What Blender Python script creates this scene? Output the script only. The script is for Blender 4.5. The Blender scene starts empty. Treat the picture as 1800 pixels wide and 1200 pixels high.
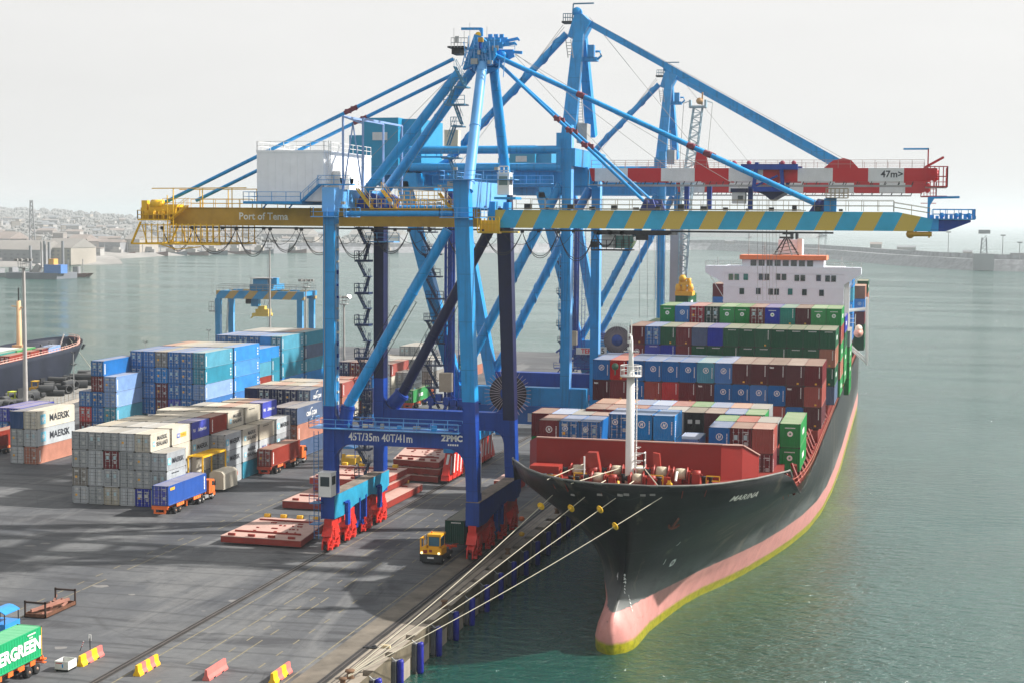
import bpy, math, random
from mathutils import Vector, Matrix
from mathutils.bvhtree import BVHTree
S = bpy.context.scene
COL = S.collection
R = math.radians
random.seed(11)

# ------------------------------------------------------------- camera
F, YAW, PIT, ROL, HC = 2787.59, 0.24378, 0.07729, 0.00725, 40.9156
_f = Vector((-math.sin(YAW)*math.cos(PIT), math.cos(YAW)*math.cos(PIT), -math.sin(PIT)))
_r = Vector((math.cos(YAW), math.sin(YAW), 0)); _u = _r.cross(_f)
CR = math.cos(ROL)*_r + math.sin(ROL)*_u; CU = -math.sin(ROL)*_r + math.cos(ROL)*_u; CF = _f
cam = bpy.data.cameras.new('camera'); camo = bpy.data.objects.new('camera', cam); COL.objects.link(camo)
cam.sensor_width = 36; cam.lens = 36*F/1800; cam.clip_start = 1; cam.clip_end = 60000
camo.matrix_world = Matrix(((CR.x, CU.x, -CF.x, 0), (CR.y, CU.y, -CF.y, 0), (CR.z, CU.z, -CF.z, HC), (0, 0, 0, 1)))
S.camera = camo
def ray(x, y): return CF*F + CR*(x-900) - CU*(y-600)
def PY(x, y, Y): q = ray(x, y); t = Y/q.y; return Vector((q.x*t, Y, HC+q.z*t))
def PX(x, y, X): q = ray(x, y); t = X/q.x; return Vector((X, q.y*t, HC+q.z*t))
def PZ(x, y, z=0.): q = ray(x, y); t = (z-HC)/q.z; return Vector((q.x*t, q.y*t, z))

# ------------------------------------------------------------- sky, sun, exposure
SUNV = Vector((1.2, 0.45, 1.0)).normalized()
EL = math.asin(SUNV.z); AZ = math.atan2(SUNV.x, SUNV.y)
W = bpy.data.worlds.new('World'); S.world = W; W.use_nodes = True
nt = W.node_tree; bg = nt.nodes['Background']
sky = nt.nodes.new('ShaderNodeTexSky'); sky.sky_type = 'NISHITA'; sky.sun_disc = False
sky.sun_elevation = EL; sky.sun_rotation = AZ; sky.air_density = 1.0; sky.dust_density = 6.0; sky.ozone_density = 1.0
hs = nt.nodes.new('ShaderNodeHueSaturation'); hs.inputs['Saturation'].default_value = 0.18
mx = nt.nodes.new('ShaderNodeMix'); mx.data_type = 'RGBA'; mx.inputs[0].default_value = 0.86
mx.inputs[7].default_value = (5.2, 5.14, 5.06, 1)
nt.links.new(sky.outputs[0], hs.inputs['Color']); nt.links.new(hs.outputs[0], mx.inputs[6])
# thin overcast haze glows on the side of the sky towards the sun and sea, dimmer behind and overhead
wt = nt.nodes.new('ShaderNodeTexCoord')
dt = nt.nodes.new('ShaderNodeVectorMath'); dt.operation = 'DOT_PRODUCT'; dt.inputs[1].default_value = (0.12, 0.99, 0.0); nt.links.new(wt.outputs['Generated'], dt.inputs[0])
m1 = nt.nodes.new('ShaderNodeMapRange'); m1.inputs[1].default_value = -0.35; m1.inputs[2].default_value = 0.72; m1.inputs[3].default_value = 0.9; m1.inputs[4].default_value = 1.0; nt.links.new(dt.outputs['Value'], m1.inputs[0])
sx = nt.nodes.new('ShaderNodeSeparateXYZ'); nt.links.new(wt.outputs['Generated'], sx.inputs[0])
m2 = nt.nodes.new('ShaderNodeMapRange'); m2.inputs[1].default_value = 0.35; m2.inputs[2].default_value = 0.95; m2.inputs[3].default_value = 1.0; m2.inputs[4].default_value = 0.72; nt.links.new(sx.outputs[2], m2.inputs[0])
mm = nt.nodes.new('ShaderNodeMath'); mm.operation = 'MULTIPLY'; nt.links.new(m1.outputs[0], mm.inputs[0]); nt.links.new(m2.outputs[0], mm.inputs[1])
cn = nt.nodes.new('ShaderNodeTexNoise'); cn.inputs['Scale'].default_value = 2.2; cn.inputs['Detail'].default_value = 5; cn.inputs['Roughness'].default_value = .6
cmp_ = nt.nodes.new('ShaderNodeMapping'); cmp_.inputs['Scale'].default_value = (1, 1, 4.5); nt.links.new(wt.outputs['Generated'], cmp_.inputs[0]); nt.links.new(cmp_.outputs[0], cn.inputs['Vector'])
c3 = nt.nodes.new('ShaderNodeMapRange'); c3.inputs[1].default_value = .3; c3.inputs[2].default_value = .7; c3.inputs[3].default_value = .955; c3.inputs[4].default_value = 1.03; nt.links.new(cn.outputs['Fac'], c3.inputs[0])
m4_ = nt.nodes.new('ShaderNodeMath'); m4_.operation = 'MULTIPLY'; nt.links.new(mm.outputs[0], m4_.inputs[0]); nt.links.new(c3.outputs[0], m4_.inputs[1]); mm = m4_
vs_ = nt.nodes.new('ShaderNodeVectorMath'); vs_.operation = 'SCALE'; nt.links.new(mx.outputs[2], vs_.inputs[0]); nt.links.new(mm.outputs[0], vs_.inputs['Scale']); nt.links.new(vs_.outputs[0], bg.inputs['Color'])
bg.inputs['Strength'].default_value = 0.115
sl = bpy.data.lights.new('sun', 'SUN'); sl.energy = 4.9; sl.angle = R(1.0); sl.color = (1.0, 0.955, 0.89)
so = bpy.data.objects.new('sun', sl); COL.objects.link(so); so.rotation_euler = SUNV.to_track_quat('Z', 'Y').to_euler()
S.view_settings.view_transform = 'Standard'; S.view_settings.look = 'None'; S.view_settings.gamma = 1; S.view_settings.exposure = 0.68
S.cycles.max_bounces = 6; S.cycles.diffuse_bounces = 2; S.cycles.glossy_bounces = 3; S.cycles.transmission_bounces = 3
S.cycles.volume_bounces = 1; S.cycles.transparent_max_bounces = 8; S.cycles.use_denoising = True
HAZE_D = 0.00014
S.cycles.caustics_reflective = False; S.cycles.caustics_refractive = False

# ------------------------------------------------------------- materials
MATS = {}
def lerp(c, k): return tuple(min(1, x*k) for x in c[:3])
def paint(name, col, rough=.55, var=.14, scale=.6, rust=0., dust=0., metal=0., streak=False, seam=0., rnd=0., rcol=(.16, .055, .025), dcol=(.42, .36, .28), spec=.4):
    if name in MATS: return MATS[name]
    m = bpy.data.materials.new(name); m.use_nodes = True; n = m.node_tree; N = n.nodes; L = n.links; b = N['Principled BSDF']
    tc = N.new('ShaderNodeTexCoord'); oi = N.new('ShaderNodeObjectInfo')
    mp = N.new('ShaderNodeVectorMath'); mp.operation = 'ADD'; L.new(tc.outputs['Object'], mp.inputs[0])
    sc = N.new('ShaderNodeVectorMath'); sc.operation = 'SCALE'; sc.inputs['Scale'].default_value = 60; L.new(oi.outputs['Random'], sc.inputs[0]); L.new(sc.outputs[0], mp.inputs[1])
    no = N.new('ShaderNodeTexNoise'); no.inputs['Scale'].default_value = scale; no.inputs['Detail'].default_value = 6; no.inputs['Roughness'].default_value = .65
    L.new(mp.outputs[0], no.inputs['Vector'])
    mix = N.new('ShaderNodeMix'); mix.data_type = 'RGBA'; mix.inputs[6].default_value = (*lerp(col, 1-var), 1); mix.inputs[7].default_value = (*lerp(col, 1+var), 1)
    cr = N.new('ShaderNodeMapRange'); cr.inputs[1].default_value = .3; cr.inputs[2].default_value = .7; L.new(no.outputs['Fac'], cr.inputs[0]); L.new(cr.outputs[0], mix.inputs[0])
    out = mix.outputs[2]
    if rust > 0:
        mp2 = N.new('ShaderNodeMapping'); mp2.inputs['Scale'].default_value = (1, 1, .22 if streak else 1); L.new(mp.outputs[0], mp2.inputs[0])
        n2 = N.new('ShaderNodeTexNoise'); n2.inputs['Scale'].default_value = 2.1; n2.inputs['Detail'].default_value = 8; n2.inputs['Roughness'].default_value = .7; L.new(mp2.outputs[0], n2.inputs['Vector'])
        r2 = N.new('ShaderNodeMapRange'); r2.inputs[1].default_value = .74-rust*.28; r2.inputs[2].default_value = .82-rust*.2; r2.inputs[4].default_value = .85
        L.new(n2.outputs['Fac'], r2.inputs[0])
        m2 = N.new('ShaderNodeMix'); m2.data_type = 'RGBA'; L.new(r2.outputs[0], m2.inputs[0]); L.new(out, m2.inputs[6]); m2.inputs[7].default_value = (*rcol, 1); out = m2.outputs[2]
    if dust > 0:
        ge = N.new('ShaderNodeNewGeometry'); sp = N.new('ShaderNodeSeparateXYZ'); L.new(ge.outputs['Normal'], sp.inputs[0])
        d1 = N.new('ShaderNodeMapRange'); d1.inputs[1].default_value = .6; d1.inputs[2].default_value = .95; d1.inputs[4].default_value = dust; L.new(sp.outputs[2], d1.inputs[0])
        d2 = N.new('ShaderNodeMath'); d2.operation = 'MULTIPLY'; L.new(d1.outputs[0], d2.inputs[0])
        d3 = N.new('ShaderNodeMapRange'); d3.inputs[1].default_value = .2; d3.inputs[2].default_value = .75; d3.inputs[3].default_value = .6; d3.inputs[4].default_value = 1.15; L.new(no.outputs['Fac'], d3.inputs[0]); L.new(d3.outputs[0], d2.inputs[1])
        m3 = N.new('ShaderNodeMix'); m3.data_type = 'RGBA'; L.new(d2.outputs[0], m3.inputs[0]); L.new(out, m3.inputs[6]); m3.inputs[7].default_value = (*dcol, 1); out = m3.outputs[2]
    if rnd > 0:
        hv_ = N.new('ShaderNodeHueSaturation'); mr = N.new('ShaderNodeMapRange'); mr.inputs[3].default_value = 1-rnd; mr.inputs[4].default_value = 1+rnd; L.new(oi.outputs['Random'], mr.inputs[0]); L.new(mr.outputs[0], hv_.inputs['Value'])
        m5 = N.new('ShaderNodeMath'); m5.operation = 'MULTIPLY_ADD'; m5.inputs[1].default_value = -rnd*1.2; m5.inputs[2].default_value = 1+rnd*.3; L.new(oi.outputs['Random'], m5.inputs[0]); L.new(m5.outputs[0], hv_.inputs['Saturation']); L.new(out, hv_.inputs['Color']); out = hv_.outputs[0]
    if seam > 0:
        # welded plate joints and grime below them
        s3 = N.new('ShaderNodeSeparateXYZ'); L.new(tc.outputs['Object'], s3.inputs[0]); dv = N.new('ShaderNodeMath'); dv.operation = 'DIVIDE'; dv.inputs[1].default_value = seam; L.new(s3.outputs[2], dv.inputs[0])
        fr = N.new('ShaderNodeMath'); fr.operation = 'FRACT'; L.new(dv.outputs[0], fr.inputs[0]); g1 = N.new('ShaderNodeMath'); g1.operation = 'LESS_THAN'; g1.inputs[1].default_value = .07/seam; L.new(fr.outputs[0], g1.inputs[0])
        k1 = N.new('ShaderNodeMapping'); k1.inputs['Scale'].default_value = (1.6, 1.6, .09); L.new(tc.outputs['Object'], k1.inputs[0]); k2 = N.new('ShaderNodeTexNoise'); k2.inputs['Scale'].default_value = 1.4; k2.inputs['Detail'].default_value = 6; L.new(k1.outputs[0], k2.inputs['Vector'])
        k3 = N.new('ShaderNodeMapRange'); k3.inputs[1].default_value = .52; k3.inputs[2].default_value = .72; k3.inputs[4].default_value = .55; L.new(k2.outputs['Fac'], k3.inputs[0]); k4 = N.new('ShaderNodeMath'); k4.operation = 'MAXIMUM'; L.new(k3.outputs[0], k4.inputs[0])
        k5 = N.new('ShaderNodeMath'); k5.operation = 'MULTIPLY'; k5.inputs[1].default_value = .6; L.new(g1.outputs[0], k5.inputs[0]); L.new(k5.outputs[0], k4.inputs[1])
        m6 = N.new('ShaderNodeMix'); m6.data_type = 'RGBA'; L.new(k4.outputs[0], m6.inputs[0]); L.new(out, m6.inputs[6]); m6.inputs[7].default_value = (*lerp(col, .38), 1); out = m6.outputs[2]
    L.new(out, b.inputs['Base Color']); b.inputs['Roughness'].default_value = rough; b.inputs['Metallic'].default_value = metal
    b.inputs['Specular IOR Level'].default_value = spec
    MATS[name] = m; return m
def emit(name, col, st):
    m = paint(name, col); b = m.node_tree.nodes['Principled BSDF']; b.inputs['Emission Color'].default_value = (*col, 1); b.inputs['Emission Strength'].default_value = st; return m
def P(name, *c, **k): return paint(name, c, **k)
BLUE = P('crane_blue', .001, .27, .64, rough=.38, var=.16, rust=.10, rcol=(.02, .09, .22), spec=.5, seam=5.7, scale=.25)
LBLUE = P('pale_blue_paint', .12, .38, .76, rough=.38, var=.12, rust=.06, rcol=(.03, .12, .25), spec=.5, scale=.3)
DBLUE = P('ultramarine_paint', .001, .045, .30, rough=.45, var=.2, rust=.10, rcol=(.01, .015, .08), seam=4.1, scale=.3)
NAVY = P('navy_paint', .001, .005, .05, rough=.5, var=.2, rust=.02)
SILLB = P('faded_turquoise_paint', .02, .27, .44, rough=.5, var=.25, rust=.2, scale=.35, rcol=(.02, .12, .30))
YEL = P('ochre_paint', .47, .27, .03, rough=.5, var=.15, rust=.08)
BYEL = P('bright_yellow_paint', .78, .46, .02, rough=.45, var=.08, rust=.05)
REDP = P('bogie_red', .60, .03, .02, rough=.42, var=.15, rust=.1)
RED = P('red_paint', .50, .012, .02, rough=.4, var=.08)
WHT = P('white_paint', .72, .72, .70, rough=.5, var=.05, rust=.03)
CREAM = P('cream_paint', .62, .57, .46, rough=.6, var=.08, rust=.06)
GREYM = P('grey_metal', .33, .34, .34, rough=.5, var=.15, metal=.2)
DKM = P('dark_steel', .02, .021, .024, rough=.55, var=.3)
BLK = P('black_rubber', .012, .012, .013, rough=.8, var=.3)
GALV = P('galvanized_steel', .42, .43, .43, rough=.5, var=.1, metal=.3)
GLS = P('dark_glass', .02, .035, .04, rough=.08, var=.05, spec=.8)
TGL = P('teal_glass', .02, .16, .15, rough=.08, var=.1, spec=.8)
ROPE = P('mooring_rope', .50, .46, .36, rough=.9, var=.1)
DECKR = P('oxide_red_deck', .21, .022, .014, rough=.65, var=.2, rust=.1, scale=.4)
ORNG = P('orange_paint', .80, .16, .03, rough=.45, var=.1, rust=.08)
LETW = P('white_lettering', .80, .80, .78, rough=.6, var=.06)
LETK = P('black_lettering', .03, .035, .045, rough=.6, var=.1)

# ------------------------------------------------------------- mesh builder
class MB:
    def __init__(s): s.v = []; s.f = []; s.m = []; s.sm = []
    def add(s, vs, fs, m=0, smooth=False):
        b = len(s.v); s.v += [tuple(v) for v in vs]
        for f in fs: s.f.append(tuple(b+i for i in f)); s.m.append(m); s.sm.append(smooth)
        return s
    def box(s, x0, x1, y0, y1, z0, z1, m=0):
        v = [(x, y, z) for z in (z0, z1) for y in (y0, y1) for x in (x0, x1)]
        return s.add(v, [(0, 2, 3, 1), (4, 5, 7, 6), (0, 1, 5, 4), (2, 6, 7, 3), (0, 4, 6, 2), (1, 3, 7, 5)], m)
    def cbox(s, c, sx, sy, sz, m=0): return s.box(c[0]-sx/2, c[0]+sx/2, c[1]-sy/2, c[1]+sy/2, c[2]-sz/2, c[2]+sz/2, m)
    def frame(s, p, q):
        d = (q-p).normalized(); up = Vector((0, 0, 1)) if abs(d.z) < .98 else Vector((0, 1, 0))
        a = d.cross(up).normalized(); b = a.cross(d).normalized(); return a, b
    def beam(s, p, q, w, h=None, m=0, w2=None, h2=None):
        p = Vector(p); q = Vector(q); h = w if h is None else h; w2 = w if w2 is None else w2; h2 = h if h2 is None else h2
        a, b = s.frame(p, q)
        v = [p-a*w/2-b*h/2, p+a*w/2-b*h/2, p+a*w/2+b*h/2, p-a*w/2+b*h/2, q-a*w2/2-b*h2/2, q+a*w2/2-b*h2/2, q+a*w2/2+b*h2/2, q-a*w2/2+b*h2/2]
        return s.add(v, [(0, 1, 2, 3), (7, 6, 5, 4), (0, 4, 5, 1), (1, 5, 6, 2), (2, 6, 7, 3), (3, 7, 4, 0)], m)
    def tube(s, p, q, r, n=10, m=0, r2=None, cap=True):
        p = Vector(p); q = Vector(q); r2 = r if r2 is None else r2; a, b = s.frame(p, q)
        v = [c+(a*math.cos(t)+b*math.sin(t))*rr for c, rr in ((p, r), (q, r2)) for t in [2*math.pi*i/n for i in range(n)]]
        s.add(v, [(i, (i+1) % n, n+(i+1) % n, n+i) for i in range(n)], m, n > 5)
        if cap: s.add(v, [tuple(range(n))[::-1], tuple(range(n, 2*n))], m)
        return s
    def path(s, pts, r, n=5, m=0):
        pts = [Vector(p) for p in pts]; rings = []
        for i, p in enumerate(pts):
            d = (pts[min(i+1, len(pts)-1)]-pts[max(i-1, 0)]).normalized(); up = Vector((0, 0, 1)) if abs(d.z) < .95 else Vector((0, 1, 0))
            a = d.cross(up).normalized(); b = a.cross(d); rings.append([p+(a*math.cos(t)+b*math.sin(t))*r for t in [2*math.pi*k/n for k in range(n)]])
        v = [x for rg in rings for x in rg]
        return s.add(v, [(i*n+k, i*n+(k+1) % n, (i+1)*n+(k+1) % n, (i+1)*n+k) for i in range(len(pts)-1) for k in range(n)], m, True)
    def prism(s, poly, axis, a, b, m=0):
        # poly: 2D points in the two other axes (order x,y,z without axis)
        n = len(poly)
        def mk(p, t):
            if axis == 'x': return (t, p[0], p[1])
            if axis == 'y': return (p[0], t, p[1])
            return (p[0], p[1], t)
        v = [mk(p, a) for p in poly]+[mk(p, b) for p in poly]
        return s.add(v, [tuple(range(n))[::-1], tuple(range(n, 2*n))]+[(i, (i+1) % n, n+(i+1) % n, n+i) for i in range(n)], m)
    def lathe(s, prof, c, n=14, m=0, axis='z'):
        v = []
        for r, h in prof:
            for k in range(n):
                t = 2*math.pi*k/n; x, y = r*math.cos(t), r*math.sin(t)
                v.append({'z': (c[0]+x, c[1]+y, c[2]+h), 'x': (c[0]+h, c[1]+x, c[2]+y), 'y': (c[0]+x, c[1]+h, c[2]+y)}[axis])
        k2 = len(prof)
        return s.add(v, [(i*n+k, i*n+(k+1) % n, (i+1)*n+(k+1) % n, (i+1)*n+k) for i in range(k2-1) for k in range(n)]+[tuple(range(n))[::-1], tuple(range((k2-1)*n, k2*n))], m, True)
    def rail(s, p, q, h=1.1, m=0, r=.03, n=None, bars=2):
        p = Vector(p); q = Vector(q); L = (q-p).length; n = n or max(1, round(L/1.8)); Z = Vector((0, 0, 1))
        for k in range(bars): o = Z*h*(1-k*.5); s.beam(p+o, q+o, r*2, r*2, m)
        for i in range(n+1): c = p.lerp(q, i/n); s.beam(c, c+Z*h, r*2, r*2, m)
        return s
    def ladder(s, p, q, w=.45, m=0, r=.03, side=(1, 0, 0), step=.45):
        p = Vector(p); q = Vector(q); a = Vector(side).normalized()*w/2
        s.beam(p-a, q-a, r*2, r*2, m); s.beam(p+a, q+a, r*2, r*2, m); n = int((q-p).length/step)
        for i in range(1, n): c = p.lerp(q, i/n); s.beam(c-a, c+a, r*1.4, r*1.4, m)
        return s
    def stairs(s, p, q, w=.8, m=0, wdir=(0, 1, 0), rl=True, step=.4):
        p = Vector(p); q = Vector(q); a = Vector(wdir).normalized()*w/2; n = max(2, int((q-p).length/step)); Z = Vector((0, 0, 1))
        s.beam(p-a, q-a, .06, .2, m); s.beam(p+a, q+a, .06, .2, m)
        for i in range(n+1):
            c = p.lerp(q, i/n); d = Vector((q.x-p.x, q.y-p.y, 0)).normalized()*.13
            s.beam(c-a, c+a, .22, .05, m)
        if rl:
            for t in (-a, a):
                s.beam(p+t+Z*1.0, q+t+Z*1.0, .05, .05, m)
                for i in range(0, n+1, 3): c = p.lerp(q, i/n)+t; s.beam(c, c+Z, .04, .04, m)
        return s
    def build(s, name, mats, parent=None, loc=None, org=None):
        me = bpy.data.meshes.new(name)
        o0 = Vector(org) if org is not None else (Vector(parent['_w']) if parent is not None and '_w' in parent else Vector((0, 0, 0)))
        me.from_pydata([(v[0]-o0.x, v[1]-o0.y, v[2]-o0.z) for v in s.v], [], s.f)
        for m in (mats if isinstance(mats, (list, tuple)) else [mats]): me.materials.append(m)
        if len(me.polygons): me.polygons.foreach_set('material_index', s.m); me.polygons.foreach_set('use_smooth', s.sm)
        me.validate(); me.update()
        o = bpy.data.objects.new(name, me); COL.objects.link(o)
        if parent is not None: o.parent = parent
        if '_w' : o['_w'] = tuple(o0)
        if org is not None and parent is None: o.location = o0
        return o
def thing(name, label, cat, loc, group=None):
    o = bpy.data.objects.new(name, None); COL.objects.link(o); o.location = loc; o.empty_display_size = .5
    o['label'] = label; o['category'] = cat; o['_w'] = tuple(loc)
    if group: o['group'] = group
    return o
def tag(o, label, cat, group=None):
    o['label'] = label; o['category'] = cat
    if group: o['group'] = group
    return o
def struct(o, kind='structure'): o['kind'] = kind; return o
def copytree(o, loc, label, group=None, rz=None, parent=None):
    c = o.copy(); COL.objects.link(c)
    if parent is None: c.location = loc; c['label'] = label
    else: c.parent = parent
    if group: c['group'] = group
    if rz is not None and parent is None: c.rotation_euler = (0, 0, rz)
    for ch in list(o.children): copytree(ch, None, None, parent=c)
    return c
# lettering: flat text turned into a mesh lying in local XZ, read from -Y
TX = {}
def text_mesh(s, mat, bold=.0, squash=1.0, shear=0.):
    k = (s, mat.name, bold, squash, shear)
    if k in TX: return TX[k]
    cu = bpy.data.curves.new('lettering', 'FONT'); cu.body = s; cu.size = 1; cu.offset = bold; cu.shear = shear; cu.resolution_u = 2; cu.align_x = 'CENTER'; cu.align_y = 'CENTER'
    ob = bpy.data.objects.new('lettering', cu); COL.objects.link(ob); dg = bpy.context.evaluated_depsgraph_get(); dg.update()
    me = bpy.data.meshes.new_from_object(ob.evaluated_get(dg)); bpy.data.objects.remove(ob); bpy.data.curves.remove(cu)
    for v in me.vertices: x, y = v.co.x*squash, v.co.y; v.co = (x, 0, y)
    me.materials.clear(); me.materials.append(mat); me.name = 'lettering'
    TX[k] = me; return me
def lettering(s, loc, h, parent=None, face='-Y', mat=None, bold=.02, squash=1.0, name='lettering', shear=0., vertical=False):
    me = text_mesh(s, mat or LETW, bold, squash, shear); o = bpy.data.objects.new(name, me); COL.objects.link(o)
    w = Vector(parent['_w']) if parent is not None and '_w' in parent else Vector((0, 0, 0))
    o.location = Vector(loc)-w; o.scale = (h*1.38,)*3
    ry = R(90) if vertical else 0
    o.rotation_mode = 'XYZ'
    o.rotation_euler = (0, ry, R({'-Y': 0, '+X': 90, '-X': -90, '+Y': 180}[face]))
    if parent is not None: o.parent = parent
    return o
ORD = ['first', 'second', 'third', 'fourth', 'fifth', 'sixth', 'seventh', 'eighth', 'ninth', 'tenth', 'eleventh', 'twelfth', 'thirteenth', 'fourteenth', 'fifteenth', 'sixteenth', 'seventeenth']
# ------------------------------------------------------------- ground, water
def nodes(m): n = m.node_tree; return n, n.nodes, n.links, n.nodes['Principled BSDF']
def asphalt():
    m = bpy.data.materials.new('worn_asphalt'); m.use_nodes = True; n, N, L, b = nodes(m)
    tc = N.new('ShaderNodeTexCoord')
    def noise(sc, det, stretch=(1, 1, 1), rot=0, dist=0):
        mp = N.new('ShaderNodeMapping'); mp.inputs['Scale'].default_value = stretch; mp.inputs['Rotation'].default_value = (0, 0, rot); L.new(tc.outputs['Object'], mp.inputs[0])
        t = N.new('ShaderNodeTexNoise'); t.inputs['Scale'].default_value = sc; t.inputs['Detail'].default_value = det; t.inputs['Roughness'].default_value = .62; t.inputs['Distortion'].default_value = dist; L.new(mp.outputs[0], t.inputs['Vector']); return t.outputs['Fac']
    def rng(x, a, b2, lo=0, hi=1):
        r = N.new('ShaderNodeMapRange'); r.inputs[1].default_value = a; r.inputs[2].default_value = b2; r.inputs[3].default_value = lo; r.inputs[4].default_value = hi; L.new(x, r.inputs[0]); return r.outputs[0]
    def mixc(f, a, b2):
        q = N.new('ShaderNodeMix'); q.data_type = 'RGBA'; L.new(f, q.inputs[0])
        for k, v in ((6, a), (7, b2)):
            if isinstance(v, tuple): q.inputs[k].default_value = (*v, 1)
            else: L.new(v, q.inputs[k])
        return q.outputs[2]
    base = mixc(rng(noise(.035, 8, (1, .6, 1), .5, .6), .38, .62), (.068, .073, .084), (.142, .146, .150))
    c = mixc(rng(noise(.09, 9, (.28, 1.6, 1), -.35, 2.2), .50, .60, 0, .85), base, (.055, .056, .062))
    c = mixc(rng(noise(.06, 9, (1.8, .3, 1), .25, 1.5), .53, .63, 0, .8), c, (.165, .168, .170))
    c = mixc(rng(noise(1.1, 10), .4, .75, 0, .35), c, (.05, .05, .052))
    # tyre tracks: thin distorted rings
    v = N.new('ShaderNodeTexWave'); v.wave_type = 'RINGS'; v.inputs['Scale'].default_value = .05; v.inputs['Distortion'].default_value = 7; v.inputs['Detail'].default_value = 2; v.inputs['Detail Scale'].default_value = .25; L.new(tc.outputs['Object'], v.inputs['Vector'])
    c = mixc(rng(v.outputs['Fac'], .965, 1, 0, .4), c, (.035, .035, .038))
    c = mixc(rng(noise(.45, 8, (1, 1, 1), 0, 1.2), .66, .72, 0, .5), c, (.03, .03, .032))
    c = mixc(rng(noise(2.4, 9), .66, .74, 0, .35), c, (.21, .21, .205))
    vn = N.new('ShaderNodeTexVoronoi'); vn.feature = 'DISTANCE_TO_EDGE'; vn.inputs['Scale'].default_value = .11; L.new(tc.outputs['Object'], vn.inputs['Vector'])
    c = mixc(rng(vn.outputs['Distance'], 0.0, .006, .35, 0), c, (.035, .035, .037))
    sp = N.new('ShaderNodeSeparateXYZ'); L.new(tc.outputs['Object'], sp.inputs[0])
    def mt(op, a, b2=0.):
        q = N.new('ShaderNodeMath'); q.operation = op
        for k, v in ((0, a), (1, b2)):
            if isinstance(v, (int, float)): q.inputs[k].default_value = v
            else: L.new(v, q.inputs[k])
        return q.outputs[0]
    jt = mt('MAXIMUM', mt('LESS_THAN', mt('FRACT', mt('DIVIDE', mt('ADD', sp.outputs[0], 1000.3), 4.9)), .018), mt('LESS_THAN', mt('FRACT', mt('DIVIDE', mt('ADD', sp.outputs[1], 1000.), 6.1)), .014))
    c = mixc(mt('MULTIPLY', jt, rng(noise(.12, 3), .42, .6, 0, .25)), c, (.03, .03, .033))
    L.new(c, b.inputs['Base Color']); b.inputs['Roughness'].default_value = .78; b.inputs['Specular IOR Level'].default_value = .3
    bp = N.new('ShaderNodeBump'); bp.inputs['Strength'].default_value = .25; bp.inputs['Distance'].default_value = .05; L.new(noise(6, 6), bp.inputs['Height']); L.new(bp.outputs[0], b.inputs['Normal'])
    return m
def water():
    m = bpy.data.materials.new('harbour_water'); m.use_nodes = True; n, N, L, b = nodes(m)
    tc = N.new('ShaderNodeTexCoord')
    t = N.new('ShaderNodeTexNoise'); t.inputs['Scale'].default_value = .02; t.inputs['Detail'].default_value = 3; L.new(tc.outputs['Object'], t.inputs['Vector'])
    q = N.new('ShaderNodeMix'); q.data_type = 'RGBA'; L.new(t.outputs['Fac'], q.inputs[0]); q.inputs[6].default_value = (.0, .050, .033, 1); q.inputs[7].default_value = (.002, .090, .070, 1)
    L.new(q.outputs[2], b.inputs['Base Color']); pr = N.new('ShaderNodeTexNoise'); pr.inputs['Scale'].default_value = .012; pr.inputs['Detail'].default_value = 4; pr.inputs['Distortion'].default_value = 1.5; pm = N.new('ShaderNodeMapping'); pm.inputs['Scale'].default_value = (.4, 1.6, 1); pm.inputs['Rotation'].default_value = (0, 0, .25); L.new(tc.outputs['Object'], pm.inputs[0]); L.new(pm.outputs[0], pr.inputs['Vector']); prr = N.new('ShaderNodeMapRange'); prr.inputs[1].default_value = .35; prr.inputs[2].default_value = .65; prr.inputs[3].default_value = .05; prr.inputs[4].default_value = .16; L.new(pr.outputs['Fac'], prr.inputs[0]); L.new(prr.outputs[0], b.inputs['Roughness']); b.inputs['IOR'].default_value = 1.85
    def wv(sc, st, rot, s3):
        mp = N.new('ShaderNodeMapping'); mp.inputs['Scale'].default_value = s3; mp.inputs['Rotation'].default_value = (0, 0, rot); L.new(tc.outputs['Object'], mp.inputs[0])
        x = N.new('ShaderNodeTexNoise'); x.inputs['Scale'].default_value = sc; x.inputs['Detail'].default_value = 4; x.inputs['Distortion'].default_value = .4; L.new(mp.outputs[0], x.inputs['Vector'])
        k = N.new('ShaderNodeMath'); k.operation = 'MULTIPLY'; k.inputs[1].default_value = st; L.new(x.outputs['Fac'], k.inputs[0]); return k.outputs[0]
    a = N.new('ShaderNodeMath'); a.operation = 'ADD'; L.new(wv(2.6, .8, .3, (.6, 1.4, 1)), a.inputs[0]); L.new(wv(.6, 1.5, -.2, (.6, 1.3, 1)), a.inputs[1])
    bp = N.new('ShaderNodeBump'); bp.inputs['Strength'].default_value = 1.0; bp.inputs['Distance'].default_value = .6; L.new(a.outputs[0], bp.inputs['Height']); L.new(bp.outputs[0], b.inputs['Normal'])
    return m
WZ = -3.5
QX = -46.0
m_asph = asphalt(); m_wat = water()
CONC = P('quay_concrete', .30, .26, .21, rough=.85, var=.3, scale=.25, rust=.12, rcol=(.07, .06, .05))
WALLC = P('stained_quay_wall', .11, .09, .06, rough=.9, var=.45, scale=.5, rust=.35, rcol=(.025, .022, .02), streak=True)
mb = MB(); Nw = 1; mb.add([(-9000, -200, WZ), (6000, -200, WZ), (6000, 16000, WZ), (-9000, 16000, WZ)], [(0, 1, 2, 3)]); struct(mb.build('water', m_wat))
LE = lambda Y: -192.6-.142*(Y-308.8)
mb = MB(); mb.prism([(QX-3.2, -40), (QX-3.2, 475), (LE(475), 475), (LE(-40), -40)], 'z', -7, 0); struct(mb.build('ground', m_asph))
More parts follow.
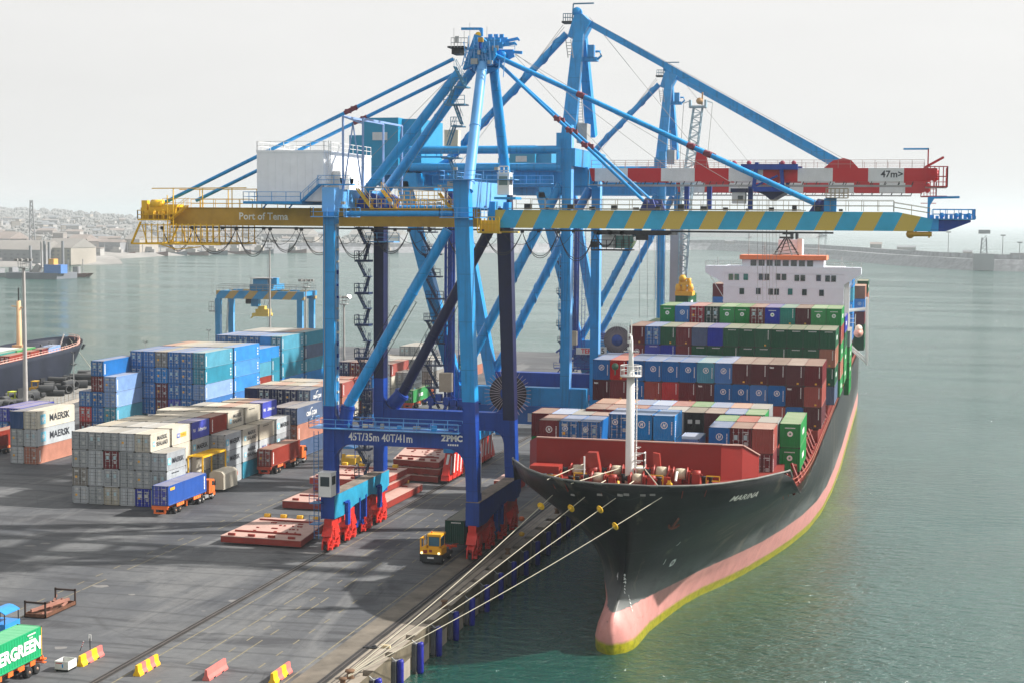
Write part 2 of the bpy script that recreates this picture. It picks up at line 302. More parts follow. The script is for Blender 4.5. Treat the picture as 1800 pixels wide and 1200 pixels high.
# quay cope: bevelled strip with pockets cut for the fenders
mb = MB()
FY = [133+i*6.35 for i in range(-4, 52)]
y0 = -40
for fy in FY:
    mb.box(QX-3.2, QX, y0, fy-.9, -7, .0, 0)
    mb.box(QX-3.2, QX-1.0, fy-.9, fy+.9, -7, .0, 0); y0 = fy+.9
mb.box(QX-3.2, QX, y0, 475, -7, 0, 0)
struct(mb.build('quay_edge', [CONC]))
mb = MB(); mb.add([(QX-5.9, -40, .004), (QX-3.2, -40, .004), (QX-3.2, 475, .004), (QX-5.9, 475, .004)], [(0, 1, 2, 3)]); struct(mb.build('quay_rail_strip', P('stained_concrete', .15, .13, .105, rough=.85, var=.4, scale=.3, rust=.25, rcol=(.04, .035, .03))))
mb = MB()
random.seed(5)
y = 60
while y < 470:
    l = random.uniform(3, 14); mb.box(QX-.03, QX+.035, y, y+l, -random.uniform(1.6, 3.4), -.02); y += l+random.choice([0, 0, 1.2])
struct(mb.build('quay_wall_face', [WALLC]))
FENB = P('fender_blue', .008, .012, .26, rough=.5, var=.3, rust=.05)
fn = None
for i, fy in enumerate(FY[4:20]):
    lab = 'upright dark blue tubular fender on the quay wall, number '
    if fn is None:
        fn = thing('quay_fender', 'vertical dark blue fender on the near end of the quay wall', 'fender', (QX+.55, fy, -2.2), 'blue fenders along the quay wall')
        m1 = MB().lathe([(.28, -1.3), (.34, -1.1), (.34, 1.6), (.28, 1.8)], (QX+.75, fy, -2.2), 12).build('fender_tube', FENB, fn)
        m1 = MB().box(QX+.04, QX+.45, fy-.5, fy+.5, -3.3, -.5).build('backing_block', P('rubber_block', .10, .10, .11, rough=.8, var=.4), fn)
        m1 = MB().path([(QX+.05, fy-.5, -.1), (QX+.4, fy-.3, -.5), (QX+.75, fy, -.35)], .05).build('chain', GALV, fn)
        src = fn
    else:
        copytree(src, (QX+.55, fy, -2.2), 'vertical dark blue quay fender, %s one away from the foreground' % ORD[i], None)
# crane rails and yard markings
RAILM = P('rail_steel', .11, .095, .085, rough=.45, var=.3, metal=.5)
for i, X in enumerate((-68.45, -49.2)):
    mb = MB()
    for dx, w, z in ((-.42, .06, .02), (.42, .06, .02), (0, .13, .06)): mb.box(X+dx-w/2, X+dx+w/2, -30, 470, .004, z)
    mb.box(X-.40, X+.40, -30, 470, .001, .008, 1)
    struct(mb.build('crane_rail', [RAILM, P('rail_groove', .03, .028, .027, rough=.8, var=.4)]))
mb = MB()
for X in (-48.35, -47.9, -47.1): mb.box(X-.05, X+.05, -30, 470, .005, .035)
struct(mb.build('cable_slot', [RAILM]))
mb = MB(); LN = P('worn_yellow_line', .22, .19, .12, rough=.8, var=.3, rust=.55, rcol=(.11, .105, .10), scale=2)
random.seed(3)
for X, d in ((-66.9, 0), (-63.2, 1), (-61.2, 2), (-59.8, 1), (-56.4, 2), (-52.4, 0), (-87.0, 1), (-88.8, 2)):
    y = 90
    while y < 300:
        l = random.uniform(2, 9) if d != 2 else 1.6; g = random.choice([.4, 2, 5]) if d != 2 else 2.6
        if d == 0: l, g = random.uniform(4, 15), .3
        mb.box(X-.07, X+.07, y, y+l, .004, .008); y += l+g
struct(mb.build('yard_markings', [LN]))
mb = MB(); random.seed(9)
for k in range(26):
    x = random.uniform(-120, -55); y = random.uniform(125, 185); w = random.uniform(.2, 1.4)
    if k < 8: x = -70.2+random.uniform(-.4, 4)*(k % 2); y = 150+k*5
    a = random.uniform(0, 3); pts = [(x+w*math.cos(t)*random.uniform(.5, 1), y+w*.7*math.sin(t)*random.uniform(.5, 1)) for t in [j*.9 for j in range(7)]]
    mb.add([(p[0], p[1], .004+.0005*k) for p in pts], [tuple(range(7))])
struct(mb.build('ground_patches', [P('pale_patch', .19, .185, .18, rough=.9, var=.3)]))

# ------------------------------------------------------------- far shore
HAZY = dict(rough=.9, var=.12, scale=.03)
LAND = P('hazed_land', .225, .215, .205, rough=.95, var=.35, scale=.01)  # greyish haze tone put into the land colour
# low ground on the left rising away from the shore
def terr():
    shore = [(-2600, 800), (-1500, 980), (-1000, 1120), (-745, 1205), (-700, 1330), (-780, 1420), (-797, 1620), (-742, 1820), (-640, 1930), (-560, 2020)]
    v = []; f = []; K = 9
    for i, (x, y) in enumerate(shore):
        dx, dy = -.55, .83
        for k in range(K):
            d = [0, 25, 150, 400, 800, 1400, 2200, 3200, 4600][k]; z = [WZ-.5, 0, 2, 5, 12, 24, 40, 66, 90][k]
            v.append((x+dx*d*(1+.3*k/K), y+dy*d, z+random.uniform(-1, 1)*k*.6-max(0, (x+900)/500)*z*.25))
    for i in range(len(shore)-1):
        for k in range(K-1): f.append((i*K+k, i*K+k+1, (i+1)*K+k+1, (i+1)*K+k))
    return MB().add(v, f, 0, True), v, f
tm, tv, tf = terr(); far = struct(tm.build('far_terrain', LAND))
BVT = BVHTree.FromPolygons([Vector(a) for a in tv], tf)
def gz(x, y):
    h = BVT.ray_cast(Vector((x, y, 500)), Vector((0, 0, -1)))[0]
    return h.z if h else None
random.seed(21)
hw = [P('hazed_wall_cream', .34, .305, .265, **HAZY), P('hazed_wall_white', .38, .365, .35, **HAZY), P('hazed_wall_tan', .27, .24, .22, **HAZY), P('hazed_wall_grey', .27, .27, .28, **HAZY)]  # wall tones evened out to carry distance haze in the colour
hr = [P('hazed_roof_rust', .25, .21, .19, **HAZY), P('hazed_roof_grey', .21, .22, .235, **HAZY), P('hazed_roof_pale', .255, .24, .225, **HAZY)]  # roof tones kept close together, haze put into the colour
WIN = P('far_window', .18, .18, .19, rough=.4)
HN = [0]; HSKIP = set([2,4,6,7,11,16,22,24,27,28,29,30,33,35,36,38,42,43,45,49,52,55,58,59,60,61,63,66,67,68,70,71,72,74,75,76,77,80,89,94,95,96,97,100,103,107,109,111,112,113,117,122,123,124,125,127,129,130,131,141,145,149,150,151,154,155,157,161,165,168,169])   # hidden behind others
def house(x, y, z, w, d, h, rz, wi, ri, lab, grp='hazy houses on the far shore', pitched=True, nwin=0):
    HN[0] += 1
    if HN[0] in HSKIP: return
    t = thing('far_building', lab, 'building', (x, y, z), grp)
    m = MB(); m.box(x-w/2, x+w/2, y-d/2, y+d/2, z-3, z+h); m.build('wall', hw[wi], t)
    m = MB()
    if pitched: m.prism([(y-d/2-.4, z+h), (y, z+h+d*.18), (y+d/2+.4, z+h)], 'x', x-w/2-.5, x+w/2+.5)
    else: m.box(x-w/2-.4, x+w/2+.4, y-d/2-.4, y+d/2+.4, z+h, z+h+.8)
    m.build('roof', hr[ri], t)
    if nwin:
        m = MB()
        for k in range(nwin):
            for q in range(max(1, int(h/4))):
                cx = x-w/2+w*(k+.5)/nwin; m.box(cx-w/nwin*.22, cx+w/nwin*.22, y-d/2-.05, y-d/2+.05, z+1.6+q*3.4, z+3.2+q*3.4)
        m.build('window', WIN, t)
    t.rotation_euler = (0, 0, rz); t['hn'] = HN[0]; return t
wn = ['cream', 'white', 'tan', 'grey']; rn = ['rusty', 'grey', 'pale']
placed = 0; k = 0
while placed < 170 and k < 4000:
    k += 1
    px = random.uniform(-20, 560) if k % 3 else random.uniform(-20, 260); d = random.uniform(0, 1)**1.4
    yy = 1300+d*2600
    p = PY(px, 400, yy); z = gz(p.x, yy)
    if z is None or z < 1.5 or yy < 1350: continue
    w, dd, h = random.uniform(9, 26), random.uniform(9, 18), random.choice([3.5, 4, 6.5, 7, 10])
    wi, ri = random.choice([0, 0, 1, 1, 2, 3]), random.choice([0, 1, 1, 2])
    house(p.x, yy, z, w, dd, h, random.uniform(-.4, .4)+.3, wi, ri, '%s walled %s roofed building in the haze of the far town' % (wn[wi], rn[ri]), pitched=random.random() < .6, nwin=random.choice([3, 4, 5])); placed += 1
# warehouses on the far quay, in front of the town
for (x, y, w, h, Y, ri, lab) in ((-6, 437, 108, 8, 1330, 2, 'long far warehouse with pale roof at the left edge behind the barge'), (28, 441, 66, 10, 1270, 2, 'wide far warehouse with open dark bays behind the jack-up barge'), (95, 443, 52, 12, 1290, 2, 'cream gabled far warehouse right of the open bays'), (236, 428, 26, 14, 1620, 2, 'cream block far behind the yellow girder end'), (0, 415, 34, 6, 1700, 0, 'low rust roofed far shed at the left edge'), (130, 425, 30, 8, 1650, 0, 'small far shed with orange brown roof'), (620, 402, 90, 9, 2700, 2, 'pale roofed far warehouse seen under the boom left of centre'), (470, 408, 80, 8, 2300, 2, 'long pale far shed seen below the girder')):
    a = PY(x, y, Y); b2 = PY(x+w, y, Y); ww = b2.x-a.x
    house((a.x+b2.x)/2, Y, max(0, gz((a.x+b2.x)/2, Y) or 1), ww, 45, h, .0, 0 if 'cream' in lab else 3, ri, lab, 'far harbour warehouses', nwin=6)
# woodland masses and scattered far trees
FOL = P('hazed_foliage', .205, .205, .20, rough=.9, var=.15, scale=.05)  # foliage greyed: distance haze is put into the colour
random.seed(4)
mb = MB()
for k in range(2300):
    px = random.uniform(-30, 640); yy = random.uniform(1500, 4600); p = PY(px, 400, yy); z = gz(p.x, yy)
    if z is None or z < 2: continue
    r = random.uniform(2, 5)*(1 if yy < 3000 else 1.6)
    for q in range(3):
        c = Vector((p.x+random.uniform(-1, 1)*r, yy+random.uniform(-1, 1)*r, z+r*.7)); rr = r*random.uniform(.5, .9)
        vs = [c+Vector((math.cos(t)*rr*random.uniform(.7, 1.2), math.sin(t)*rr, u*rr*.8+random.uniform(-.2, .2)*rr)) for u in (-.6, .4) for t in [i*1.257 for i in range(5)]]+[c+Vector((0, 0, rr))]
        mb.add(vs, [(i, (i+1) % 5, 5+(i+1) % 5, 5+i) for i in range(5)]+[(5+i, 5+(i+1) % 5, 10) for i in range(5)])
wd = mb.build('far_woodland', FOL); struct(wd, 'stuff')

# breakwater sweeping to the right
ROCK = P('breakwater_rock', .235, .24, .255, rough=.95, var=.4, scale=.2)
bw = [PZ(480, 444, WZ), PZ(700, 445, WZ), PZ(900, 445, WZ), PZ(1080, 442, WZ), PZ(1240, 440, WZ), PZ(1400, 451, WZ), PZ(1540, 464, WZ), PZ(1680, 474, WZ), PZ(1830, 479, WZ), PZ(1950, 484, WZ)]
bw.insert(0, Vector((-742, 1850, WZ)))
def smooth(pts, n=6):
    o = []
    for i in range(len(pts)-1):
        p0, p1, p2, p3 = pts[max(i-1, 0)], pts[i], pts[i+1], pts[min(i+2, len(pts)-1)]
        for k in range(n):
            t = k/n; o.append(.5*((2*p1)+(-p0+p2)*t+(2*p0-5*p1+4*p2-p3)*t*t+(-p0+3*p1-3*p2+p3)*t**3))
    return o+[pts[-1]]
bs = smooth(bw); rows = []
for i, p in enumerate(bs):
    d = (bs[min(i+1, len(bs)-1)]-bs[max(0, i-1)]).normalized(); nrm = Vector((-d.y, d.x, 0)); j = lambda: random.uniform(-.8, .8)
    H = 10 if i > 24 else 7
    rows.append([p+Vector((0, 0, -1)), p+nrm*9+Vector((j(), j(), H*.55+j())), p+nrm*14+Vector((0, 0, H+j()*.3)), p+nrm*26+Vector((0, 0, H)), p+nrm*27+Vector((0, 0, H+4.5+j()*.5)), p+nrm*31+Vector((0, 0, H+4.5)), p+nrm*55+Vector((0, 0, -1))])
mb = MB(); K = 7; mb.add([v for r_ in rows for v in r_], [(i*K+k, i*K+k+1, (i+1)*K+k+1, (i+1)*K+k) for i in range(len(rows)-1) for k in range(K-1)])
tag(mb.build('breakwater', ROCK), 'long grey rock breakwater curving across the hazy harbour mouth', 'breakwater')
def along(px, py): return PZ(px, py, WZ)
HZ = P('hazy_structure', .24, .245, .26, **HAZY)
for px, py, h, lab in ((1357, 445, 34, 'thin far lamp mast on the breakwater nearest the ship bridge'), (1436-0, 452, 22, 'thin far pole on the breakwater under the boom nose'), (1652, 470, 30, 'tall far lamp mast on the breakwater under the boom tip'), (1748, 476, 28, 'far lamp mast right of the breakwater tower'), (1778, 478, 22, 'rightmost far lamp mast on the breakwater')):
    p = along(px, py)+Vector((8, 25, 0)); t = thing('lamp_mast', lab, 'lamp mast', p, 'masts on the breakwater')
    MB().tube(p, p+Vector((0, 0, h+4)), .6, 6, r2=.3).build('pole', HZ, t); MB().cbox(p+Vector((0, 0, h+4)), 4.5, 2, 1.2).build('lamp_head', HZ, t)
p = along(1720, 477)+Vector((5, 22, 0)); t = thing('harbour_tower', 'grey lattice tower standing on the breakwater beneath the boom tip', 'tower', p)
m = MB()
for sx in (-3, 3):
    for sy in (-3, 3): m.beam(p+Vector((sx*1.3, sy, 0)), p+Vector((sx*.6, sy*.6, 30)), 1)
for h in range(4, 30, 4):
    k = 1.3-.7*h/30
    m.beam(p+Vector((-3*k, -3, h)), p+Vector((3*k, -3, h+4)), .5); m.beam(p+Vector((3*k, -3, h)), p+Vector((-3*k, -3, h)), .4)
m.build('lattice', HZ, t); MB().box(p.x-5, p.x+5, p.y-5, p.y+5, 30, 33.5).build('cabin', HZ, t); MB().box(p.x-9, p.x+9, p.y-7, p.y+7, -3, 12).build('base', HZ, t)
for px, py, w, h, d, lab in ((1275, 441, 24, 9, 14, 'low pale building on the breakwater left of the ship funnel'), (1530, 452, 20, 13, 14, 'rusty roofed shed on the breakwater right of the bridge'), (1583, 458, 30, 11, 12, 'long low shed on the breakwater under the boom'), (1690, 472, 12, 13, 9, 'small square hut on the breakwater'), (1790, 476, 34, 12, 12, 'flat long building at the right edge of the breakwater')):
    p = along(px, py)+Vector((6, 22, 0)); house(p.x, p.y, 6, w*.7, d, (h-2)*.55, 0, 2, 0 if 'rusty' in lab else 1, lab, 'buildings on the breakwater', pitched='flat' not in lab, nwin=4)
# headland with a chimney beyond the breakwater
a = PY(1235, 412, 4200); mb = MB(); vs = []
for i in range(24):
    x = PY(1120+i*14, 412, 4200).x; hgt = 5+34*max(0, math.sin(min(1, max(0, (i-2)/21))*math.pi))**.8+random.uniform(0, 9)
    vs += [(x, 4150, WZ), (x, 4200, hgt), (x, 4500, WZ)]
mb.add(vs, [(i*3+k, i*3+k+1, (i+1)*3+k+1, (i+1)*3+k) for i in range(23) for k in range(2)]); struct(mb.build('far_headland', FOL))
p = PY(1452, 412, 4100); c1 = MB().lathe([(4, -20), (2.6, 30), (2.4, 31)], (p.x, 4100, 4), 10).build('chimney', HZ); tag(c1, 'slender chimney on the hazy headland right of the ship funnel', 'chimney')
# craft and cranes along the left shore
def trawler(px, py, L, hc, lab, k):
    p = PZ(px, py, WZ); t = thing('fishing_vessel', lab, 'boat', p, 'vessels moored at the far left quay')
    hull = MB(); n = 10; v = []
    for i in range(n+1):
        u = i/n; hb = 3.6*(1-abs(2*u-1)**3)+.3; sh = 3.2+2.2*(2*u-1)**2
        x = p.x-L/2+L*u
        v += [(x, p.y-hb*.7, WZ-.4), (x, p.y-hb, WZ+sh), (x, p.y+hb, WZ+sh), (x, p.y+hb*.7, WZ-.4)]
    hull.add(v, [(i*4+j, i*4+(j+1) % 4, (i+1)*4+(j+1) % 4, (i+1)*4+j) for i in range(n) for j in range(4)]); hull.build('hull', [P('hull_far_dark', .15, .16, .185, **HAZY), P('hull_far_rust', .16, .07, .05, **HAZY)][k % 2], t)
    m = MB(); m.box(p.x-L*.12, p.x+L*.16, p.y-2.4, p.y+2.4, WZ+3, WZ+7.5); m.box(p.x-L*.06, p.x+L*.1, p.y-2, p.y+2, WZ+7.5, WZ+10); m.build('wheelhouse', hw[hc], t)
    m = MB(); m.beam((p.x-L*.3, p.y, WZ+3), (p.x-L*.3, p.y, WZ+15), .4); m.beam((p.x+L*.3, p.y, WZ+3), (p.x+L*.3, p.y, WZ+13), .4); m.beam((p.x-L*.3, p.y, WZ+14), (p.x-L*.05, p.y, WZ+10), .25); m.build('mast', HZ, t)
for k, (px, py, L) in enumerate(((150, 452, 42), (204, 451, 46), (232, 450, 44), (262, 450, 46), (300, 449, 40), (335, 449, 44), (372, 448, 40), (412, 447, 42), (455, 446, 38), (512, 445, 40), (680, 446, 30))):
    trawler(px, py, L, 1 if k % 2 else 0, '%s hazy fishing vessel from the left at the far quay' % ORD[k], k)
p = PZ(60, 489, WZ); t = thing('jackup_barge', 'dark jack-up barge with four tall legs moored in the left basin', 'barge', p)
w0 = PY(30, 489, p.y).x; w1 = PY(118, 489, p.y).x; HULLD = P('hull_far_dark', .15, .16, .185)
m = MB(); m.box(w0, w1, p.y-14, p.y+14, WZ-1, WZ+4.2); m.build('hull', HULLD, t)
for lx, top in ((54, 432), (79, 424), (87, 426), (111, 424)):
    q = PY(lx, 487, p.y); m = MB(); m.tube((q.x, p.y, WZ), (q.x, p.y, PY(lx, top, p.y).z), 1.0, 8); m.build('leg', HZ, t)
q = PY(108, 480, p.y); MB().box(q.x-6, q.x+7, p.y-13, p.y-4, WZ+4, WZ+10).build('deckhouse', P('far_blue_house', .08, .20, .50, **HAZY), t)
MB().box(q.x-3, q.x+1, p.y-12, p.y-6, WZ+10, WZ+14).build('cabin', P('far_orange', .7, .35, .08, **HAZY), t)
q = PY(73, 480, p.y); MB().beam((q.x-5, p.y, WZ+4), (q.x-1, p.y, WZ+9), 5, 4).beam((q.x, p.y, WZ+8), (PY(72, 425, p.y).x, p.y, PY(72, 425, p.y).z), .8).build('deck_crane', hw[1], t)
p = PZ(135, 487, WZ); t = thing('work_boat', 'small low rusty boat right of the jack-up barge', 'boat', p)
MB().prism([(p.x-9, WZ-.5), (p.x+8, WZ-.5), (p.x+12, WZ+3), (p.x-9, WZ+2)], 'y', p.y-3, p.y+3).build('hull', P('hull_far_rust', .16, .07, .05), t); MB().cbox((p.x, p.y, WZ+5), 4, 4, 5).build('cabin', HZ, t)
MB().beam((p.x-7, p.y, WZ+2), (p.x-7, p.y, WZ+13), .4).beam((p.x+5, p.y, WZ+2), (p.x+5, p.y, WZ+13), .4).build('mast', HZ, t)
p = PZ(12, 487, WZ); tag(MB().box(p.x-22, p.x+14, p.y-5, p.y+5, WZ-.5, WZ+3).box(p.x-16, p.x-4, p.y-4, p.y+4, WZ+3, WZ+6).box(p.x+4, p.x+7, p.y-4, p.y+4, WZ+3, WZ+7).build('flat_barge', HZ), 'low grey barge at the left edge beside the jack-up barge', 'barge')
q = PY(57, 420, 1500); qt = PY(55, 352, 1500); t = thing('far_tower_crane', 'faint lattice crane rising above the far town at left', 'crane', (q.x, 1500, q.z))
m = MB(); A = Vector((q.x, 1500, q.z-20)); B_ = Vector((qt.x, 1500, qt.z))
for s in (-1, 1): m.beam(A+Vector((s*4.2, 0, 0)), B_+Vector((s*1.2, 0, 0)), 1.0)
for i in range(14):
    a1 = A.lerp(B_, i/14); b1 = A.lerp(B_, (i+1)/14); s = (-1)**i; m.beam(a1+Vector((s*(4.2-3*i/14), 0, 0)), b1+Vector((-s*(4.2-3*(i+1)/14), 0, 0)), .7)
m.build('lattice_boom', HZ, t)
# ------------------------------------------------------------- shipping containers
CC = {
 'grey': (.31, .335, .345), 'cream': (.53, .49, .40), 'pale grey': (.41, .44, .46), 'brownish grey': (.24, .225, .20), 'beige': (.38, .35, .27),
 'blue': (.004, .14, .43), 'bright blue': (.004, .22, .58), 'teal blue': (.03, .26, .38), 'pale blue': (.20, .34, .62), 'deep blue': (.006, .05, .17),
 'navy': (.006, .014, .09), 'royal blue': (.012, .03, .38), 'slate blue': (.07, .11, .20), 'red': (.46, .006, .008), 'maroon': (.15, .006, .012), 'dark maroon': (.085, .008, .014),
 'brick red': (.30, .045, .03), 'salmon': (.42, .17, .11), 'orange brown': (.30, .10, .05), 'green': (.004, .24, .045), 'dark green': (.001, .09, .034), 'teal': (.012, .24, .20),
 'bottle green': (.005, .05, .035), 'black': (.012, .012, .014), 'crimson': (.32, .008, .03), 'white': (.7, .7, .68)}
def cmat(c):
    return paint('container_'+c.replace(' ', '_'), CC[c], rough=.6, var=.16, scale=.5, rust=.42 if c in ('grey', 'cream', 'pale grey', 'beige', 'brownish grey', 'white') else .14, dust=.62, streak=True, rcol=(.10, .055, .035), spec=.25, rnd=.16)
PATCH = P('patch_pale', .36, .50, .54, rough=.6, var=.1); PATW = P('patch_white', .50, .50, .48, rough=.6, var=.1); PATY = P('patch_yellow', .75, .40, .04, rough=.6)
GAPSHADE = P('gap_shade_frame', .035, .03, .026, rough=.8, var=.4)  # dark frame colour stands in for shade in the gaps between boxes
SEAL = P('door_gasket', .015, .015, .015, rough=.8)
BM = {}
MASS = set([30,39,45,48,54,63,66,70,90,91,127,153,154,157,169,179,181,182,183,185,186,188,195,198,200,201,211,212,213,216,219,222,223,224,229,232,233,234,235,236,249,253,256,257,258,259,262,263,264,265,306,308,319,320,325,334,431,441,445,449,452,467,473,476])   # the farthest, smallest boxes: gathered at the end into one mass
def body_mesh(L, H, doors):
    k = (L, H, doors)
    if k in BM: return BM[k]
    m = MB(); w = 2.438; x0, x1 = 0, w; t = .14
    for x in (x0, x1-t):
        for y in (0, L-t): m.box(x, x+t, y, y+t, 0, H, 0)
    for z0, z1 in ((0.0, .15), (H-.13, H)):
        for x in (x0, x1-.07): m.box(x, x+.07, t, L-t, z0, z1, 0)
        m.box(t, w-t, 0, .08, z0, z1, 0); m.box(t, w-t, L-.08, L, z0, z1, 0)
    for x in (-.012, w-.168):
        for y in (-.012, L-.168):
            for z in (-.004, H-.114): m.box(x, x+.18, y, y+.18, z, z+.118, 1)
    n = int((L-2*t)/.42); st = (L-2*t)/n
    for side in (0, 1):
        pts = []
        for i in range(n):
            y = t+i*st
            for a, d in ((0, .015), (.30, .015), (.45, .06), (.85, .06)): pts.append((y+a*st, d))
        pts.append((L-t, .015)); v = []
        for z in (.15, H-.13):
            for y, d in pts: v.append(((d if side == 0 else w-d), y, z))
        K = len(pts); m.add(v, [((i, i+1, K+i+1, K+i) if side else (i+1, i, K+i, K+i+1)) for i in range(K-1)], 0)
    def endcorr(y, sgn):
        pts = []; q = 8; s2 = (w-2*t)/q
        for i in range(q):
            for a, d in ((0, .02), (.4, .02), (.55, .07), (.9, .07)): pts.append((t+(i+a)*s2, d))
        pts.append((w-t, .02)); K = len(pts); v = [(x, y+sgn*d, z) for z in (.15, H-.13) for x, d in pts]
        m.add(v, [((i, i+1, K+i+1, K+i) if sgn > 0 else (i+1, i, K+i, K+i+1)) for i in range(K-1)], 0)
    if not doors: endcorr(0, 1)
    endcorr(L, -1)
    # roof with shallow corrugation
    pts = []; 
    for i in range(n//2):
        y = .08+i*(L-.16)/(n//2); s3 = (L-.16)/(n//2)
        for a, d in ((0, .0), (.6, .0), (.7, .02), (.9, .02)): pts.append((y+a*s3, d))
    pts.append((L-.08, 0)); K = len(pts); v = [(x, y, H-.03-d) for x in (.06, w-.06) for y, d in pts]
    m.add(v, [(i+1, i, K+i, K+i+1) for i in range(K-1)], 0)
    m.box(.06, w-.06, .08, L-.08, .06, .12, 0)
    if doors: m.box(t, w-t, .10, .14, .15, H-.13, 0)
    m.box(-.004, w+.004, -.004, L+.004, -.008, .045, 1); m.box(-.002, .02, -.003, .02, .05, H-.02, 1); m.box(w-.02, w+.002, -.003, .02, .05, H-.02, 1); m.box(.02, w-.02, -.003, .02, H-.035, H-.012, 1)  # dark edge strips paint the shaded gaps between boxes
    me = bpy.data.meshes.new('container_body'); me.from_pydata(m.v, [], m.f); me.materials.append(None); me.materials.append(None); me.polygons.foreach_set('material_index', m.m); me.update()
    BM[k] = me; return me
def door_mesh(H, var=0):
    k = ('d', H, var)
    if k in BM: return BM[k]
    m = MB(); w = 2.438
    for a, b in ((.15, 1.205), (1.233, 2.288)):
        m.box(a, b, .055, .10, .16, H-.14, 0)
        for j in range(5):
            z = .22+j*(H-.5)/4.6; m.box(a+.08, b-.08, .035, .056, z, z+(H-.5)/4.6-.14, 0)
        for rx in (a+.22, b-.24):
            m.tube((rx, .02, .12), (rx, .02, H-.1), .03, 6, 1)
            for z in (.5, H*.5, H-.5): m.box(rx-.09, rx+.09, .005, .04, z-.05, z+.05, 1)
        m.box(a+.2, b-.15, -.005, .02, 1.05, 1.11, 1)
    m.box(1.19, 1.248, .028, .06, .16, H-.14, 2); m.box(.13, .165, .028, .06, .14, H-.12, 2); m.box(2.273, 2.308, .028, .06, .14, H-.12, 2); m.box(.13, 2.3, .028, .06, H-.15, H-.12, 2); m.box(.13, 2.3, .028, .06, .14, .17, 2)
    for j in range(1, 5): m.box(.2, 2.24, .053, .058, .20+j*(H-.5)/4.6-.06, .20+j*(H-.5)/4.6-.02, 2)
    rr = random.Random(var)
    if var:
        m.box(1.5, 2.1, .028, .034, H-.52, H-.40, 3); m.box(1.7, 2.1, .028, .034, H-.74, H-.62, 3)
        if var % 2: m.box(.30, .95, .028, .034, H-.62, H-.34, 3)
        if var % 3 == 0: m.box(.45, .85, .028, .034, H*.52, H*.72, 4); m.box(1.55, 1.95, .028, .034, H*.52, H*.72, 4)
        if var % 4 == 1: m.box(.4, .75, .028, .034, H*.42, H*.54, 5)
        for q in range(3): m.box(1.62, 2.0, .028, .034, H*.30+q*.14, H*.34+q*.14, 3)
    me = bpy.data.meshes.new('doors'); me.from_pydata(m.v, [], m.f)
    for q in (None, GALV, SEAL, PATW, PATCH, PATY): me.materials.append(q)
    me.polygons.foreach_set('material_index', m.m); me.update(); BM[k] = me; return me
def flat(name, quads, mats, key):
    if key in BM: return BM[key]
    m = MB()
    for (a, b, c, d, mi) in quads: m.add([(a, 0, c), (b, 0, c), (b, 0, d), (a, 0, d)], [(0, 1, 2, 3)], mi)
    me = bpy.data.meshes.new(name); me.from_pydata(m.v, [], m.f)
    for q in mats: me.materials.append(q)
    me.polygons.foreach_set('material_index', m.m); me.update(); BM[key] = me; return me
def ringH(mat=None):
    if 'ringH' in BM: return BM['ringH']
    m = MB(); n = 24
    def P_(r, t): return (r*math.cos(t), 0, r*math.sin(t))
    v = [P_(r, 2*math.pi*i/n) for r in (.46, .36) for i in range(n)]
    m.add(v, [(i, n+i, n+(i+1) % n, (i+1) % n)[::-1] for i in range(n)])
    q = lambda a: m.add([(x, 0, z) for x, z in a], [(0, 1, 2, 3)])
    q([(-.20, -.24), (-.10, -.24), (-.02, .24), (-.12, .24)]); q([(.02, -.24), (.12, -.24), (.20, .24), (.10, .24)]); q([(-.16, -.10), (.10, -.02), (.12, .10), (-.10, .02)])
    me = bpy.data.meshes.new('round_emblem'); me.from_pydata(m.v, [], m.f); me.materials.append(LETW); me.update(); BM['ringH'] = me; return me
def star_emblem():
    if 'star' in BM: return BM['star']
    m = MB(); n = 20; m.add([(.30*math.cos(2*math.pi*i/n), 0, .30*math.sin(2*math.pi*i/n)) for i in range(n)], [tuple(range(n))], 0)
    v = [((.22 if i % 2 == 0 else .07)*math.sin(math.pi*i/8), -.006, (.22 if i % 2 == 0 else .07)*math.cos(math.pi*i/8)) for i in range(16)]
    m.add(v, [tuple(range(16))[::-1]], 1)
    me = bpy.data.meshes.new('round_emblem'); me.from_pydata(m.v, [], m.f); me.materials.append(LETW); me.materials.append(cmat('green')); me.polygons.foreach_set('material_index', m.m); me.update(); BM['star'] = me; return me
def star7():
    if 's7' in BM: return BM['s7']
    m = MB(); m.add([(-.6, 0, -.6), (.6, 0, -.6), (.6, 0, .6), (-.6, 0, .6)], [(0, 1, 2, 3)], 0)
    v = [((.5 if i % 2 == 0 else .2)*math.sin(math.pi*i/7), -.008, (.5 if i % 2 == 0 else .2)*math.cos(math.pi*i/7)) for i in range(14)]
    m.add(v, [tuple(range(14))[::-1]], 1)
    me = bpy.data.meshes.new('star_emblem'); me.from_pydata(m.v, [], m.f); me.materials.append(P('emblem_blue', .20, .55, .72, rough=.6)); me.materials.append(LETW); me.polygons.foreach_set('material_index', m.m); me.update(); BM['s7'] = me; return me
def putm(me, name, loc, par, face='-Y', s=1.0):
    o = bpy.data.objects.new(name, me); COL.objects.link(o); o.parent = par; o.location = loc; o.scale = (s, s, s); o.rotation_euler = (0, 0, R({'-Y': 0, '+X': 90}[face])); return o
def put_text(s, loc, h, par, face='-Y', mat=None, bold=.015, squash=1., vertical=False, shear=0):
    o = lettering(s, loc, h, None, face, mat, bold, squash, vertical=vertical, shear=shear); o.parent = par; return o
NC = [0]
SKIP = set([31,44,62,73,116,126,129,131,133,134,135,137,139,140,147,148,152,162,168,170,171,172,173,174,175,176,191,193,197,199,202,203,204,205,206,207,208,215,218,221,226,228,238,239,240,241,242,244,245,246,247,248,250,251,252,260,261,266,267,268,269,270,271,272,273,274,275,276,277,278,279,280,281,282,283,284,285,286,287,288,289,290,291,295,296,307,312,313,314,322,332,333,335,336,372,416,417,418,419,420,421,422,423,424,425,426,432,453,454,455,458,468])   # boxes buried inside the stacks, which the photograph shows nothing of
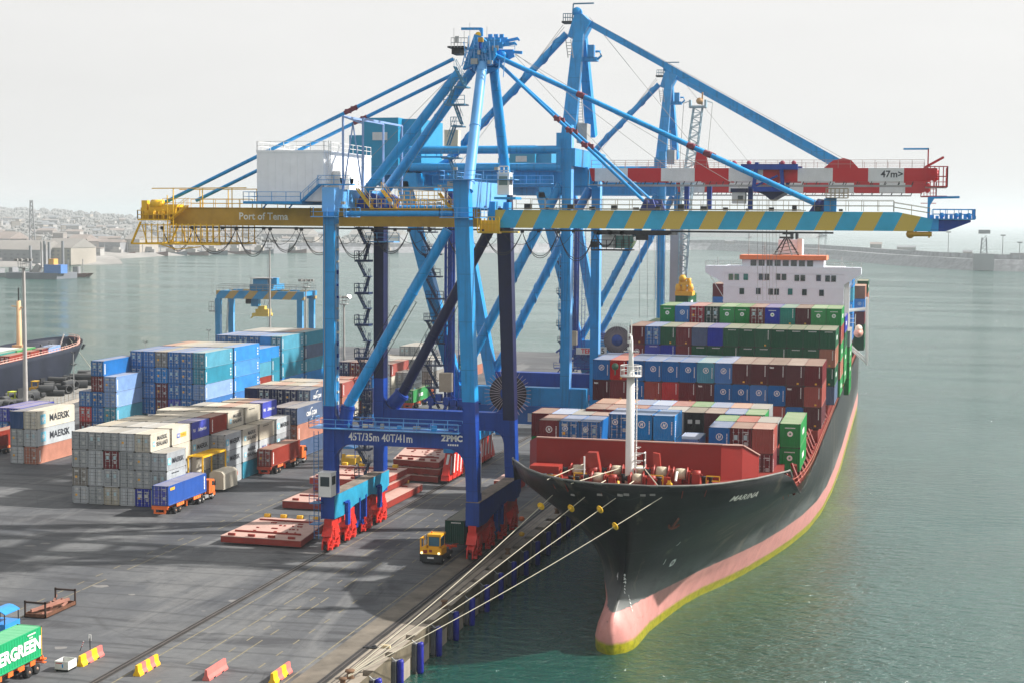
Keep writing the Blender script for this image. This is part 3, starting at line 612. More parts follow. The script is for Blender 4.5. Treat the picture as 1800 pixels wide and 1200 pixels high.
def container(x, y, z, L, H, col, doors, label, group, logo='', side='', rz=0, front2=None):
    NC[0] += 1
    if NC[0] in SKIP: return None
    me = body_mesh(L, H, doors); o = bpy.data.objects.new('shipping_container', me); COL.objects.link(o); o['nc'] = NC[0]
    o.location = (x, y, z); tag(o, label, 'container', group); mt = cmat(col)
    for i in (0, 1):
        o.material_slots[i].link = 'OBJECT'; o.material_slots[i].material = mt if i == 0 else GAPSHADE
    o.rotation_euler = (0, 0, rz)
    if doors:
        d = bpy.data.objects.new('doors', door_mesh(H, 1+NC[0] % 6)); COL.objects.link(d); d.parent = o
        d.material_slots[0].link = 'OBJECT'; d.material_slots[0].material = cmat(front2) if front2 else mt
    w = 2.438
    if logo == 'H': putm(ringH(), 'round_emblem', (1.25, -.005, H*.62), o, s=.88); putm(flat('number_column', [(-.06, .06, i*.17, i*.17+.11, 0) for i in range(9)], [LETW], 'ncol'), 'number_column', (2.12, -.005, H*.25), o)
    if logo == 'h': putm(ringH(), 'round_emblem', (.75, -.03, H*.68), o, s=.72)
    if logo == 'E': putm(star_emblem(), 'round_emblem', (1.22, -.005, H*.58), o, s=1.1); putm(flat('small_lettering', [(-.62+i*.14, -.53+i*.14, 0, .13, 0) for i in range(9)], [LETW], 'nrow'), 'small_lettering', (1.22, -.005, H*.80), o)
    if logo == 'e': putm(flat('small_lettering', [(-.62+i*.14, -.53+i*.14, 0, .13, 0) for i in range(9)], [LETW], 'nrow'), 'small_lettering', (1.4, -.005, H*.88), o)
    if logo == 'n': putm(flat('number_column', [(-.06, .06, i*.17, i*.17+.11, 0) for i in range(9)], [LETW], 'ncol'), 'number_column', (2.05, -.005, H*.42), o); putm(flat('yellow_plate', [(-.14, .14, -.12, .12, 0)], [PATY], 'yp'), 'yellow_plate', (1.6, -.005, H*.12), o)
    if logo == 'tex': put_text('tex', (.5, -.005, H*.86), .32, o, bold=.03); putm(flat('number_column', [(-.06, .06, i*.17, i*.17+.11, 0) for i in range(9)], [LETW], 'ncol'), 'number_column', (2.05, -.005, H*.42), o)
    if logo == 'v2': [putm(flat('pale_patch', [(-.28, .28, -.25, .25, 0)], [PATW], 'vp'), 'pale_patch', (px_, -.03, H*.60), o) for px_ in (.74, 1.70)]
    X = w+.01
    if side == 'M': putm(star7(), 'star_emblem', (X, L*.16 if L > 8 else L*.14, H*.52), o, '+X', 1.35 if L > 8 else .80); put_text('MAERSK', (X, L*.59, H*.50), 1.15 if L > 8 else .72, o, '+X', LETK, 0.025, 1.12 if L > 8 else 1.0)
    if side == 'MS': putm(star7(), 'star_emblem', (X, L*.18, H*.42), o, '+X', .6); put_text('MAERSK\nSEALAND', (X, L*.60, H*.52), .60, o, '+X', LETK, 0.02, 1.)
    if side == 'S': put_text('P&I', (X, L*.14, H*.5), .5, o, '+X'); put_text('Safmarine', (X, L*.58, H*.5), .55, o, '+X', shear=.35)
    if side == 'PO': putm(flat('logo_panel', [(-1.5, -.45, -.32, .32, 0), (-.45, 1.6, -.32, .32, 1)], [P('logo_blue', .10, .16, .45), PATY], 'po'), 'logo_panel', (X, L*.52, H*.5), o, '+X'); put_text('P&O', (X+.008, L*.52-.98, H*.5), .34, o, '+X'); put_text('Nedlloyd', (X+.008, L*.52+.6, H*.5), .30, o, '+X', P('logo_brown', .5, .2, .02))
    if side == 'PR': put_text('P&O', (X, L*.3, H*.5), .6, o, '+X', P('logo_navy', .02, .03, .25)); put_text('Ned', (X, L*.65, H*.5), .6, o, '+X', P('logo_red', .7, .10, .05))
    if side == 'C': 
        put_text('CMA CGM', (X, L*.55, H*.46), .75 if L > 8 else .62, o, '+X', bold=.03)
        k = 'arc%d' % (L > 8)
        if k not in BM:
            m = MB()
            for sg in (1, -1):
                n = 8; v = []
                for i in range(n+1):
                    t = R(25+75*i/n)
                    for r in (.88, .98+.05*math.sin(math.pi*i/n)): v.append((sg*(-1.0*r*math.cos(t)+.3), 0, sg*(r*math.sin(t)-.05)))
                m.add(v, [(2*i, 2*i+1, 2*i+3, 2*i+2) for i in range(n)])
            me = bpy.data.meshes.new('arc_emblem'); me.from_pydata(m.v, [], m.f); me.materials.append(LETW); BM[k] = me
        putm(BM[k], 'arc_emblem', (X, L*.55, H*.46), o, '+X', 1.1)
    if side == 'V': putm(flat('vertical_lettering', [(-.16, .16, i*.21, i*.21+.15, 0) for i in range(9)], [LETW], 'vcol'), 'vertical_lettering', (X, .55, H*.14), o, '+X'); putm(flat('square_marks', [(-.2, .2, i*.55, i*.55+.3, 0) for i in range(3)], [LETW], 'sqm'), 'square_marks', (X, L-.9, H*.25), o, '+X')
    if side == 'k': putm(flat('vertical_lettering', [(-.16, .16, i*.21, i*.21+.15, 0) for i in range(9)], [LETW], 'vcol'), 'vertical_lettering', (X, .8, H*.14), o, '+X')
    if side == 't': putm(flat('small_side_lettering', [(-1.2+i*.3, -1.0+i*.3, 0, .16, 0) for i in range(8)], [LETK], 'stx'), 'small_lettering', (X, L*.45, H*.8), o, '+X')
    if side == 'EG': putm(flat('side_patch', [(-1.6, -.4, -.35, .35, 0), (0, 1.4, -.35, .35, 0)], [LETW], 'egp'), 'side_lettering', (X, L*.45, H*.5), o, '+X')
    return o
TN = ['bottom', 'second', 'third', 'fourth', 'fifth', 'sixth', 'seventh']
def grid(x0, y, L, H, sp, rows, where, group, zb=0., doors=True, n=None, logos=None, sides=None, ztop=None):
    """rows: list from the TOP tier down; each a list of colours (None = nothing) left to right. Columns share x."""
    T = len(rows); out = []
    for r_, row in enumerate(rows):
        tier = T-1-r_
        z = zb+tier*H if ztop is None else ztop-(r_+1)*H
        for c, col in enumerate(row):
            if col is None: continue
            d = doors if not isinstance(doors, dict) else doors.get((r_, c), doors.get('d', False))
            cc = col; lg = (logos or {}).get((r_, c), ''); sd = (sides or {}).get((r_, c), '')
            if isinstance(col, tuple): cc, lg = col
            lt = {'H': ' with ring emblem', 'h': ' with ring emblem', 'E': ' with star disc', 'tex': ' with small white word'}.get(lg, '')
            if sd: lt += {'M': ', starred side', 'MS': ', lettered side', 'S': ', script side', 'PO': ', yellow side panel', 'PR': ', red letters', 'C': ', arc lettered side'}.get(sd, '')
            nm = len(row)
            pos = '' if nm == 1 else (ORD[c]+' from left, ')
            out.append(container(x0+c*sp, y, z, L, H-.012, cc, d, '%s container%s, %s%s tier, %s' % (cc, lt, pos, TN[tier] if tier else 'bottom', where), group, lg, sd))
    return out
g, gc = 'grey', 'cream'
GA = 'containers of the large grey yard stack'
XA = -114.87; SPA = 2.453; YR = [202.4, 209.1, 215.7, 222.1, 228.6, 235.3, 242.4]
grid(XA, YR[0], 6.06, 2.591, SPA, [
 ['grey', 'grey', 'grey', 'pale grey', 'cream', None],
 ['grey', 'pale grey', 'maroon', 'grey', 'grey', 'pale grey'],
 ['brownish grey', 'pale grey', 'pale grey', 'grey', 'grey', 'pale grey'],
 ['pale grey', 'grey', 'beige', 'pale grey', 'royal blue', 'grey']], 'front row, grey yard stack', GA, sides={(0, 4): 'MS', (1, 5): 'M', (2, 5): 't'}, logos={(3, 4): 'v2'})
tops = [['cream', 'grey', 'grey', 'pale grey', 'cream'], ['cream', 'beige', 'cream', 'grey', 'royal blue'], [None, 'beige', 'cream', 'beige', 'brick red'], ['cream', 'cream', 'beige', 'cream', 'cream'], [None, 'grey', 'cream', 'salmon', 'cream'], [None, None, 'cream', 'salmon', 'royal blue']]
sd4 = ['PO', 'S', 'k', 'MS', 't', 'S']
t3 = [(None, 'cream', ''), (None, 'pale grey', 'M'), ('pale grey', None, 'M'), ('cream', None, 'MS'), ('cream', None, 't'), ('pale grey', None, 'M')]
t2 = [(None, 'pale grey', ''), (None, 'cream', 't'), ('pale grey', None, 'M'), ('pale grey', None, 'MS'), ('pale grey', None, 'PR'), ('pale grey', None, 'M')]
t1 = [(None, 'grey', ''), (None, 'grey', ''), ('pale grey', None, 'PR'), ('teal blue', None, ''), ('grey', None, ''), ('grey', None, '')]
for i, Yk in enumerate(YR[1:]):
    w = '%s row back, grey yard stack' % ORD[i+1]; row4 = tops[i]
    def line(tt):
        c5, c4, s_ = tt[i]; r_ = [None]*6
        if c4: r_[4] = c4
        if c5: r_[5] = c5; r_[4] = 'grey' if tt is t3 else None
        return r_, (5 if c5 else 4), s_
    a3, i3, s3 = line(t3); a2, i2, s2 = line(t2); a1, i1, s1 = line(t1)
    if row4[0] is None and row4[1] is not None: a3[0] = 'grey'
    grid(XA, Yk, 6.06, 2.591, SPA, [row4+[None], a3, a2, a1], w, GA, sides={(0, 4): sd4[i], (1, i3): s3, (2, i2): s2, (3, i1): s1})
grid(-143.2, 232.5, 12.19, 2.9, 2.5, [['deep blue', 'cream'], ['grey', 'pale grey'], ['pale grey', 'salmon']], 'stack at left edge', 'containers of the small stack at the left edge', sides={(0, 1): 'M', (1, 1): 'M', (2, 1): 'k'}, doors={'d': True, (0, 0): False})
bb = 'bright blue'
grid(-143.7, 256, 12.0, 2.75, 2.44, [[None, 'blue', None], [None, 'maroon', 'pale blue'], ['blue', 'blue', 'pale blue'], ['red', 'blue', 'teal blue'], ['maroon', 'blue', 'blue']], 'stepped blue stack', 'containers of the stepped blue stack', sides={(0, 1): 'V', (1, 2): 'V', (2, 2): 'V', (3, 2): 'V'}, ztop=15.06)
GC = 'containers of the wide blue stack'
grid(-138.75, 266, 12.19, 2.88, 2.5, [['blue', 'blue', 'brownish grey', 'blue', 'blue', 'teal blue'], ['blue', 'blue', bb, 'blue', 'blue', 'teal blue'], ['blue', 'blue', 'maroon', 'blue', 'blue', 'pale blue'], ['blue', 'blue', 'maroon', 'royal blue', 'blue', 'blue'], [None]*5+['blue']], 'front of wide blue stack', GC, ztop=16.1, sides={(0, 5): 'V', (1, 5): 'V', (2, 5): 'V', (3, 5): 'V'})
grid(-138.75, 278.9, 12.19, 2.88, 2.5, [['salmon', 'beige', 'grey', 'grey', 'grey', bb]]+[[None]*5+[c] for c in (bb, 'bright blue', 'blue', 'blue')], 'rear of wide blue stack', GC, ztop=16.1, sides={(k, 5): 'V' for k in range(5)})
def gpx(xr, yt, Y, n, **k):
    q = PY(xr, yt, Y); return q.x-n*2.5+.06, q.z
x, z = gpx(453.5, 614, 297, 2); grid(x, 297, 12.19, 2.88, 2.5, [['blue', bb], ['blue', 'teal blue'], ['blue', 'brick red'], ['blue', 'blue']], 'narrow blue stack behind', 'containers of the narrow blue stack', ztop=z, sides={(0, 1): 'V', (1, 1): 'V', (2, 1): 'k'})
x, z = gpx(478, 629, 304, 2); grid(x, 304, 12.19, 2.88, 2.5, [['blue', 'teal blue'], ['blue', 'teal blue'], ['blue', 'blue']], 'low blue stack', 'containers of the low blue stack', ztop=z, sides={(0, 1): 'V', (1, 1): 'V'})
GD = 'containers of the blue stack below the yard gantry'
grid(-141.1, 308.4, 12.19, 2.88, 2.5, [['blue', 'blue', 'blue', 'blue', bb, 'teal blue'], [None, None, None, 'blue', 'deep blue', 'teal blue'], [None]*5+['teal blue'], [None]*5+[bb], [None]*5+['blue']], 'blue stack below yard gantry', GD, ztop=16.0, sides={(k, 5): 'V' for k in range(5)}, doors={'d': True, (0, 4): False})
grid(-141.1, 321.5, 12.19, 2.88, 2.5, [['grey', 'grey', 'grey', 'grey', 'salmon', 'teal blue']]+[[None]*5+[c] for c in ('slate blue', 'teal blue', bb, 'blue')], 'rear row below yard gantry', GD, ztop=16.0, sides={(k, 5): 'V' for k in range(5)})
GE = 'containers of the navy stack beside the crane leg'
grid(-113.9, 261, 6.06, 2.65, 2.5, [['navy', 'navy', 'navy', 'navy', 'slate blue'], [None, 'navy', 'navy', 'navy', 'navy'], [None, None, 'navy', 'bottle green', 'navy'], [None, None, None, 'navy', 'navy']], 'navy stack by crane leg', GE, sides={(0, 4): 'C', (1, 4): 'C'}, doors={'d': True, (0, 0): False})
for j, cs in enumerate((['cream', 'salmon', 'beige', 'grey', 'salmon'], ['beige', 'cream', 'grey', 'salmon', 'brick red'])):
    grid(-113.9+j*1.2, 267.5+j*6.5, 6.06, 2.65, 2.5, [cs, [None]*4+['salmon']], '%s row back, navy stack' % ORD[j+1], GE, ztop=10.6, sides={(0, 4): 'k'})
q = PY(523, 717, 250)
grid(q.x-5, 250, 12.19, 2.87, 2.5, [['navy', 'slate blue'], ['maroon', 'salmon'], ['navy', 'slate blue']], 'low stack behind red truck', 'containers of the low stack behind the red truck', ztop=q.z, sides={(0, 1): 'C', (1, 1): 'k'})
# stacks seen between the big crane's legs
GG = 'containers seen between the crane legs'
def far_grid(xr, yt, Y, cols, where, sides={}, L=6.06, H=2.6, doors=True):
    n = len(cols[0]); x, z = gpx(xr, yt, Y, n); T = len(cols)
    grid(x, Y, L, H, 2.5, cols, where, GG, ztop=z, sides=sides, doors=doors)
far_grid(612, 666, 295, [['brick red', 'brick red'], ['cream', 'cream'], ['cream', 'cream']], 'pinkish stack between crane legs', {(0, 1): 'k', (1, 1): 'M', (2, 1): 'M'})
far_grid(625, 653, 345, [['grey', 'green', 'grey'], ['salmon', 'grey', 'salmon']], 'green topped row behind light pole')
far_grid(619, 647, 380, [['red', 'red']], 'small far red row')
far_grid(655, 637, 305, [['navy', 'maroon', 'navy'], ['navy', 'brick red', 'blue'], ['maroon', 'teal', 'navy'], ['navy', 'maroon', 'navy'], ['brick red', 'navy', 'blue']], 'dark mixed stack by stair tower')
far_grid(688, 640, 322, [['grey', 'brick red'], ['teal blue', 'cream'], ['blue', 'cream']], 'brown sided stack between braces', {(0, 1): 'k'}, L=12.19)
far_grid(738, 609, 350, [['grey', 'grey']], 'topmost grey pair between braces', L=12.19)
far_grid(760, 633, 340, [['cream', 'grey', 'grey', 'grey', 'grey', 'grey'], ['cream', 'grey', 'grey', 'grey', 'grey', 'brownish grey'], ['cream', 'grey', 'grey', 'pale grey', 'pale grey', 'grey'], [None, None, 'grey', 'cream', 'grey', 'grey']], 'wide grey stack between braces', {(0, 5): 't'}, L=12.19)
far_grid(727, 654, 325, [['grey', 'pale grey'], ['grey', 'grey'], ['grey', 'grey']], 'white sided stack before braces', {(0, 1): 'MS', (1, 1): 'M', (2, 1): 'M'})
far_grid(705, 712, 328, [['brick red', 'grey']], 'low pair near green trailer')
far_grid(838, 624, 400, [['dark green', 'grey'], ['green', 'salmon'], ['grey', 'salmon']], 'green stack behind leaning leg')
random.seed(8)
for k, (xr, yt, Y, n) in enumerate(((935, 652, 440, 3), (965, 650, 445, 3), (1000, 648, 440, 3), (1065, 640, 440, 4), (890, 646, 430, 2))):
    far_grid(xr, yt, Y, [[random.choice(['salmon', 'brick red', 'blue', 'grey', 'maroon', 'orange brown']) for _ in range(n)] for _ in range(1+k % 2)], '%s cluster at peninsula end' % ORD[k])
far_grid(122, 698, 330, [['salmon', 'orange brown']], 'pair behind left edge stack', L=12.19)

# ------------------------------------------------------------- containers on the ship
GS = {}
def sgrid(xl, yl, Y, sp, rows, where, L=6.06, H=2.9, doors=False, logos=None, sides=None, group=None):
    q = PY(xl, yl, Y); grid(q.x+.03, Y, L, H, sp, rows, where, group or ('containers on '+where), ztop=q.z, doors=doors, logos=logos, sides=sides)
H = 'H'; E_ = 'E'
# nearest bay
sgrid(1245.3, 749.5, 183, 2.5, [[('blue', H), 'maroon', 'brick red'], [('blue', 'n'), 'maroon', 'maroon']], 'right front bay of ship', doors={'d': False, (0, 1): True, (1, 2): True}, sides={(0, 2): 'k', (1, 2): 'k'})
q = PY(1245.3, 749.5, 183); grid(q.x+.03, 189.2, 6.06, 2.9, 2.5, [['green', 'red', 'grey']], 'right front bay, rear half', 'containers on right front bay of ship', ztop=q.z, doors=False)
sgrid(1370.5, 743.3, 190, 2.5, [[('green', E_)], [('green', E_)]], 'right edge of ship behind breakwater wall', L=12.19, sides={(0, 0): 'EG', (1, 0): 'EG'})
sgrid(1069.6, 726, 177, 2.56, [[('blue', 'h'), (bb, H), (bb, H)], ['blue', bb, bb]], 'raised centre trio behind mast', doors={'d': False, (0, 0): True, (1, 0): True}, sides={(0, 2): 'k'})
sgrid(947, 736.8, 185, 2.5, [[('maroon', H), ('blue', 'h'), ('blue', 'h')], ['dark maroon', 'blue', 'blue']], 'left front bay of ship', doors={'d': False, (0, 1): True, (0, 2): True}, sides={(0, 2): 'k'})
q = PY(947, 736.8, 185)
grid(q.x-2.4, 191.4, 6.06, 2.9, 2.5, [['maroon', 'pale blue', 'grey', 'maroon', 'teal blue'], ['green', None, None, None, None]], 'left front bay, rear half', 'containers on left front bay of ship', ztop=q.z, doors=False)
sgrid(1192, 770, 184, 2.5, [['pale blue'], ['blue']], 'low spot between front bays', sides={(0, 0): 'k'})
sgrid(1029, 717, 195.5, 2.5, [['maroon', 'maroon', 'brick red', 'blue', 'grey', ('black', 'v2'), 'dark maroon', 'blue', 'green'], [None]*4+['grey', 'black', 'maroon', 'blue', 'green']], 'second bay of ship', sides={(0, 8): 'k'})
q = PY(1029, 717, 195.5)
grid(q.x+.03, 201.8, 6.06, 2.9, 2.5, [['salmon', 'salmon', 'pale blue', 'pale blue', 'crimson', 'green', 'pale blue', 'salmon', 'grey']], 'second bay, rear half', 'containers on second bay of ship', ztop=q.z, doors=False)
# third bay: two full tiers of named boxes
m_ = 'dark maroon'
sgrid(1042, 631, 221.5, 2.478, [
 [('blue', H), ('red', 'n'), ('blue', H), ('blue', H), ('blue', H), ('blue', H), ('teal blue', H), ('blue', H), (m_, 'n'), (m_, 'n'), (m_, 'tex'), (m_, 'n'), ('maroon', 'n')],
 [(m_, 'tex'), ('maroon', 'n'), ('blue', H), ('brick red', 'n'), ('red', 'n'), ('maroon', 'n'), (m_, 'tex'), ('blue', H), ('blue', H), ('blue', H), ('blue', H), (m_, 'tex'), ('brick red', 'n')],
 [None]*9+['blue', ('brick red', 'n'), ('blue', H), (m_, 'n')]], 'third bay of ship', L=12.19, H=2.9, sides={})
dg = 'dark green'
sgrid(1106.4, 572.5, 250.9, 2.5, [
 [('maroon', 'n'), 'blue', (dg, 'n'), ('maroon', 'n'), 'slate blue', 'royal blue', (dg, 'e'), (dg, 'e'), (dg, 'n'), (dg, 'e'), (dg, 'e'), (dg, 'e'), (dg, 'e')],
 [('maroon', H), ('royal blue', 'e'), ('royal blue', 'n'), ('maroon', 'n'), (dg, 'e'), (dg, 'e'), (dg, 'n'), (dg, 'e'), (dg, 'e'), (dg, 'n'), (dg, 'e'), (dg, 'e'), ('orange brown', 'n')],
 [None]*12+[(dg, 'n')], [None]*12+['slate blue']], 'fourth bay of ship', L=12.19, doors={'d': False, (0, 1): True}, sides={(0, 12): 'EG', (1, 12): 'k', (2, 12): 'EG', (3, 12): 't'})
sgrid(1160.3, 536.7, 264.9, 2.5, [
 [('green', E_), ('blue', H), 'crimson', 'bottle green', ('green', E_), ('green', E_), 'maroon', ('royal blue', E_), ('teal', 'n'), (m_, 'n'), ('green', E_), ('green', E_)],
 [(dg, 'e')]*11+[('brick red', 'n')], [None]*11+['green'], [None]*11+['salmon'], [None]*11+['green']], 'fifth bay of ship', L=12.19, doors={'d': False, (0, 2): True, (0, 3): True, (0, 6): True}, sides={(0, 11): 'EG', (1, 11): 'k', (2, 11): 'EG', (3, 11): 'k', (4, 11): 'EG'})
q = PY(1160.3, 536.7, 264.9); grid(q.x-2.5, 264.9, 12.19, 2.9, 2.5, [['green']], 'lone left box beside fifth bay', 'containers on fifth bay of ship', ztop=q.z-2.9, doors=False)
q2 = PY(1494, 557, 279)
grid(-12.6-2.5, 279, 12.19, 2.9, 2.5, [['blue', 'royal blue'], [None, dg], [None, 'green'], [None, 'green']], 'sixth bay of ship', 'containers on sixth bay of ship', ztop=q2.z, doors=False, sides={(0, 1): 'EG', (1, 1): 'k', (2, 1): 'EG', (3, 1): 'EG'})
grid(-12.2, 293, 12.19, 2.9, 2.5, [['grey'], ['green'], ['green'], ['green']], 'seventh bay of ship', 'containers on seventh bay of ship', ztop=q2.z-3.4, doors=False, sides={(1, 0): 'EG', (2, 0): 'EG'})
# aft of the bridge
def apx(xr, yt, Y, cols, where, L=12.19, sides={}):
    n = len(cols[0]); q = PY(xr, yt, Y); grid(q.x-n*2.5+.06, Y, L, 2.9, 2.5, cols, where, 'containers aft of the bridge', ztop=q.z, doors=False, sides=sides)
apx(1500, 483, 352, [[(bb, H)], [('teal blue', '')], [(bb, H)], ['blue'], ['blue']], 'just right of bridge', sides={})
apx(1521, 503, 366, [['salmon'], [(bb, H)], ['maroon'], ['dark green'], ['dark green']], 'right of bridge by lifeboat', sides={})
apx(1526, 494, 381, [['dark green'], ['salmon'], ['green'], ['salmon'], ['green']], 'rearmost right stack', sides={(0, 0): 'EG', (4, 0): 'EG'})
apx(1272, 499, 356, [['maroon'], ['blue'], ['blue']], 'left of bridge')
# ------------------------------------------------------------- the container ship
CX = -27.0; YE = 408.0
ship = thing('container_ship', 'long black hulled container ship with pink waterline moored at the quay', 'ship', (CX, 280, WZ))
def hullmat():
    m = bpy.data.materials.new('ship_hull_paint'); m.use_nodes = True; n, N, L, b = nodes(m)
    ge = N.new('ShaderNodeTexCoord'); sp = N.new('ShaderNodeSeparateXYZ'); L.new(ge.outputs['Object'], sp.inputs[0])
    def noise(sc, s3, det=7):
        mp = N.new('ShaderNodeMapping'); mp.inputs['Scale'].default_value = s3; L.new(ge.outputs['Object'], mp.inputs[0]); t = N.new('ShaderNodeTexNoise'); t.inputs['Scale'].default_value = sc; t.inputs['Detail'].default_value = det; t.inputs['Roughness'].default_value = .68; L.new(mp.outputs[0], t.inputs['Vector']); return t.outputs['Fac']
    def rng(x, a, b2, lo=0, hi=1):
        r = N.new('ShaderNodeMapRange'); r.inputs[1].default_value = a; r.inputs[2].default_value = b2; r.inputs[3].default_value = lo; r.inputs[4].default_value = hi
        (L.new(x, r.inputs[0]) if not isinstance(x, float) else None); return r.outputs[0]
    def mixc(f, a, b2):
        q = N.new('ShaderNodeMix'); q.data_type = 'RGBA'; L.new(f, q.inputs[0])
        for k, v in ((6, a), (7, b2)):
            if isinstance(v, tuple): q.inputs[k].default_value = (*v, 1)
            else: L.new(v, q.inputs[k])
        return q.outputs[2]
    def math_(op, a, b2):
        q = N.new('ShaderNodeMath'); q.operation = op
        for k, v in ((0, a), (1, b2)):
            if isinstance(v, (int, float)): q.inputs[k].default_value = v
            else: L.new(v, q.inputs[k])
        return q.outputs[0]
    zz = math_('ADD', sp.outputs[2], math_('MULTIPLY', math_('SUBTRACT', noise(1.3, (1, 1, 1)), .5), .35))   # height above water with ragged edges
    blk = mixc(rng(noise(.35, (.35, .35, .08)), .45, .62), (.0012, .0014, .002), (.011, .012, .013))
    blk = mixc(rng(noise(.5, (.45, .5, .05), 9), .55, .66, 0, .8), blk, (.15, .12, .08))
    blk = mixc(rng(noise(1.2, (1, 1, .25), 9), .68, .75, 0, .7), blk, (.16, .04, .02))
    pl = math_('MAXIMUM', math_('LESS_THAN', math_('FRACT', math_('DIVIDE', sp.outputs[2], 2.45), 0), .022), math_('LESS_THAN', math_('FRACT', math_('DIVIDE', sp.outputs[1], 8.2), 0), .008))
    blk = mixc(math_('MULTIPLY', pl, .5), blk, (.035, .035, .036))
    # scraped grey belt above the boot top
    scr = math_('MULTIPLY', rng(zz, 4.0, 7.6, 1, 0), rng(noise(.3, (.3, .3, .8)), .38, .55, .25, 1))
    blk = mixc(scr, blk, (.13, .14, .135))
    pink = mixc(rng(noise(.6, (1, 1, .6)), .4, .7), (.60, .27, .24), (.47, .20, .18))
    pink = mixc(rng(noise(2.2, (.5, .5, 1.6), 9), .62, .68, 0, .7), pink, (.13, .05, .04))
    grn = mixc(rng(noise(1.5, (1, 1, 1)), .4, .6), (.19, .19, .002), (.36, .32, .01))
    c = mixc(rng(zz, 4.05, 4.15), pink, blk)
    c = mixc(rng(zz, .95, 1.35), grn, c)
    L.new(c, b.inputs['Base Color']); b.inputs['Roughness'].default_value = .40; b.inputs['Specular IOR Level'].default_value = .22
    bp = N.new('ShaderNodeBump'); bp.inputs['Strength'].default_value = .35; bp.inputs['Distance'].default_value = .12; L.new(noise(.28, (.5, .5, 1)), bp.inputs['Height']); L.new(bp.outputs[0], b.inputs['Normal'])
    return m
HULLM = hullmat()
# half breadth tables: level z -> (stem Y, [(distance aft of stem, half breadth)...])
LV = [
 (-5.2, 157.6, [(0, .2), (1.0, 1.2), (2.5, 1.8), (5, 2.0), (10, 2.1), (16, 2.9), (22.6, 3.8), (29, 5.1), (34, 6.7), (39.5, 8.1), (45, 9.5), (53, 10.9), (61, 12.5), (76, 14.5), (96, 15.6), (125, 16.3)]),
 (-3.5, 157.2, [(0, .3), (1.0, 1.35), (2.5, 2.0), (5, 2.2), (10, 2.3), (16, 3.0), (22.6, 3.9), (29, 5.3), (34, 7.0), (39.5, 8.4), (45, 9.9), (53, 11.3), (61, 12.8), (76, 14.7), (96, 15.7), (125, 16.3)]),
 (-2.2, 157.0, [(0, .3), (1.0, 1.35), (2.5, 2.0), (5, 2.2), (10, 2.4), (16, 3.2), (22.6, 4.3), (29, 5.8), (34, 7.5), (39.5, 9.0), (45, 10.4), (53, 11.8), (61, 13.2), (76, 15.0), (96, 15.9), (125, 16.35)]),
 (-0.9, 157.2, [(0, .2), (1.0, 1.1), (2.5, 1.75), (5, 2.0), (10, 2.4), (16, 3.5), (22.6, 4.8), (29, 6.4), (34, 8.1), (39.5, 9.6), (45, 10.9), (53, 12.4), (61, 13.7), (76, 15.3), (96, 16.0), (125, 16.4)]),
 (0.2, 158.0, [(0, .15), (1.0, .8), (3, 1.5), (5, 1.7), (9, 2.4), (15, 3.8), (22, 5.4), (28, 7.1), (34, 8.8), (39, 10.2), (45, 11.5), (53, 12.9), (61, 14.1), (76, 15.5), (96, 16.1), (125, 16.4)]),
 (1.2, 159.6, [(0, .1), (1.0, .5), (3, 1.0), (5, 1.5), (9, 2.8), (15, 4.4), (22, 6.2), (28, 8.0), (34, 9.7), (39, 11), (45, 12.2), (53, 13.5), (61, 14.6), (76, 15.8), (96, 16.3), (125, 16.4)]),
 (2.4, 161.6, [(0, .1), (.8, .4), (2, .8), (5, 1.8), (9, 3.5), (20, 7.1), (35, 10.8), (55, 14.4), (76, 16.2), (105, 16.4), (150, 16.4)]),
 (4.5, 161.8, [(0, .1), (.8, .5), (2, 1.2), (5, 2.7), (9, 4.6), (19, 8.5), (34, 12.0), (52, 15.2), (72, 16.3), (100, 16.4), (150, 16.4)]),
 (7.0, 160.6, [(0, .15), (.8, .9), (2, 2.1), (5, 4.4), (9, 6.9), (18, 10.8), (31, 14.0), (47, 16.0), (65, 16.4), (100, 16.4), (150, 16.4)]),
 (9.5, 159.0, [(0, .2), (.8, 1.6), (2, 3.5), (5, 6.9), (9, 9.8), (16, 13.1), (26, 15.5), (38, 16.4), (60, 16.4), (100, 16.4), (150, 16.4)]),
 (12.0, 157.4, [(0, .3), (.7, 2.8), (2, 5.8), (5, 9.7), (9, 12.5), (15, 15.1), (22, 16.3), (34, 16.4), (60, 16.4), (100, 16.4), (150, 16.4)]),
 (14.2, 156.2, [(0, .5), (.5, 3.8), (1.8, 6.8), (4, 9.3), (8, 12.3), (14, 15.2), (19, 16.2), (34, 16.4), (60, 16.4), (100, 16.4), (150, 16.4)])]
def interp(tab, x):
    if x <= tab[0][0]: return tab[0][1]
    for (a, b), (c, d) in zip(tab, tab[1:]):
        if x <= c: return b+(d-b)*(x-a)/(c-a)
    return tab[-1][1]
def lev(z):
    for (z0, s0, t0), (z1, s1, t1) in zip(LV, LV[1:]):
        if z <= z1 or z1 == LV[-1][0]: k = (z-z0)/(z1-z0); return k, (s0, t0), (s1, t1)
DS = [0, .25, .6, 1.1, 1.8, 2.8, 4, 5.5, 7.5, 10, 13, 16, 19, 23, 28, 34, 41, 50, 60, 72, 86, 105, 130, 160, 195, 225, 240, 246, 250]
def topz(Y): # sheer: forecastle bulwark, break, deck
    if Y < 171: return 14.2
    if Y < 174.5: return 14.2-(Y-171)/3.5*3.2
    return 11.0
ZS = [-5.2, -4.2, -3.5, -2.8, -2.2, -1.5, -.9, -.3, .2, .7, 1.2, 1.8, 2.4, 3.4, 4.5, 5.7, 7.0, 8.2, 9.5, 10.7, 12.0, 13.1, 14.2]
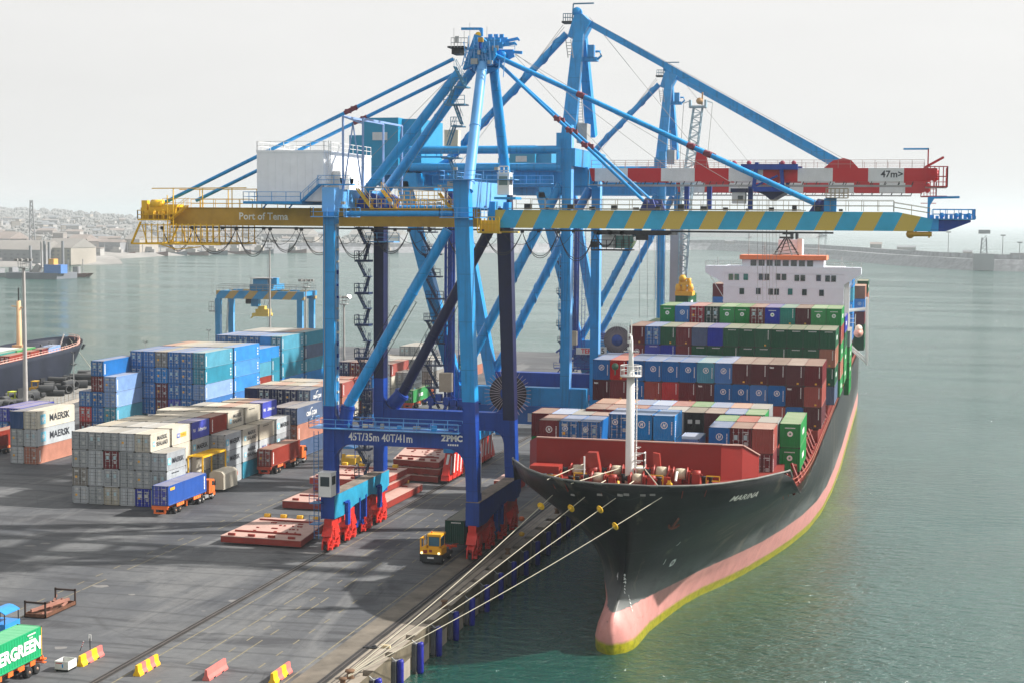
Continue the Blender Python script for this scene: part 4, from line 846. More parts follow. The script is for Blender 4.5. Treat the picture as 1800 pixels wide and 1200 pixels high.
def hp(z, d):
    k, (s0, t0), (s1, t1) = lev(z); s = s0+(s1-s0)*k; hb = interp(t0, d)*(1-k)+interp(t1, d)*k
    Y = s+d*(YE-s)/250.0 if d > 60 else s+d
    if d > 60: Y = s+60+(d-60)*(YE-s-60)/190.0
    if d > 225: hb *= 1-.35*((d-225)/25)**2*(1 if z > 2 else 1.6)
    return s, Y, max(.05, hb)
hv = []; hf = []; nz = len(ZS); nd = len(DS)
for sg in (1, -1):
    for i, z in enumerate(ZS):
        for d in DS:
            s, Y, hb = hp(z, d); zt = topz(Y); zz = min(z, zt) if z <= 11 else min(z, zt)
            sh = -1.6*max(0, min(1, (9-zz)/9))*max(0, min(1, (236-Y)/78)); hv.append((CX+sg*hb+sh, Y, zz))
def gi(s, i, j): return s*nz*nd+i*nd+j
for s in (0, 1):
    for i in range(nz-1):
        for j in range(nd-1):
            q = (gi(s, i, j), gi(s, i, j+1), gi(s, i+1, j+1), gi(s, i+1, j)); hf.append(q if s == 0 else q[::-1])
for i in range(nz-1): hf.append((gi(1, i, 0), gi(0, i, 0), gi(0, i+1, 0), gi(1, i+1, 0))); hf.append((gi(0, i, nd-1), gi(1, i, nd-1), gi(1, i+1, nd-1), gi(0, i+1, nd-1)))
hm = MB(); hm.add(hv, hf, 0, True)
HBV = BVHTree.FromPolygons([Vector(v) for v in hv], hf)
hull = hm.build('hull', HULLM, ship)
md = hull.modifiers.new('thickness', 'SOLIDIFY'); md.thickness = .12; md.offset = -1
# deck surfaces follow the hull outline
def outline(z, y0, y1, n, inset=.25, zt=None):
    r_ = []
    for i in range(n+1):
        Y = y0+(y1-y0)*i/n; s, _, _ = hp(z, 0); lo, hi = 0, 250
        for _ in range(30):
            mid = (lo+hi)/2
            if hp(z, mid)[1] < Y: lo = mid
            else: hi = mid
        r_.append((Y, max(.1, hp(z, lo)[2]-inset)))
    return r_
def deck(z, y0, y1, n, zl=None):
    o = outline(zl or z, y0, y1, n); m = MB(); v = []
    for Y, hb in o: v += [(CX-hb, Y, z), (CX+hb, Y, z)]
    m.add(v, [(2*i, 2*i+1, 2*i+3, 2*i+2) for i in range(n)]); return m
deck(12.9, 157.2, 172.5, 12, 12.9).build('forecastle_deck', DECKR, ship)
deck(10.4, 172.5, 407, 60, 10.4).build('main_deck', DECKR, ship)
MB().prism([(CX-12.8, 10.4), (CX+12.8, 10.4), (CX+14.6, 12.9), (CX-14.6, 12.9)][::-1], 'y', 172.3, 172.6).build('deck_break', DECKR, ship)
# bulwark capping rail and stanchions
o = outline(14.1, 156.6, 172, 30, 0.02)
cap = [Vector((CX-hb, Y, topz(Y)+.04)) for Y, hb in reversed(o)]+[Vector((CX+hb, Y, topz(Y)+.04)) for Y, hb in o]
MB().path(cap, .13, 5).build('bulwark_cap', P('bulwark_cap_grey', .16, .16, .15, rough=.6, var=.3, rust=.2), ship)
for c_ in cap[::3]:
    ctr = Vector((CX, 172, 12.9)); d = (ctr-c_); d.z = 0; d.normalize(); MB().beam(c_+Vector((0, 0, -.1))+d*.15, Vector((c_.x, c_.y, 12.9))+d*.9, .08, .2).build('bulwark_stay', DECKR, ship)
# side rails and lashing gear along both sides
RAILR = P('rail_pink_red', .48, .15, .10, rough=.6, var=.2, rust=.1)
for sg in (1, -1):
    m = MB()
    for k in range(2): m.path([Vector((CX+sg*(hb+.02), Y, 11.0+.5+k*.55)) for Y, hb in outline(11, 174.6, 404, 40, .1)], .035, 4)
    for Y, hb in outline(11, 174.6, 404, 110, .1): m.beam((CX+sg*hb, Y, 10.4), (CX+sg*hb, Y, 12.05), .06)
    m.build('side_railing', RAILR, ship)
    for Y in range(178, 335, 4):
        if abs(Y-183) < 3 and sg > 0: continue
        m = MB()
        x = CX+sg*15.4; m.beam((x, Y, 10.4), (x-sg*1.0, Y+.8, 12.6), .18, .3); m.beam((x-sg*1.0, Y+.8, 12.5), (x-sg*.5, Y+1.4, 12.3), .25); m.beam((x-sg*.5, Y+1.4, 10.4), (x-sg*.5, Y+1.4, 12.3), .25); m.build('lashing_frame', DECKR, ship)
# hatch coamings and covers under the stacks
for k, (ya, yb, zt, hb) in enumerate(((182.6, 189, 11.2, 7.6), (176.5, 196.2, 12.0, 13.4), (195, 209, 12.2, 14.5), (209, 220.6, 12.0, 14.7), (221, 235, 12.05, 15.6), (236, 250.2, 12.2, 15), (250.5, 264, 12.3, 15.5), (264.5, 278, 12.0, 15.5), (278.5, 306, 12.1, 15.2), (352, 400, 13.2, 15.2))):
    MB().box(CX-hb, CX+hb, ya, yb, 10.4, zt).build('hatch_cover', DECKR, ship)
# breakwater wall on the forecastle
BWM = P('breakwater_red', .24, .008, .004, rough=.6, var=.12, rust=.04, scale=.4)
bw0, bw1, bw2 = PY(945, 767, 170), PY(1268, 781, 170), PY(1327, 800, 173)
bwz = (bw0.z+bw1.z)/2
m = MB()
m.add([(bw0.x-.1, 170, 12.9), (bw1.x, 170, 12.9), (bw1.x, 170, bwz), (bw0.x-.1, 170, bwz), (bw0.x-.1, 170.25, 12.9), (bw1.x, 170.25, 12.9), (bw1.x, 170.25, bwz), (bw0.x-.1, 170.25, bwz)], [(0, 1, 2, 3), (7, 6, 5, 4), (3, 2, 6, 7), (0, 3, 7, 4), (1, 5, 6, 2)])
e = Vector((bw2.x+.3, 174.5, 0))
k1 = Vector((bw1.x+2.1, 171.7, 0))
m.add([(bw1.x, 170, 11), (k1.x, k1.y, 11), (e.x, e.y, 11), (e.x, e.y, bwz-1.6), (k1.x, k1.y, bwz-.2), (bw1.x, 170, bwz),
       (bw1.x, 170.25, 11), (k1.x, k1.y+.25, 11), (e.x, e.y+.25, 11), (e.x, e.y+.25, bwz-1.6), (k1.x, k1.y+.25, bwz-.2), (bw1.x, 170.25, bwz)],
      [(0, 1, 4, 5), (1, 2, 3, 4), (11, 10, 7, 6), (10, 9, 8, 7), (5, 4, 10, 11), (4, 3, 9, 10), (2, 8, 9, 3)])
m.add([(bw0.x-.1, 170, 12.9), (bw0.x-1.8, 174, 12.9), (bw0.x-1.8, 174, bwz-1), (bw0.x-.1, 170, bwz)], [(3, 2, 1, 0)])
m.build('breakwater_wall', BWM, ship)
MB().beam((bw0.x-.1, 170.1, bwz), (bw1.x, 170.1, bwz), .35, .12).beam((bw1.x, 170.1, bwz), (k1.x, k1.y, bwz-.2), .35, .12).beam((k1.x, k1.y, bwz-.2), (e.x, e.y, bwz-1.6), .35, .12).build('wall_capping', P('dusty_pink_cap', .5, .32, .27, rough=.7, var=.1), ship)
# foremast
mx_ = PX(1107, 835, -27); mast = MB(); my = 165.5
mzt = PY(1108, 590, my).z; mxx = PY(1107, 800, my).x
mast.lathe([(.52, 0), (.48, 1), (.42, (25.0-12.9))], (mxx, my, 12.9), 16)
MST = mast.build('foremast', WHT, ship)
zp = PY(1107, 660, my).z
m = MB(); m.lathe([(1.1, 0), (1.15, .12), (1.15, .16)], (mxx, my, zp-.1), 16)
for k in range(12):
    t = 2*math.pi*k/12; a = Vector((mxx+1.1*math.cos(t), my+1.1*math.sin(t), zp)); m.beam(a, a+Vector((0, 0, 1.1)), .05)
m.path([Vector((mxx+1.1*math.cos(t), my+1.1*math.sin(t), zp+1.1)) for t in [2*math.pi*k/16 for k in range(17)]], .04, 4); m.path([Vector((mxx+1.1*math.cos(t), my+1.1*math.sin(t), zp+.6)) for t in [2*math.pi*k/16 for k in range(17)]], .03, 4)
m.build('mast_platform', WHT, ship)
m = MB(); m.lathe([(.36, 0), (.22, 2.6), (.20, mzt-zp-.6), (.1, mzt-zp)], (mxx, my, zp), 12); m.beam((mxx-.8, my, zp+2.6), (mxx+.8, my, zp+2.6), .1); m.tube((mxx, my, mzt), (mxx, my, mzt+1.7), .06, 6)
for q_ in (2.9, 3.6, 4.3): m.cbox((mxx-.2, my-.2, zp+q_), .3, .3, .3)
m.tube((mxx-.35, my, mzt-.6), (mxx-.35, my, mzt+1.0), .04, 5); m.build('mast_top', WHT, ship)
MB().lathe([(.35, -.25), (.38, 0), (.3, .2)], (mxx-1.6, my-.5, zp+1.0), 12, axis='y').tube((mxx-1.6, my-.5, zp+.1), (mxx-1.6, my-.5, zp+1.0), .08, 6).build('mast_horn', P('horn_green', .05, .12, .08), ship)
m = MB(); m.ladder((mxx+.7, my-.1, 12.9), (mxx+.7, my-.1, zp), .5, 0, .03, (0, 1, 0))
for z_ in (15.2, 16, 16.8): m.path([Vector((mxx+.7+.45*(1-math.cos(t)), my-.1+.5*math.sin(t), z_)) for t in [math.pi*k/8-math.pi/2 for k in range(9)]], .03, 4)
m.box(mxx+.6, mxx+1.6, my-.5, my+.5, 14.6, 14.68); m.rail((mxx+1.6, my-.5, 14.68), (mxx+1.6, my+.5, 14.68), 1.6, 0, .05, bars=2); m.rail((mxx+.6, my-.5, 14.68), (mxx+1.6, my-.5, 14.68), 1.6, 0, .05, bars=2)
m.build('mast_ladder', WHT, ship)
# windlasses and winches
WIN_R = P('winch_red', .30, .028, .018, rough=.5, var=.25, rust=.15); ROPED = P('coiled_rope', .50, .44, .33, rough=.95, var=.25, scale=3)
def winch(x, y, s=1.0, drum='rope', lab=''):
    z = 12.9; w = thing('mooring_winch', lab, 'winch', (x, y, z), 'winches on the foredeck')
    m = MB()
    m.box(x-1.5*s, x-1.25*s, y-.5*s, y+.5*s, z, z+1.3*s); m.box(x+.3*s, x+.5*s, y-.5*s, y+.5*s, z, z+1.3*s); m.box(x+.7*s, x+1.5*s, y-.55*s, y+.55*s, z, z+1.1*s); m.lathe([(.42*s, 0), (.42*s, .8*s)], (x+.7*s, y, z+1.0*s), 12, axis='x'); m.tube((x-2.0*s, y, z+.95*s), (x+1.7*s, y, z+.95*s), .1*s, 8)
    m.build('winch_frame', WIN_R, w)
    MB().lathe([(.75*s, 0), (.75*s, .08), (.40*s, .12), (.40*s, .2)], (x-1.25*s, y, z+.95*s), 16, axis='x').lathe([(.40*s, 0), (.75*s, .05), (.75*s, .12)], (x+.12*s, y, z+.95*s), 16, axis='x').build('drum_flange', WIN_R, w)
    MB().lathe([(.40*s, 0), (.56*s, .06), (.60*s, .5*s), (.56*s, 1.05*s), (.40*s, 1.1*s)], (x-1.05*s, y, z+.95*s), 16, axis='x').build('rope_drum', ROPED, w)
    MB().lathe([(.34*s, 0), (.24*s, .25*s), (.34*s, .5*s)], (x-2.1*s, y, z+.95*s), 12, axis='x').build('warping_head', DKM, w)
    if drum == 'chain': MB().path([(x+1.1*s, y-1.9+.5*k, z+.5+.8*math.sin(k*.7)) for k in range(6)], .14, 6).build('anchor_chain', LETW, w)
    return w
def dk(px, py): return PZ(px, py, 12.9)
for i, (px, py, s, d, lab) in enumerate(((1025, 838, 1.05, 'rope', 'red mooring winch with pale rope drum at the left of the foredeck'), (1092, 838, 1.0, 'rope', 'mooring winch with white rope drum just left of the foremast'), (1132, 838, 1.0, 'rope', 'mooring winch with white rope drum just right of the foremast'), (1060, 850, .95, 'rope', 'front mooring winch left of the white foremast foot'), (1128, 852, .95, 'rope', 'front mooring winch right of the white foremast foot'), (1172, 843, 1.1, 'chain', 'windlass holding white painted chain right of the mast'), (1205, 845, 1.05, 'rope', 'rightmost winch with rope drum on the foredeck'))):
    p = dk(px, py+4); winch(p.x, min(p.y, 169), s, d, lab)
p = dk(1052, 832); MB().prism([(p.x-1.0, 12.9), (p.x-1.2, 15.2), (p.x-.4, 15.9), (p.x+.6, 15.9), (p.x+1.1, 13.4), (p.x+1.1, 12.9)], 'y', 166.5, 167.6).build('hawse_hood', WIN_R, ship)
p = dk(1172, 828); MB().prism([(p.x-.4, 12.9), (p.x-.5, 16.0), (p.x+.2, 15.9), (p.x+.5, 12.9)], 'y', 167.6, 168.2).build('brake_lever', WIN_R, ship)
random.seed(31)
for k in range(26):
    px = 960+k*11.5+random.uniform(-4, 4); p = dk(px, random.uniform(846, 853)); y_ = min(max(p.y, 158.8+abs(p.x-CX)**2*.045), 168.5); t = k % 4
    if abs(p.x-CX) > 14: continue
    if t == 0: MB().lathe([(.22, 0), (.22, .8), (.32, .85), (.32, .95)], (p.x, y_, 12.9), 8).lathe([(.22, 0), (.22, .8), (.32, .85), (.32, .95)], (p.x+.7, y_, 12.9), 8).build('bitts', DKM, ship)
    elif t == 1: MB().rail((p.x-.6, y_, 12.9), (p.x+.8, y_, 12.9), 1.0, 0, .05).build('yellow_guard', BYEL, ship)
    elif t == 2: MB().box(p.x-.5, p.x+.5, y_-.3, y_+.4, 12.9, 13.7).tube((p.x, y_, 13.6), (p.x+.4, y_, 14.4), .1, 6).build('vent_box', WIN_R, ship)
    else: MB().lathe([(.35, 0), (.35, .15), (.2, .3), (.2, .5)], (p.x, y_, 12.9), 8).build('roller', BYEL if k % 3 else WIN_R, ship)
p = dk(1039, 842); MB().tube((p.x, 163, 12.9), (p.x, 163, 16.0), .09, 8).tube((p.x-1.2, 164, 14.4), (p.x+.1, 163, 14.6), .06, 6).build('jackstaff', WHT, ship)
p = dk(958, 838); MB().box(p.x-1.6, p.x+1.6, 166.5, 168.6, 12.9, 14.2).build('fairlead_platform', WIN_R, ship)
# ropes lying from winches to the bow fairleads
m = MB()
for a, b_ in (((962, 842), (1025, 815)), ((1004, 849), (1090, 822)), ((1050, 852), (1070, 840)), ((1102, 853), (1118, 842)), ((1156, 852), (1134, 824))):
    A = PZ(a[0], a[1], 14.0); B_ = PY(b_[0], b_[1], 164.5); m.tube(A, B_, .06, 5)
m.build('deck_ropes', ROPE, ship)
# accommodation block
AW = P('bridge_white', .80, .84, .92, rough=.5, var=.04, rust=.02)
yb = 340
a0, a1 = PY(1272, 475, yb), PY(1484, 475, yb); wz0 = PY(1240, 479, yb).z; wzt = PY(1240, 467, yb).z; wx0, wx1 = PY(1240, 470, yb).x, PY(1514, 470, yb).x
br = thing('bridge_block', 'white accommodation block with orange topped bridge rising over the ship containers', 'superstructure', ((a0.x+a1.x)/2, yb, 10.4))
m = MB(); m.box(a0.x, a1.x, yb, yb+13, 10.4, wz0)
for k in range(6): m.box(a0.x-.1, a1.x+.1, yb-.06, yb+13, wz0-3.0-k*3.0, wz0-2.88-k*3.0)
m.prism([(a0.x, wz0-2.2), (wx0, wz0), (wx0, wzt), (a0.x, wzt)], 'y', yb-.1, yb+3); m.prism([(a1.x, wz0-2.2), (a1.x, wzt), (wx1, wzt), (wx1, wz0)], 'y', yb-.1, yb+3)
m.box(a0.x, a1.x, yb-.1, yb+9, wz0, wzt); m.build('wall', AW, br)
o0, o1 = PY(1302, 449, yb), PY(1451, 449, yb); oz0, oz1 = PY(1302, 456, yb).z, PY(1302, 448.5, yb).z
MB().box(o0.x+.3, o1.x-.3, yb+.3, yb+8, wzt, oz0).build('wheelhouse', AW, br)
MB().box(o0.x-.2, o1.x+.2, yb-.3, yb+8.6, oz0, oz1).build('orange_roof_band', P('bridge_orange', .85, .22, .08, rough=.5, var=.05), br)
for k in range(8):
    xa = o0.x+2.1+k*(o1.x-o0.x-4.2)/8; MB().box(xa, xa+(o1.x-o0.x-4.2)/8-.45, yb+.2, yb+.36, wzt+.1, oz0-.1).build('window', GLS, br)
for (px, py, two) in ((1290, 487, 1), (1311, 487, 0), (1343, 487, 1), (1373, 487, 1), (1406, 489, 1), (1439, 489, 0), (1460, 490, 1), (1304, 512, 0), (1333, 512, 0), (1360, 513, 1), (1389, 513, 0), (1414, 514, 0), (1444, 515, 0)):
    q = PY(px, py, yb); m = MB()
    for s in ((-.62, .62) if two else (0,)): m.box(q.x+s-.48, q.x+s+.48, yb-.12, yb-.07, q.z-.65, q.z+.65)
    m.build('window', GLS if px % 3 else TGL, br)
m = MB(); m.rail((wx0, yb, wzt), (o0.x, yb, wzt), 1.0, 0, .04); m.rail((o1.x, yb, wzt), (wx1, yb, wzt), 1.0, 0, .04); m.rail((o0.x, yb, oz1), (o1.x, yb, oz1), 1.0, 0, .04)
m.beam((wx0+.6, yb+.2, wz0), (a0.x, yb+.2, wz0-5.2), .12); m.beam((wx1-.6, yb+.2, wz0), (a1.x, yb+.2, wz0-5.2), .12); m.build('railing', WHT, br)
f0, f1 = PY(1368, 440, yb+8), PY(1410, 440, yb+8); fz = PY(1380, 421, yb+8).z
MB().box(f0.x, f1.x, yb+8, yb+13, wzt, fz).build('funnel', AW, br); MB().box(f1.x-1.0, f1.x, yb+7.7, yb+7.95, wzt, fz+.2).build('funnel_edge', WHT, br)
for k in range(2): MB().tube((f1.x-2.4+k*1.1, yb+10, fz), (f1.x-2.4+k*1.1, yb+10, fz+1.6), .35, 8).build('exhaust_pipe', DKM, br)
q = PY(1382, 450, yb+4); t_ = PY(1382, 418, yb+4).z; m = MB()
for s in (-2.6, 2.6): m.beam((q.x+s, yb+4, oz1), (q.x+s*.12, yb+4, t_), .3)
for s in (-1.3, 1.3): m.beam((q.x+s, yb+3, oz1), (q.x, yb+4, t_), .2)
for k in range(4): h = k/5; m.beam((q.x-2.6*(1-h*.88), yb+4, oz1+(t_-oz1)*h), (q.x+2.6*(1-h*.88), yb+4, oz1+(t_-oz1)*(h+.15)), .12)
m.box(q.x-1.5, q.x+1.5, yb+3.6, yb+4.4, t_-.2, t_+.2); m.tube((q.x, yb+4, t_), (q.x, yb+4, t_+2.3), .15, 6); m.cbox((q.x+.3, yb+4, t_+.8), 2.4, .2, .3); m.build('radar_mast', DKM, br)
for px, top in ((1316, 410), (1439, 408), (1344, 425), (1262, 452), (1480, 452)):
    q = PY(px, 450, yb+3); zt_ = PY(px, top, yb+3).z; MB().tube((q.x, yb+3, wzt), (q.x, yb+3, zt_), .09, 6).beam((q.x-.6, yb+3, zt_-1.2), (q.x+.6, yb+3, zt_-.8), .12).build('aerial', GALV, br)
# lifeboat and davits right of the bridge
lb = PY(1509, 585, 348)
t = thing('lifeboat', 'orange enclosed lifeboat in white davits beside the bridge block', 'lifeboat', lb)
MB().lathe([(.1, -3.0), (.7, -2.5), (1.0, -1), (1.0, 1.4), (.7, 2.6), (.1, 3.0)], (lb.x, lb.y, lb.z), 12, axis='y').build('hull', P('lifeboat_orange', .50, .24, .19, rough=.5, var=.1), t)
MB().lathe([(.1, -2.2), (.75, -1.6), (.8, 1), (.1, 2.2)], (lb.x, lb.y, lb.z+.9), 10, axis='y').build('canopy', P('lifeboat_pale', .62, .45, .36, rough=.5), t)
m = MB()
for yy in (345, 351.5): m.beam((lb.x+1.9, yy, 10.4), (lb.x+1.6, yy, lb.z+7.5), .45); m.beam((lb.x-3.5, yy, lb.z+4.6), (lb.x+1.8, yy, lb.z+5.2), .35); m.beam((lb.x+1.9, yy, 10.8), (lb.x-2.6, yy, lb.z-2.2), .4)
m.ladder((lb.x-1.2, 344, lb.z+1.5), (lb.x-1.2, 344, lb.z+4.2), 1.2, 0, .08, (1, 0, 0), .7); m.build('davits', WHT, ship)
MB().stairs((a1.x+.6, yb+2, 12), (a1.x+.6, yb+9, wz0), .9, 0, (1, 0, 0)).box(a1.x, a1.x+1.1, yb+1, yb+2, 10.4, wz0).build('outside_stair', WHT, br)
# hull lettering and draught marks: laid on to the shell
def on_hull(me, c, right, up, size, mat, name='lettering', off=.09):
    vs = []; C0 = Vector(c); rt = Vector(right).normalized(); uu = Vector(up).normalized(); nn = rt.cross(uu).normalized()
    for v in me.vertices:
        p0 = C0+rt*v.co.x*size+uu*v.co.z*size; h = HBV.ray_cast(p0+nn*15, -nn)
        if h[0] is None: h = HBV.find_nearest(p0)
        n_ = h[1] if h[1].dot(nn) > 0 else -h[1]
        vs.append(h[0]+n_*off)
    m = MB(); m.add(vs, [tuple(p.vertices) for p in me.polygons]); return m.build(name, mat, ship)
def hull_at(px, py):
    d = ray(px, py).normalized(); h = HBV.ray_cast(Vector((0, 0, HC)), d); return h[0], (h[1] if h[1].dot(d) < 0 else -h[1])
for px, py, s, h_ in ((1307, 872, 'MARINA', .66),):
    c_, n_ = hull_at(px, py); rt = Vector((0, 0, 1)).cross(n_).normalized(); uu = n_.cross(rt)
    on_hull(text_mesh(s, P('faded_name', .5, .5, .45), .015, 1.25, .5), c_, rt, uu, h_*1.4, P('faded_name', .5, .5, .45), 'ship_name')
for px, py, kind in ((1181, 988, 'o'), (1193, 953, 'd'), (1168, 985, 'd'), (1087, 1012, 'p')):
    r0 = hull_at(px, py)
    if r0[0] is None: continue
    c_, n_ = r0; rt = Vector((0, 0, 1)).cross(n_).normalized(); uu = n_.cross(rt)
    if kind == 'o':
        m = MB(); 
        on_hull(text_mesh('Ø', LETW, .03), c_, rt, uu, 1.3, LETW, 'thruster_mark')
    else: on_hull(text_mesh('J' if kind == 'd' else '4', LETW, .03), c_, rt, uu, .7 if kind == 'd' else 1.1, LETW, 'hull_mark')
c_, n_ = hull_at(1096, 1040); rt = Vector((0, 0, 1)).cross(n_).normalized()
for k in range(11):
    h = HBV.ray_cast(Vector((0, 0, HC)), ray(1097+(k-5)**2*.05+ (k*1.2 if k > 5 else 0), 1010+k*6.2).normalized())
    if h[0] is None: continue
    n2 = h[1] if h[1].dot(ray(1097, 1030)) < 0 else -h[1]; r2 = Vector((0, 0, 1)).cross(n2).normalized()
    on_hull(text_mesh(str((k*2) % 10), LETW, .04), h[0], r2, n2.cross(r2), .34, LETW, 'draught_mark')
# anchor in its pocket on the starboard bow
c_, n_ = hull_at(1184, 918); rt = Vector((0, 0, 1)).cross(n_).normalized(); uu = n_.cross(rt)
m = MB(); cc_ = c_+n_*.25; m.beam(cc_+uu*1.2, cc_-uu*.6, .16, .16); m.path([cc_-uu*.05-rt*.6, cc_-uu*.5-rt*.4, cc_-uu*.75, cc_-uu*.5+rt*.4, cc_-uu*.05+rt*.6], .13, 6); m.build('anchor', P('anchor_rust', .20, .05, .03, rough=.7, var=.3), ship)
for px in (1007, 1054, 1101, 1147, 1090, 1130):
    r0 = hull_at(px, 868 if px not in (1090, 1130) else 869)
    if r0[0] is not None:
        c_, n_ = r0; rt = Vector((0, 0, 1)).cross(n_).normalized(); uu = n_.cross(rt); MB().beam(c_-rt*.28, c_+rt*.28, .12, .28).build('fairlead', P('fairlead_pale', .22, .21, .2), ship)
# mooring lines with yellow rat guards
BOL = Vector((-47.3, 131.2, .3)); LB = ['leftmost', 'second', 'third', 'rightmost']
bol = MB().lathe([(.45, 0), (.3, .15), (.28, .5), (.48, .6), (.42, .75)], (BOL.x, BOL.y, 0), 12).lathe([(.4, 0), (.26, .15), (.25, .5), (.4, .6), (.36, .7)], (BOL.x+.2, BOL.y-2.4, 0), 12).build('mooring_bollard', P('bollard_rust', .16, .09, .05, rough=.8, var=.3, rust=.3)); tag(bol, 'rusty twin mooring bollard at the near quay edge holding the bow lines', 'bollard')
for i, (a, g_) in enumerate((((973, 868), (972, 873)), ((1029, 871), (1026, 874)), ((1083, 873), (1080, 879)), ((1163, 871), (1121, 897)))):
    r0 = hull_at(*a); A = r0[0]+r0[1]*.15; B_ = BOL+Vector((i*.12-.2, -.3*i, .1)); L_ = (A-B_).length
    pts = [A.lerp(B_, k/20)-Vector((0, 0, math.sin(math.pi*k/20)*L_*.012)) for k in range(21)]
    t = MB().path(pts, .042, 6).build('mooring_line', ROPE); tag(t, '%s of the four pale mooring lines from the bow to the quay' % LB[i], 'rope', 'bow mooring lines')
    # guard sits a few metres down the rope, facing along it
    gk = 1 if i < 3 else 3; gp = pts[gk].lerp(pts[gk+1], .3); d = (pts[gk+1]-pts[gk]).normalized()
    m = MB(); m.tube(gp, gp+d*.08, .42, 14); m.tube(gp-d*.05, gp+d*.3, .16, 8)
    t = m.build('rat_guard', BYEL); tag(t, 'round yellow rat guard on the %s bow mooring line' % LB[i], 'rat guard', 'rat guards')
# ------------------------------------------------------------- ship-to-shore cranes
def stripes(name, c1, c2, period, shear, duty=.5, phase=0.):
    m = paint(name, c1, rough=.5, var=.12, rust=.05); n, N, L, b = nodes(m); src = b.inputs['Base Color'].links[0].from_socket
    tc = N.new('ShaderNodeTexCoord'); sp = N.new('ShaderNodeSeparateXYZ'); L.new(tc.outputs['Object'], sp.inputs[0])
    def mt(op, a, b2):
        q = N.new('ShaderNodeMath'); q.operation = op
        for k, v in ((0, a), (1, b2)):
            if isinstance(v, (int, float)): q.inputs[k].default_value = v
            else: L.new(v, q.inputs[k])
        return q.outputs[0]
    u = mt('ADD', mt('SUBTRACT', sp.outputs[0], mt('MULTIPLY', sp.outputs[2], shear)), phase+1000*period)
    fr = mt('FRACT', mt('DIVIDE', u, period), 0); st = mt('GREATER_THAN', fr, duty)
    q = N.new('ShaderNodeMix'); q.data_type = 'RGBA'; L.new(st, q.inputs[0]); L.new(src, q.inputs[6]); q.inputs[7].default_value = (*c2, 1); L.new(q.outputs[2], b.inputs['Base Color']); return m
def wheelset(m, x, y, n=4, pitch=1.05, mr=0, mk=1, w=1.0):
    # one bogie: n wheels along Y starting at y, with stepped equaliser plates above
    for i in range(n):
        yy = y+i*pitch; m.lathe([(.18, -.22), (.42, -.2), (.42, .2), (.18, .22)], (x, yy, .48), 12, mk, 'x')
    for i in range(n//2):
        yy = y+i*2*pitch+pitch/2; m.prism([(yy-1.1, .3), (yy+1.1, .3), (yy+1.05, 1.15), (yy+.55, 1.75), (yy-.55, 1.75), (yy-1.05, 1.15)], 'x', x-.42, x-.28, mr); m.prism([(yy-1.1, .3), (yy+1.1, .3), (yy+1.05, 1.15), (yy+.55, 1.75), (yy-.55, 1.75), (yy-1.05, 1.15)], 'x', x+.28, x+.42, mr)
        m.box(x-.62, x+.62, yy-.25, yy+.25, .9, 1.2, mr); m.tube((x-.7, yy, 1.3), (x+.7, yy, 1.3), .18, 8, mr); m.box(x+.42, x+.8, yy-.8, yy-.3, .3, .6, mr); m.tube((x+.5, yy-.5, .9), (x+.5, yy+.5, .9), .13, 6, mr)
    yc = y+(n-1)*pitch/2
    m.prism([(yc-2*pitch+.2, 1.35), (yc+2*pitch-.2, 1.35), (yc+.8, 2.25), (yc-.8, 2.25)], 'x', x-.5, x+.5, mr)
    m.tube((x-.75, yc, 1.9), (x+.75, yc, 1.9), .3, 10, mr)
def bogies(t, X, ya, yb, ztop, mat=REDP, name='bogie'):
    # two bogies under each end of a sill, joined by a main equaliser
    L_ = (yb-ya)
    for s, y0 in ((0, ya), (1, ya+L_/4+.1), (2, yb-L_/2+.2), (3, yb-L_/4+.3)):
        m = MB(); wheelset(m, X, y0+.5); b = m.build(name, [mat, DKM], t)
        m = MB(); yc = y0+.5+1.6; m.box(X-.5, X+.5, yc-1.05, yc+1.05, 2.0, ztop+.1); m.prism([(yc-1.7, 1.9), (yc+1.7, 1.9), (yc+.9, 3.2), (yc-.9, 3.2)], 'x', X-.62, X+.62); m.box(X+.62, X+.72, yc-.5, yc+.5, 1.4, 2.8); m.box(X-.72, X-.62, yc-.5, yc+.5, 1.4, 2.8)
        for dz in (1.0, 1.7, 2.5): m.tube((X+.3, yc-1.1, dz), (X+.85, yc-.6, dz+.1), .06, 5)
        m.path([(X+.75, yc-1.6, .7), (X+.85, yc-1.6, 2.3), (X+.6, yc-.9, 2.9), (X+.6, yc+.9, 2.8)], .05, 5); m.build('bogie_fork', mat, t)
    for yc in (ya+L_/4+.1+.3, yb-L_/4+.1): MB().prism([(yc-3.2, 3.0), (yc+3.2, 3.0), (yc+1.1, 4.7), (yc-1.1, 4.7)], 'x', X-.45, X+.45).build('equaliser_beam', mat, t)
# ================= the near crane
c1 = thing('quay_crane', 'nearest blue ship-to-shore crane with ochre girder and white machinery house', 'crane', (-59, 193, 0), 'ship-to-shore quay cranes')
YF, YB = 182.0, 202.6; GF, GB = 189.6, 196.6
f = lambda x, y: PY(x, y, YF)
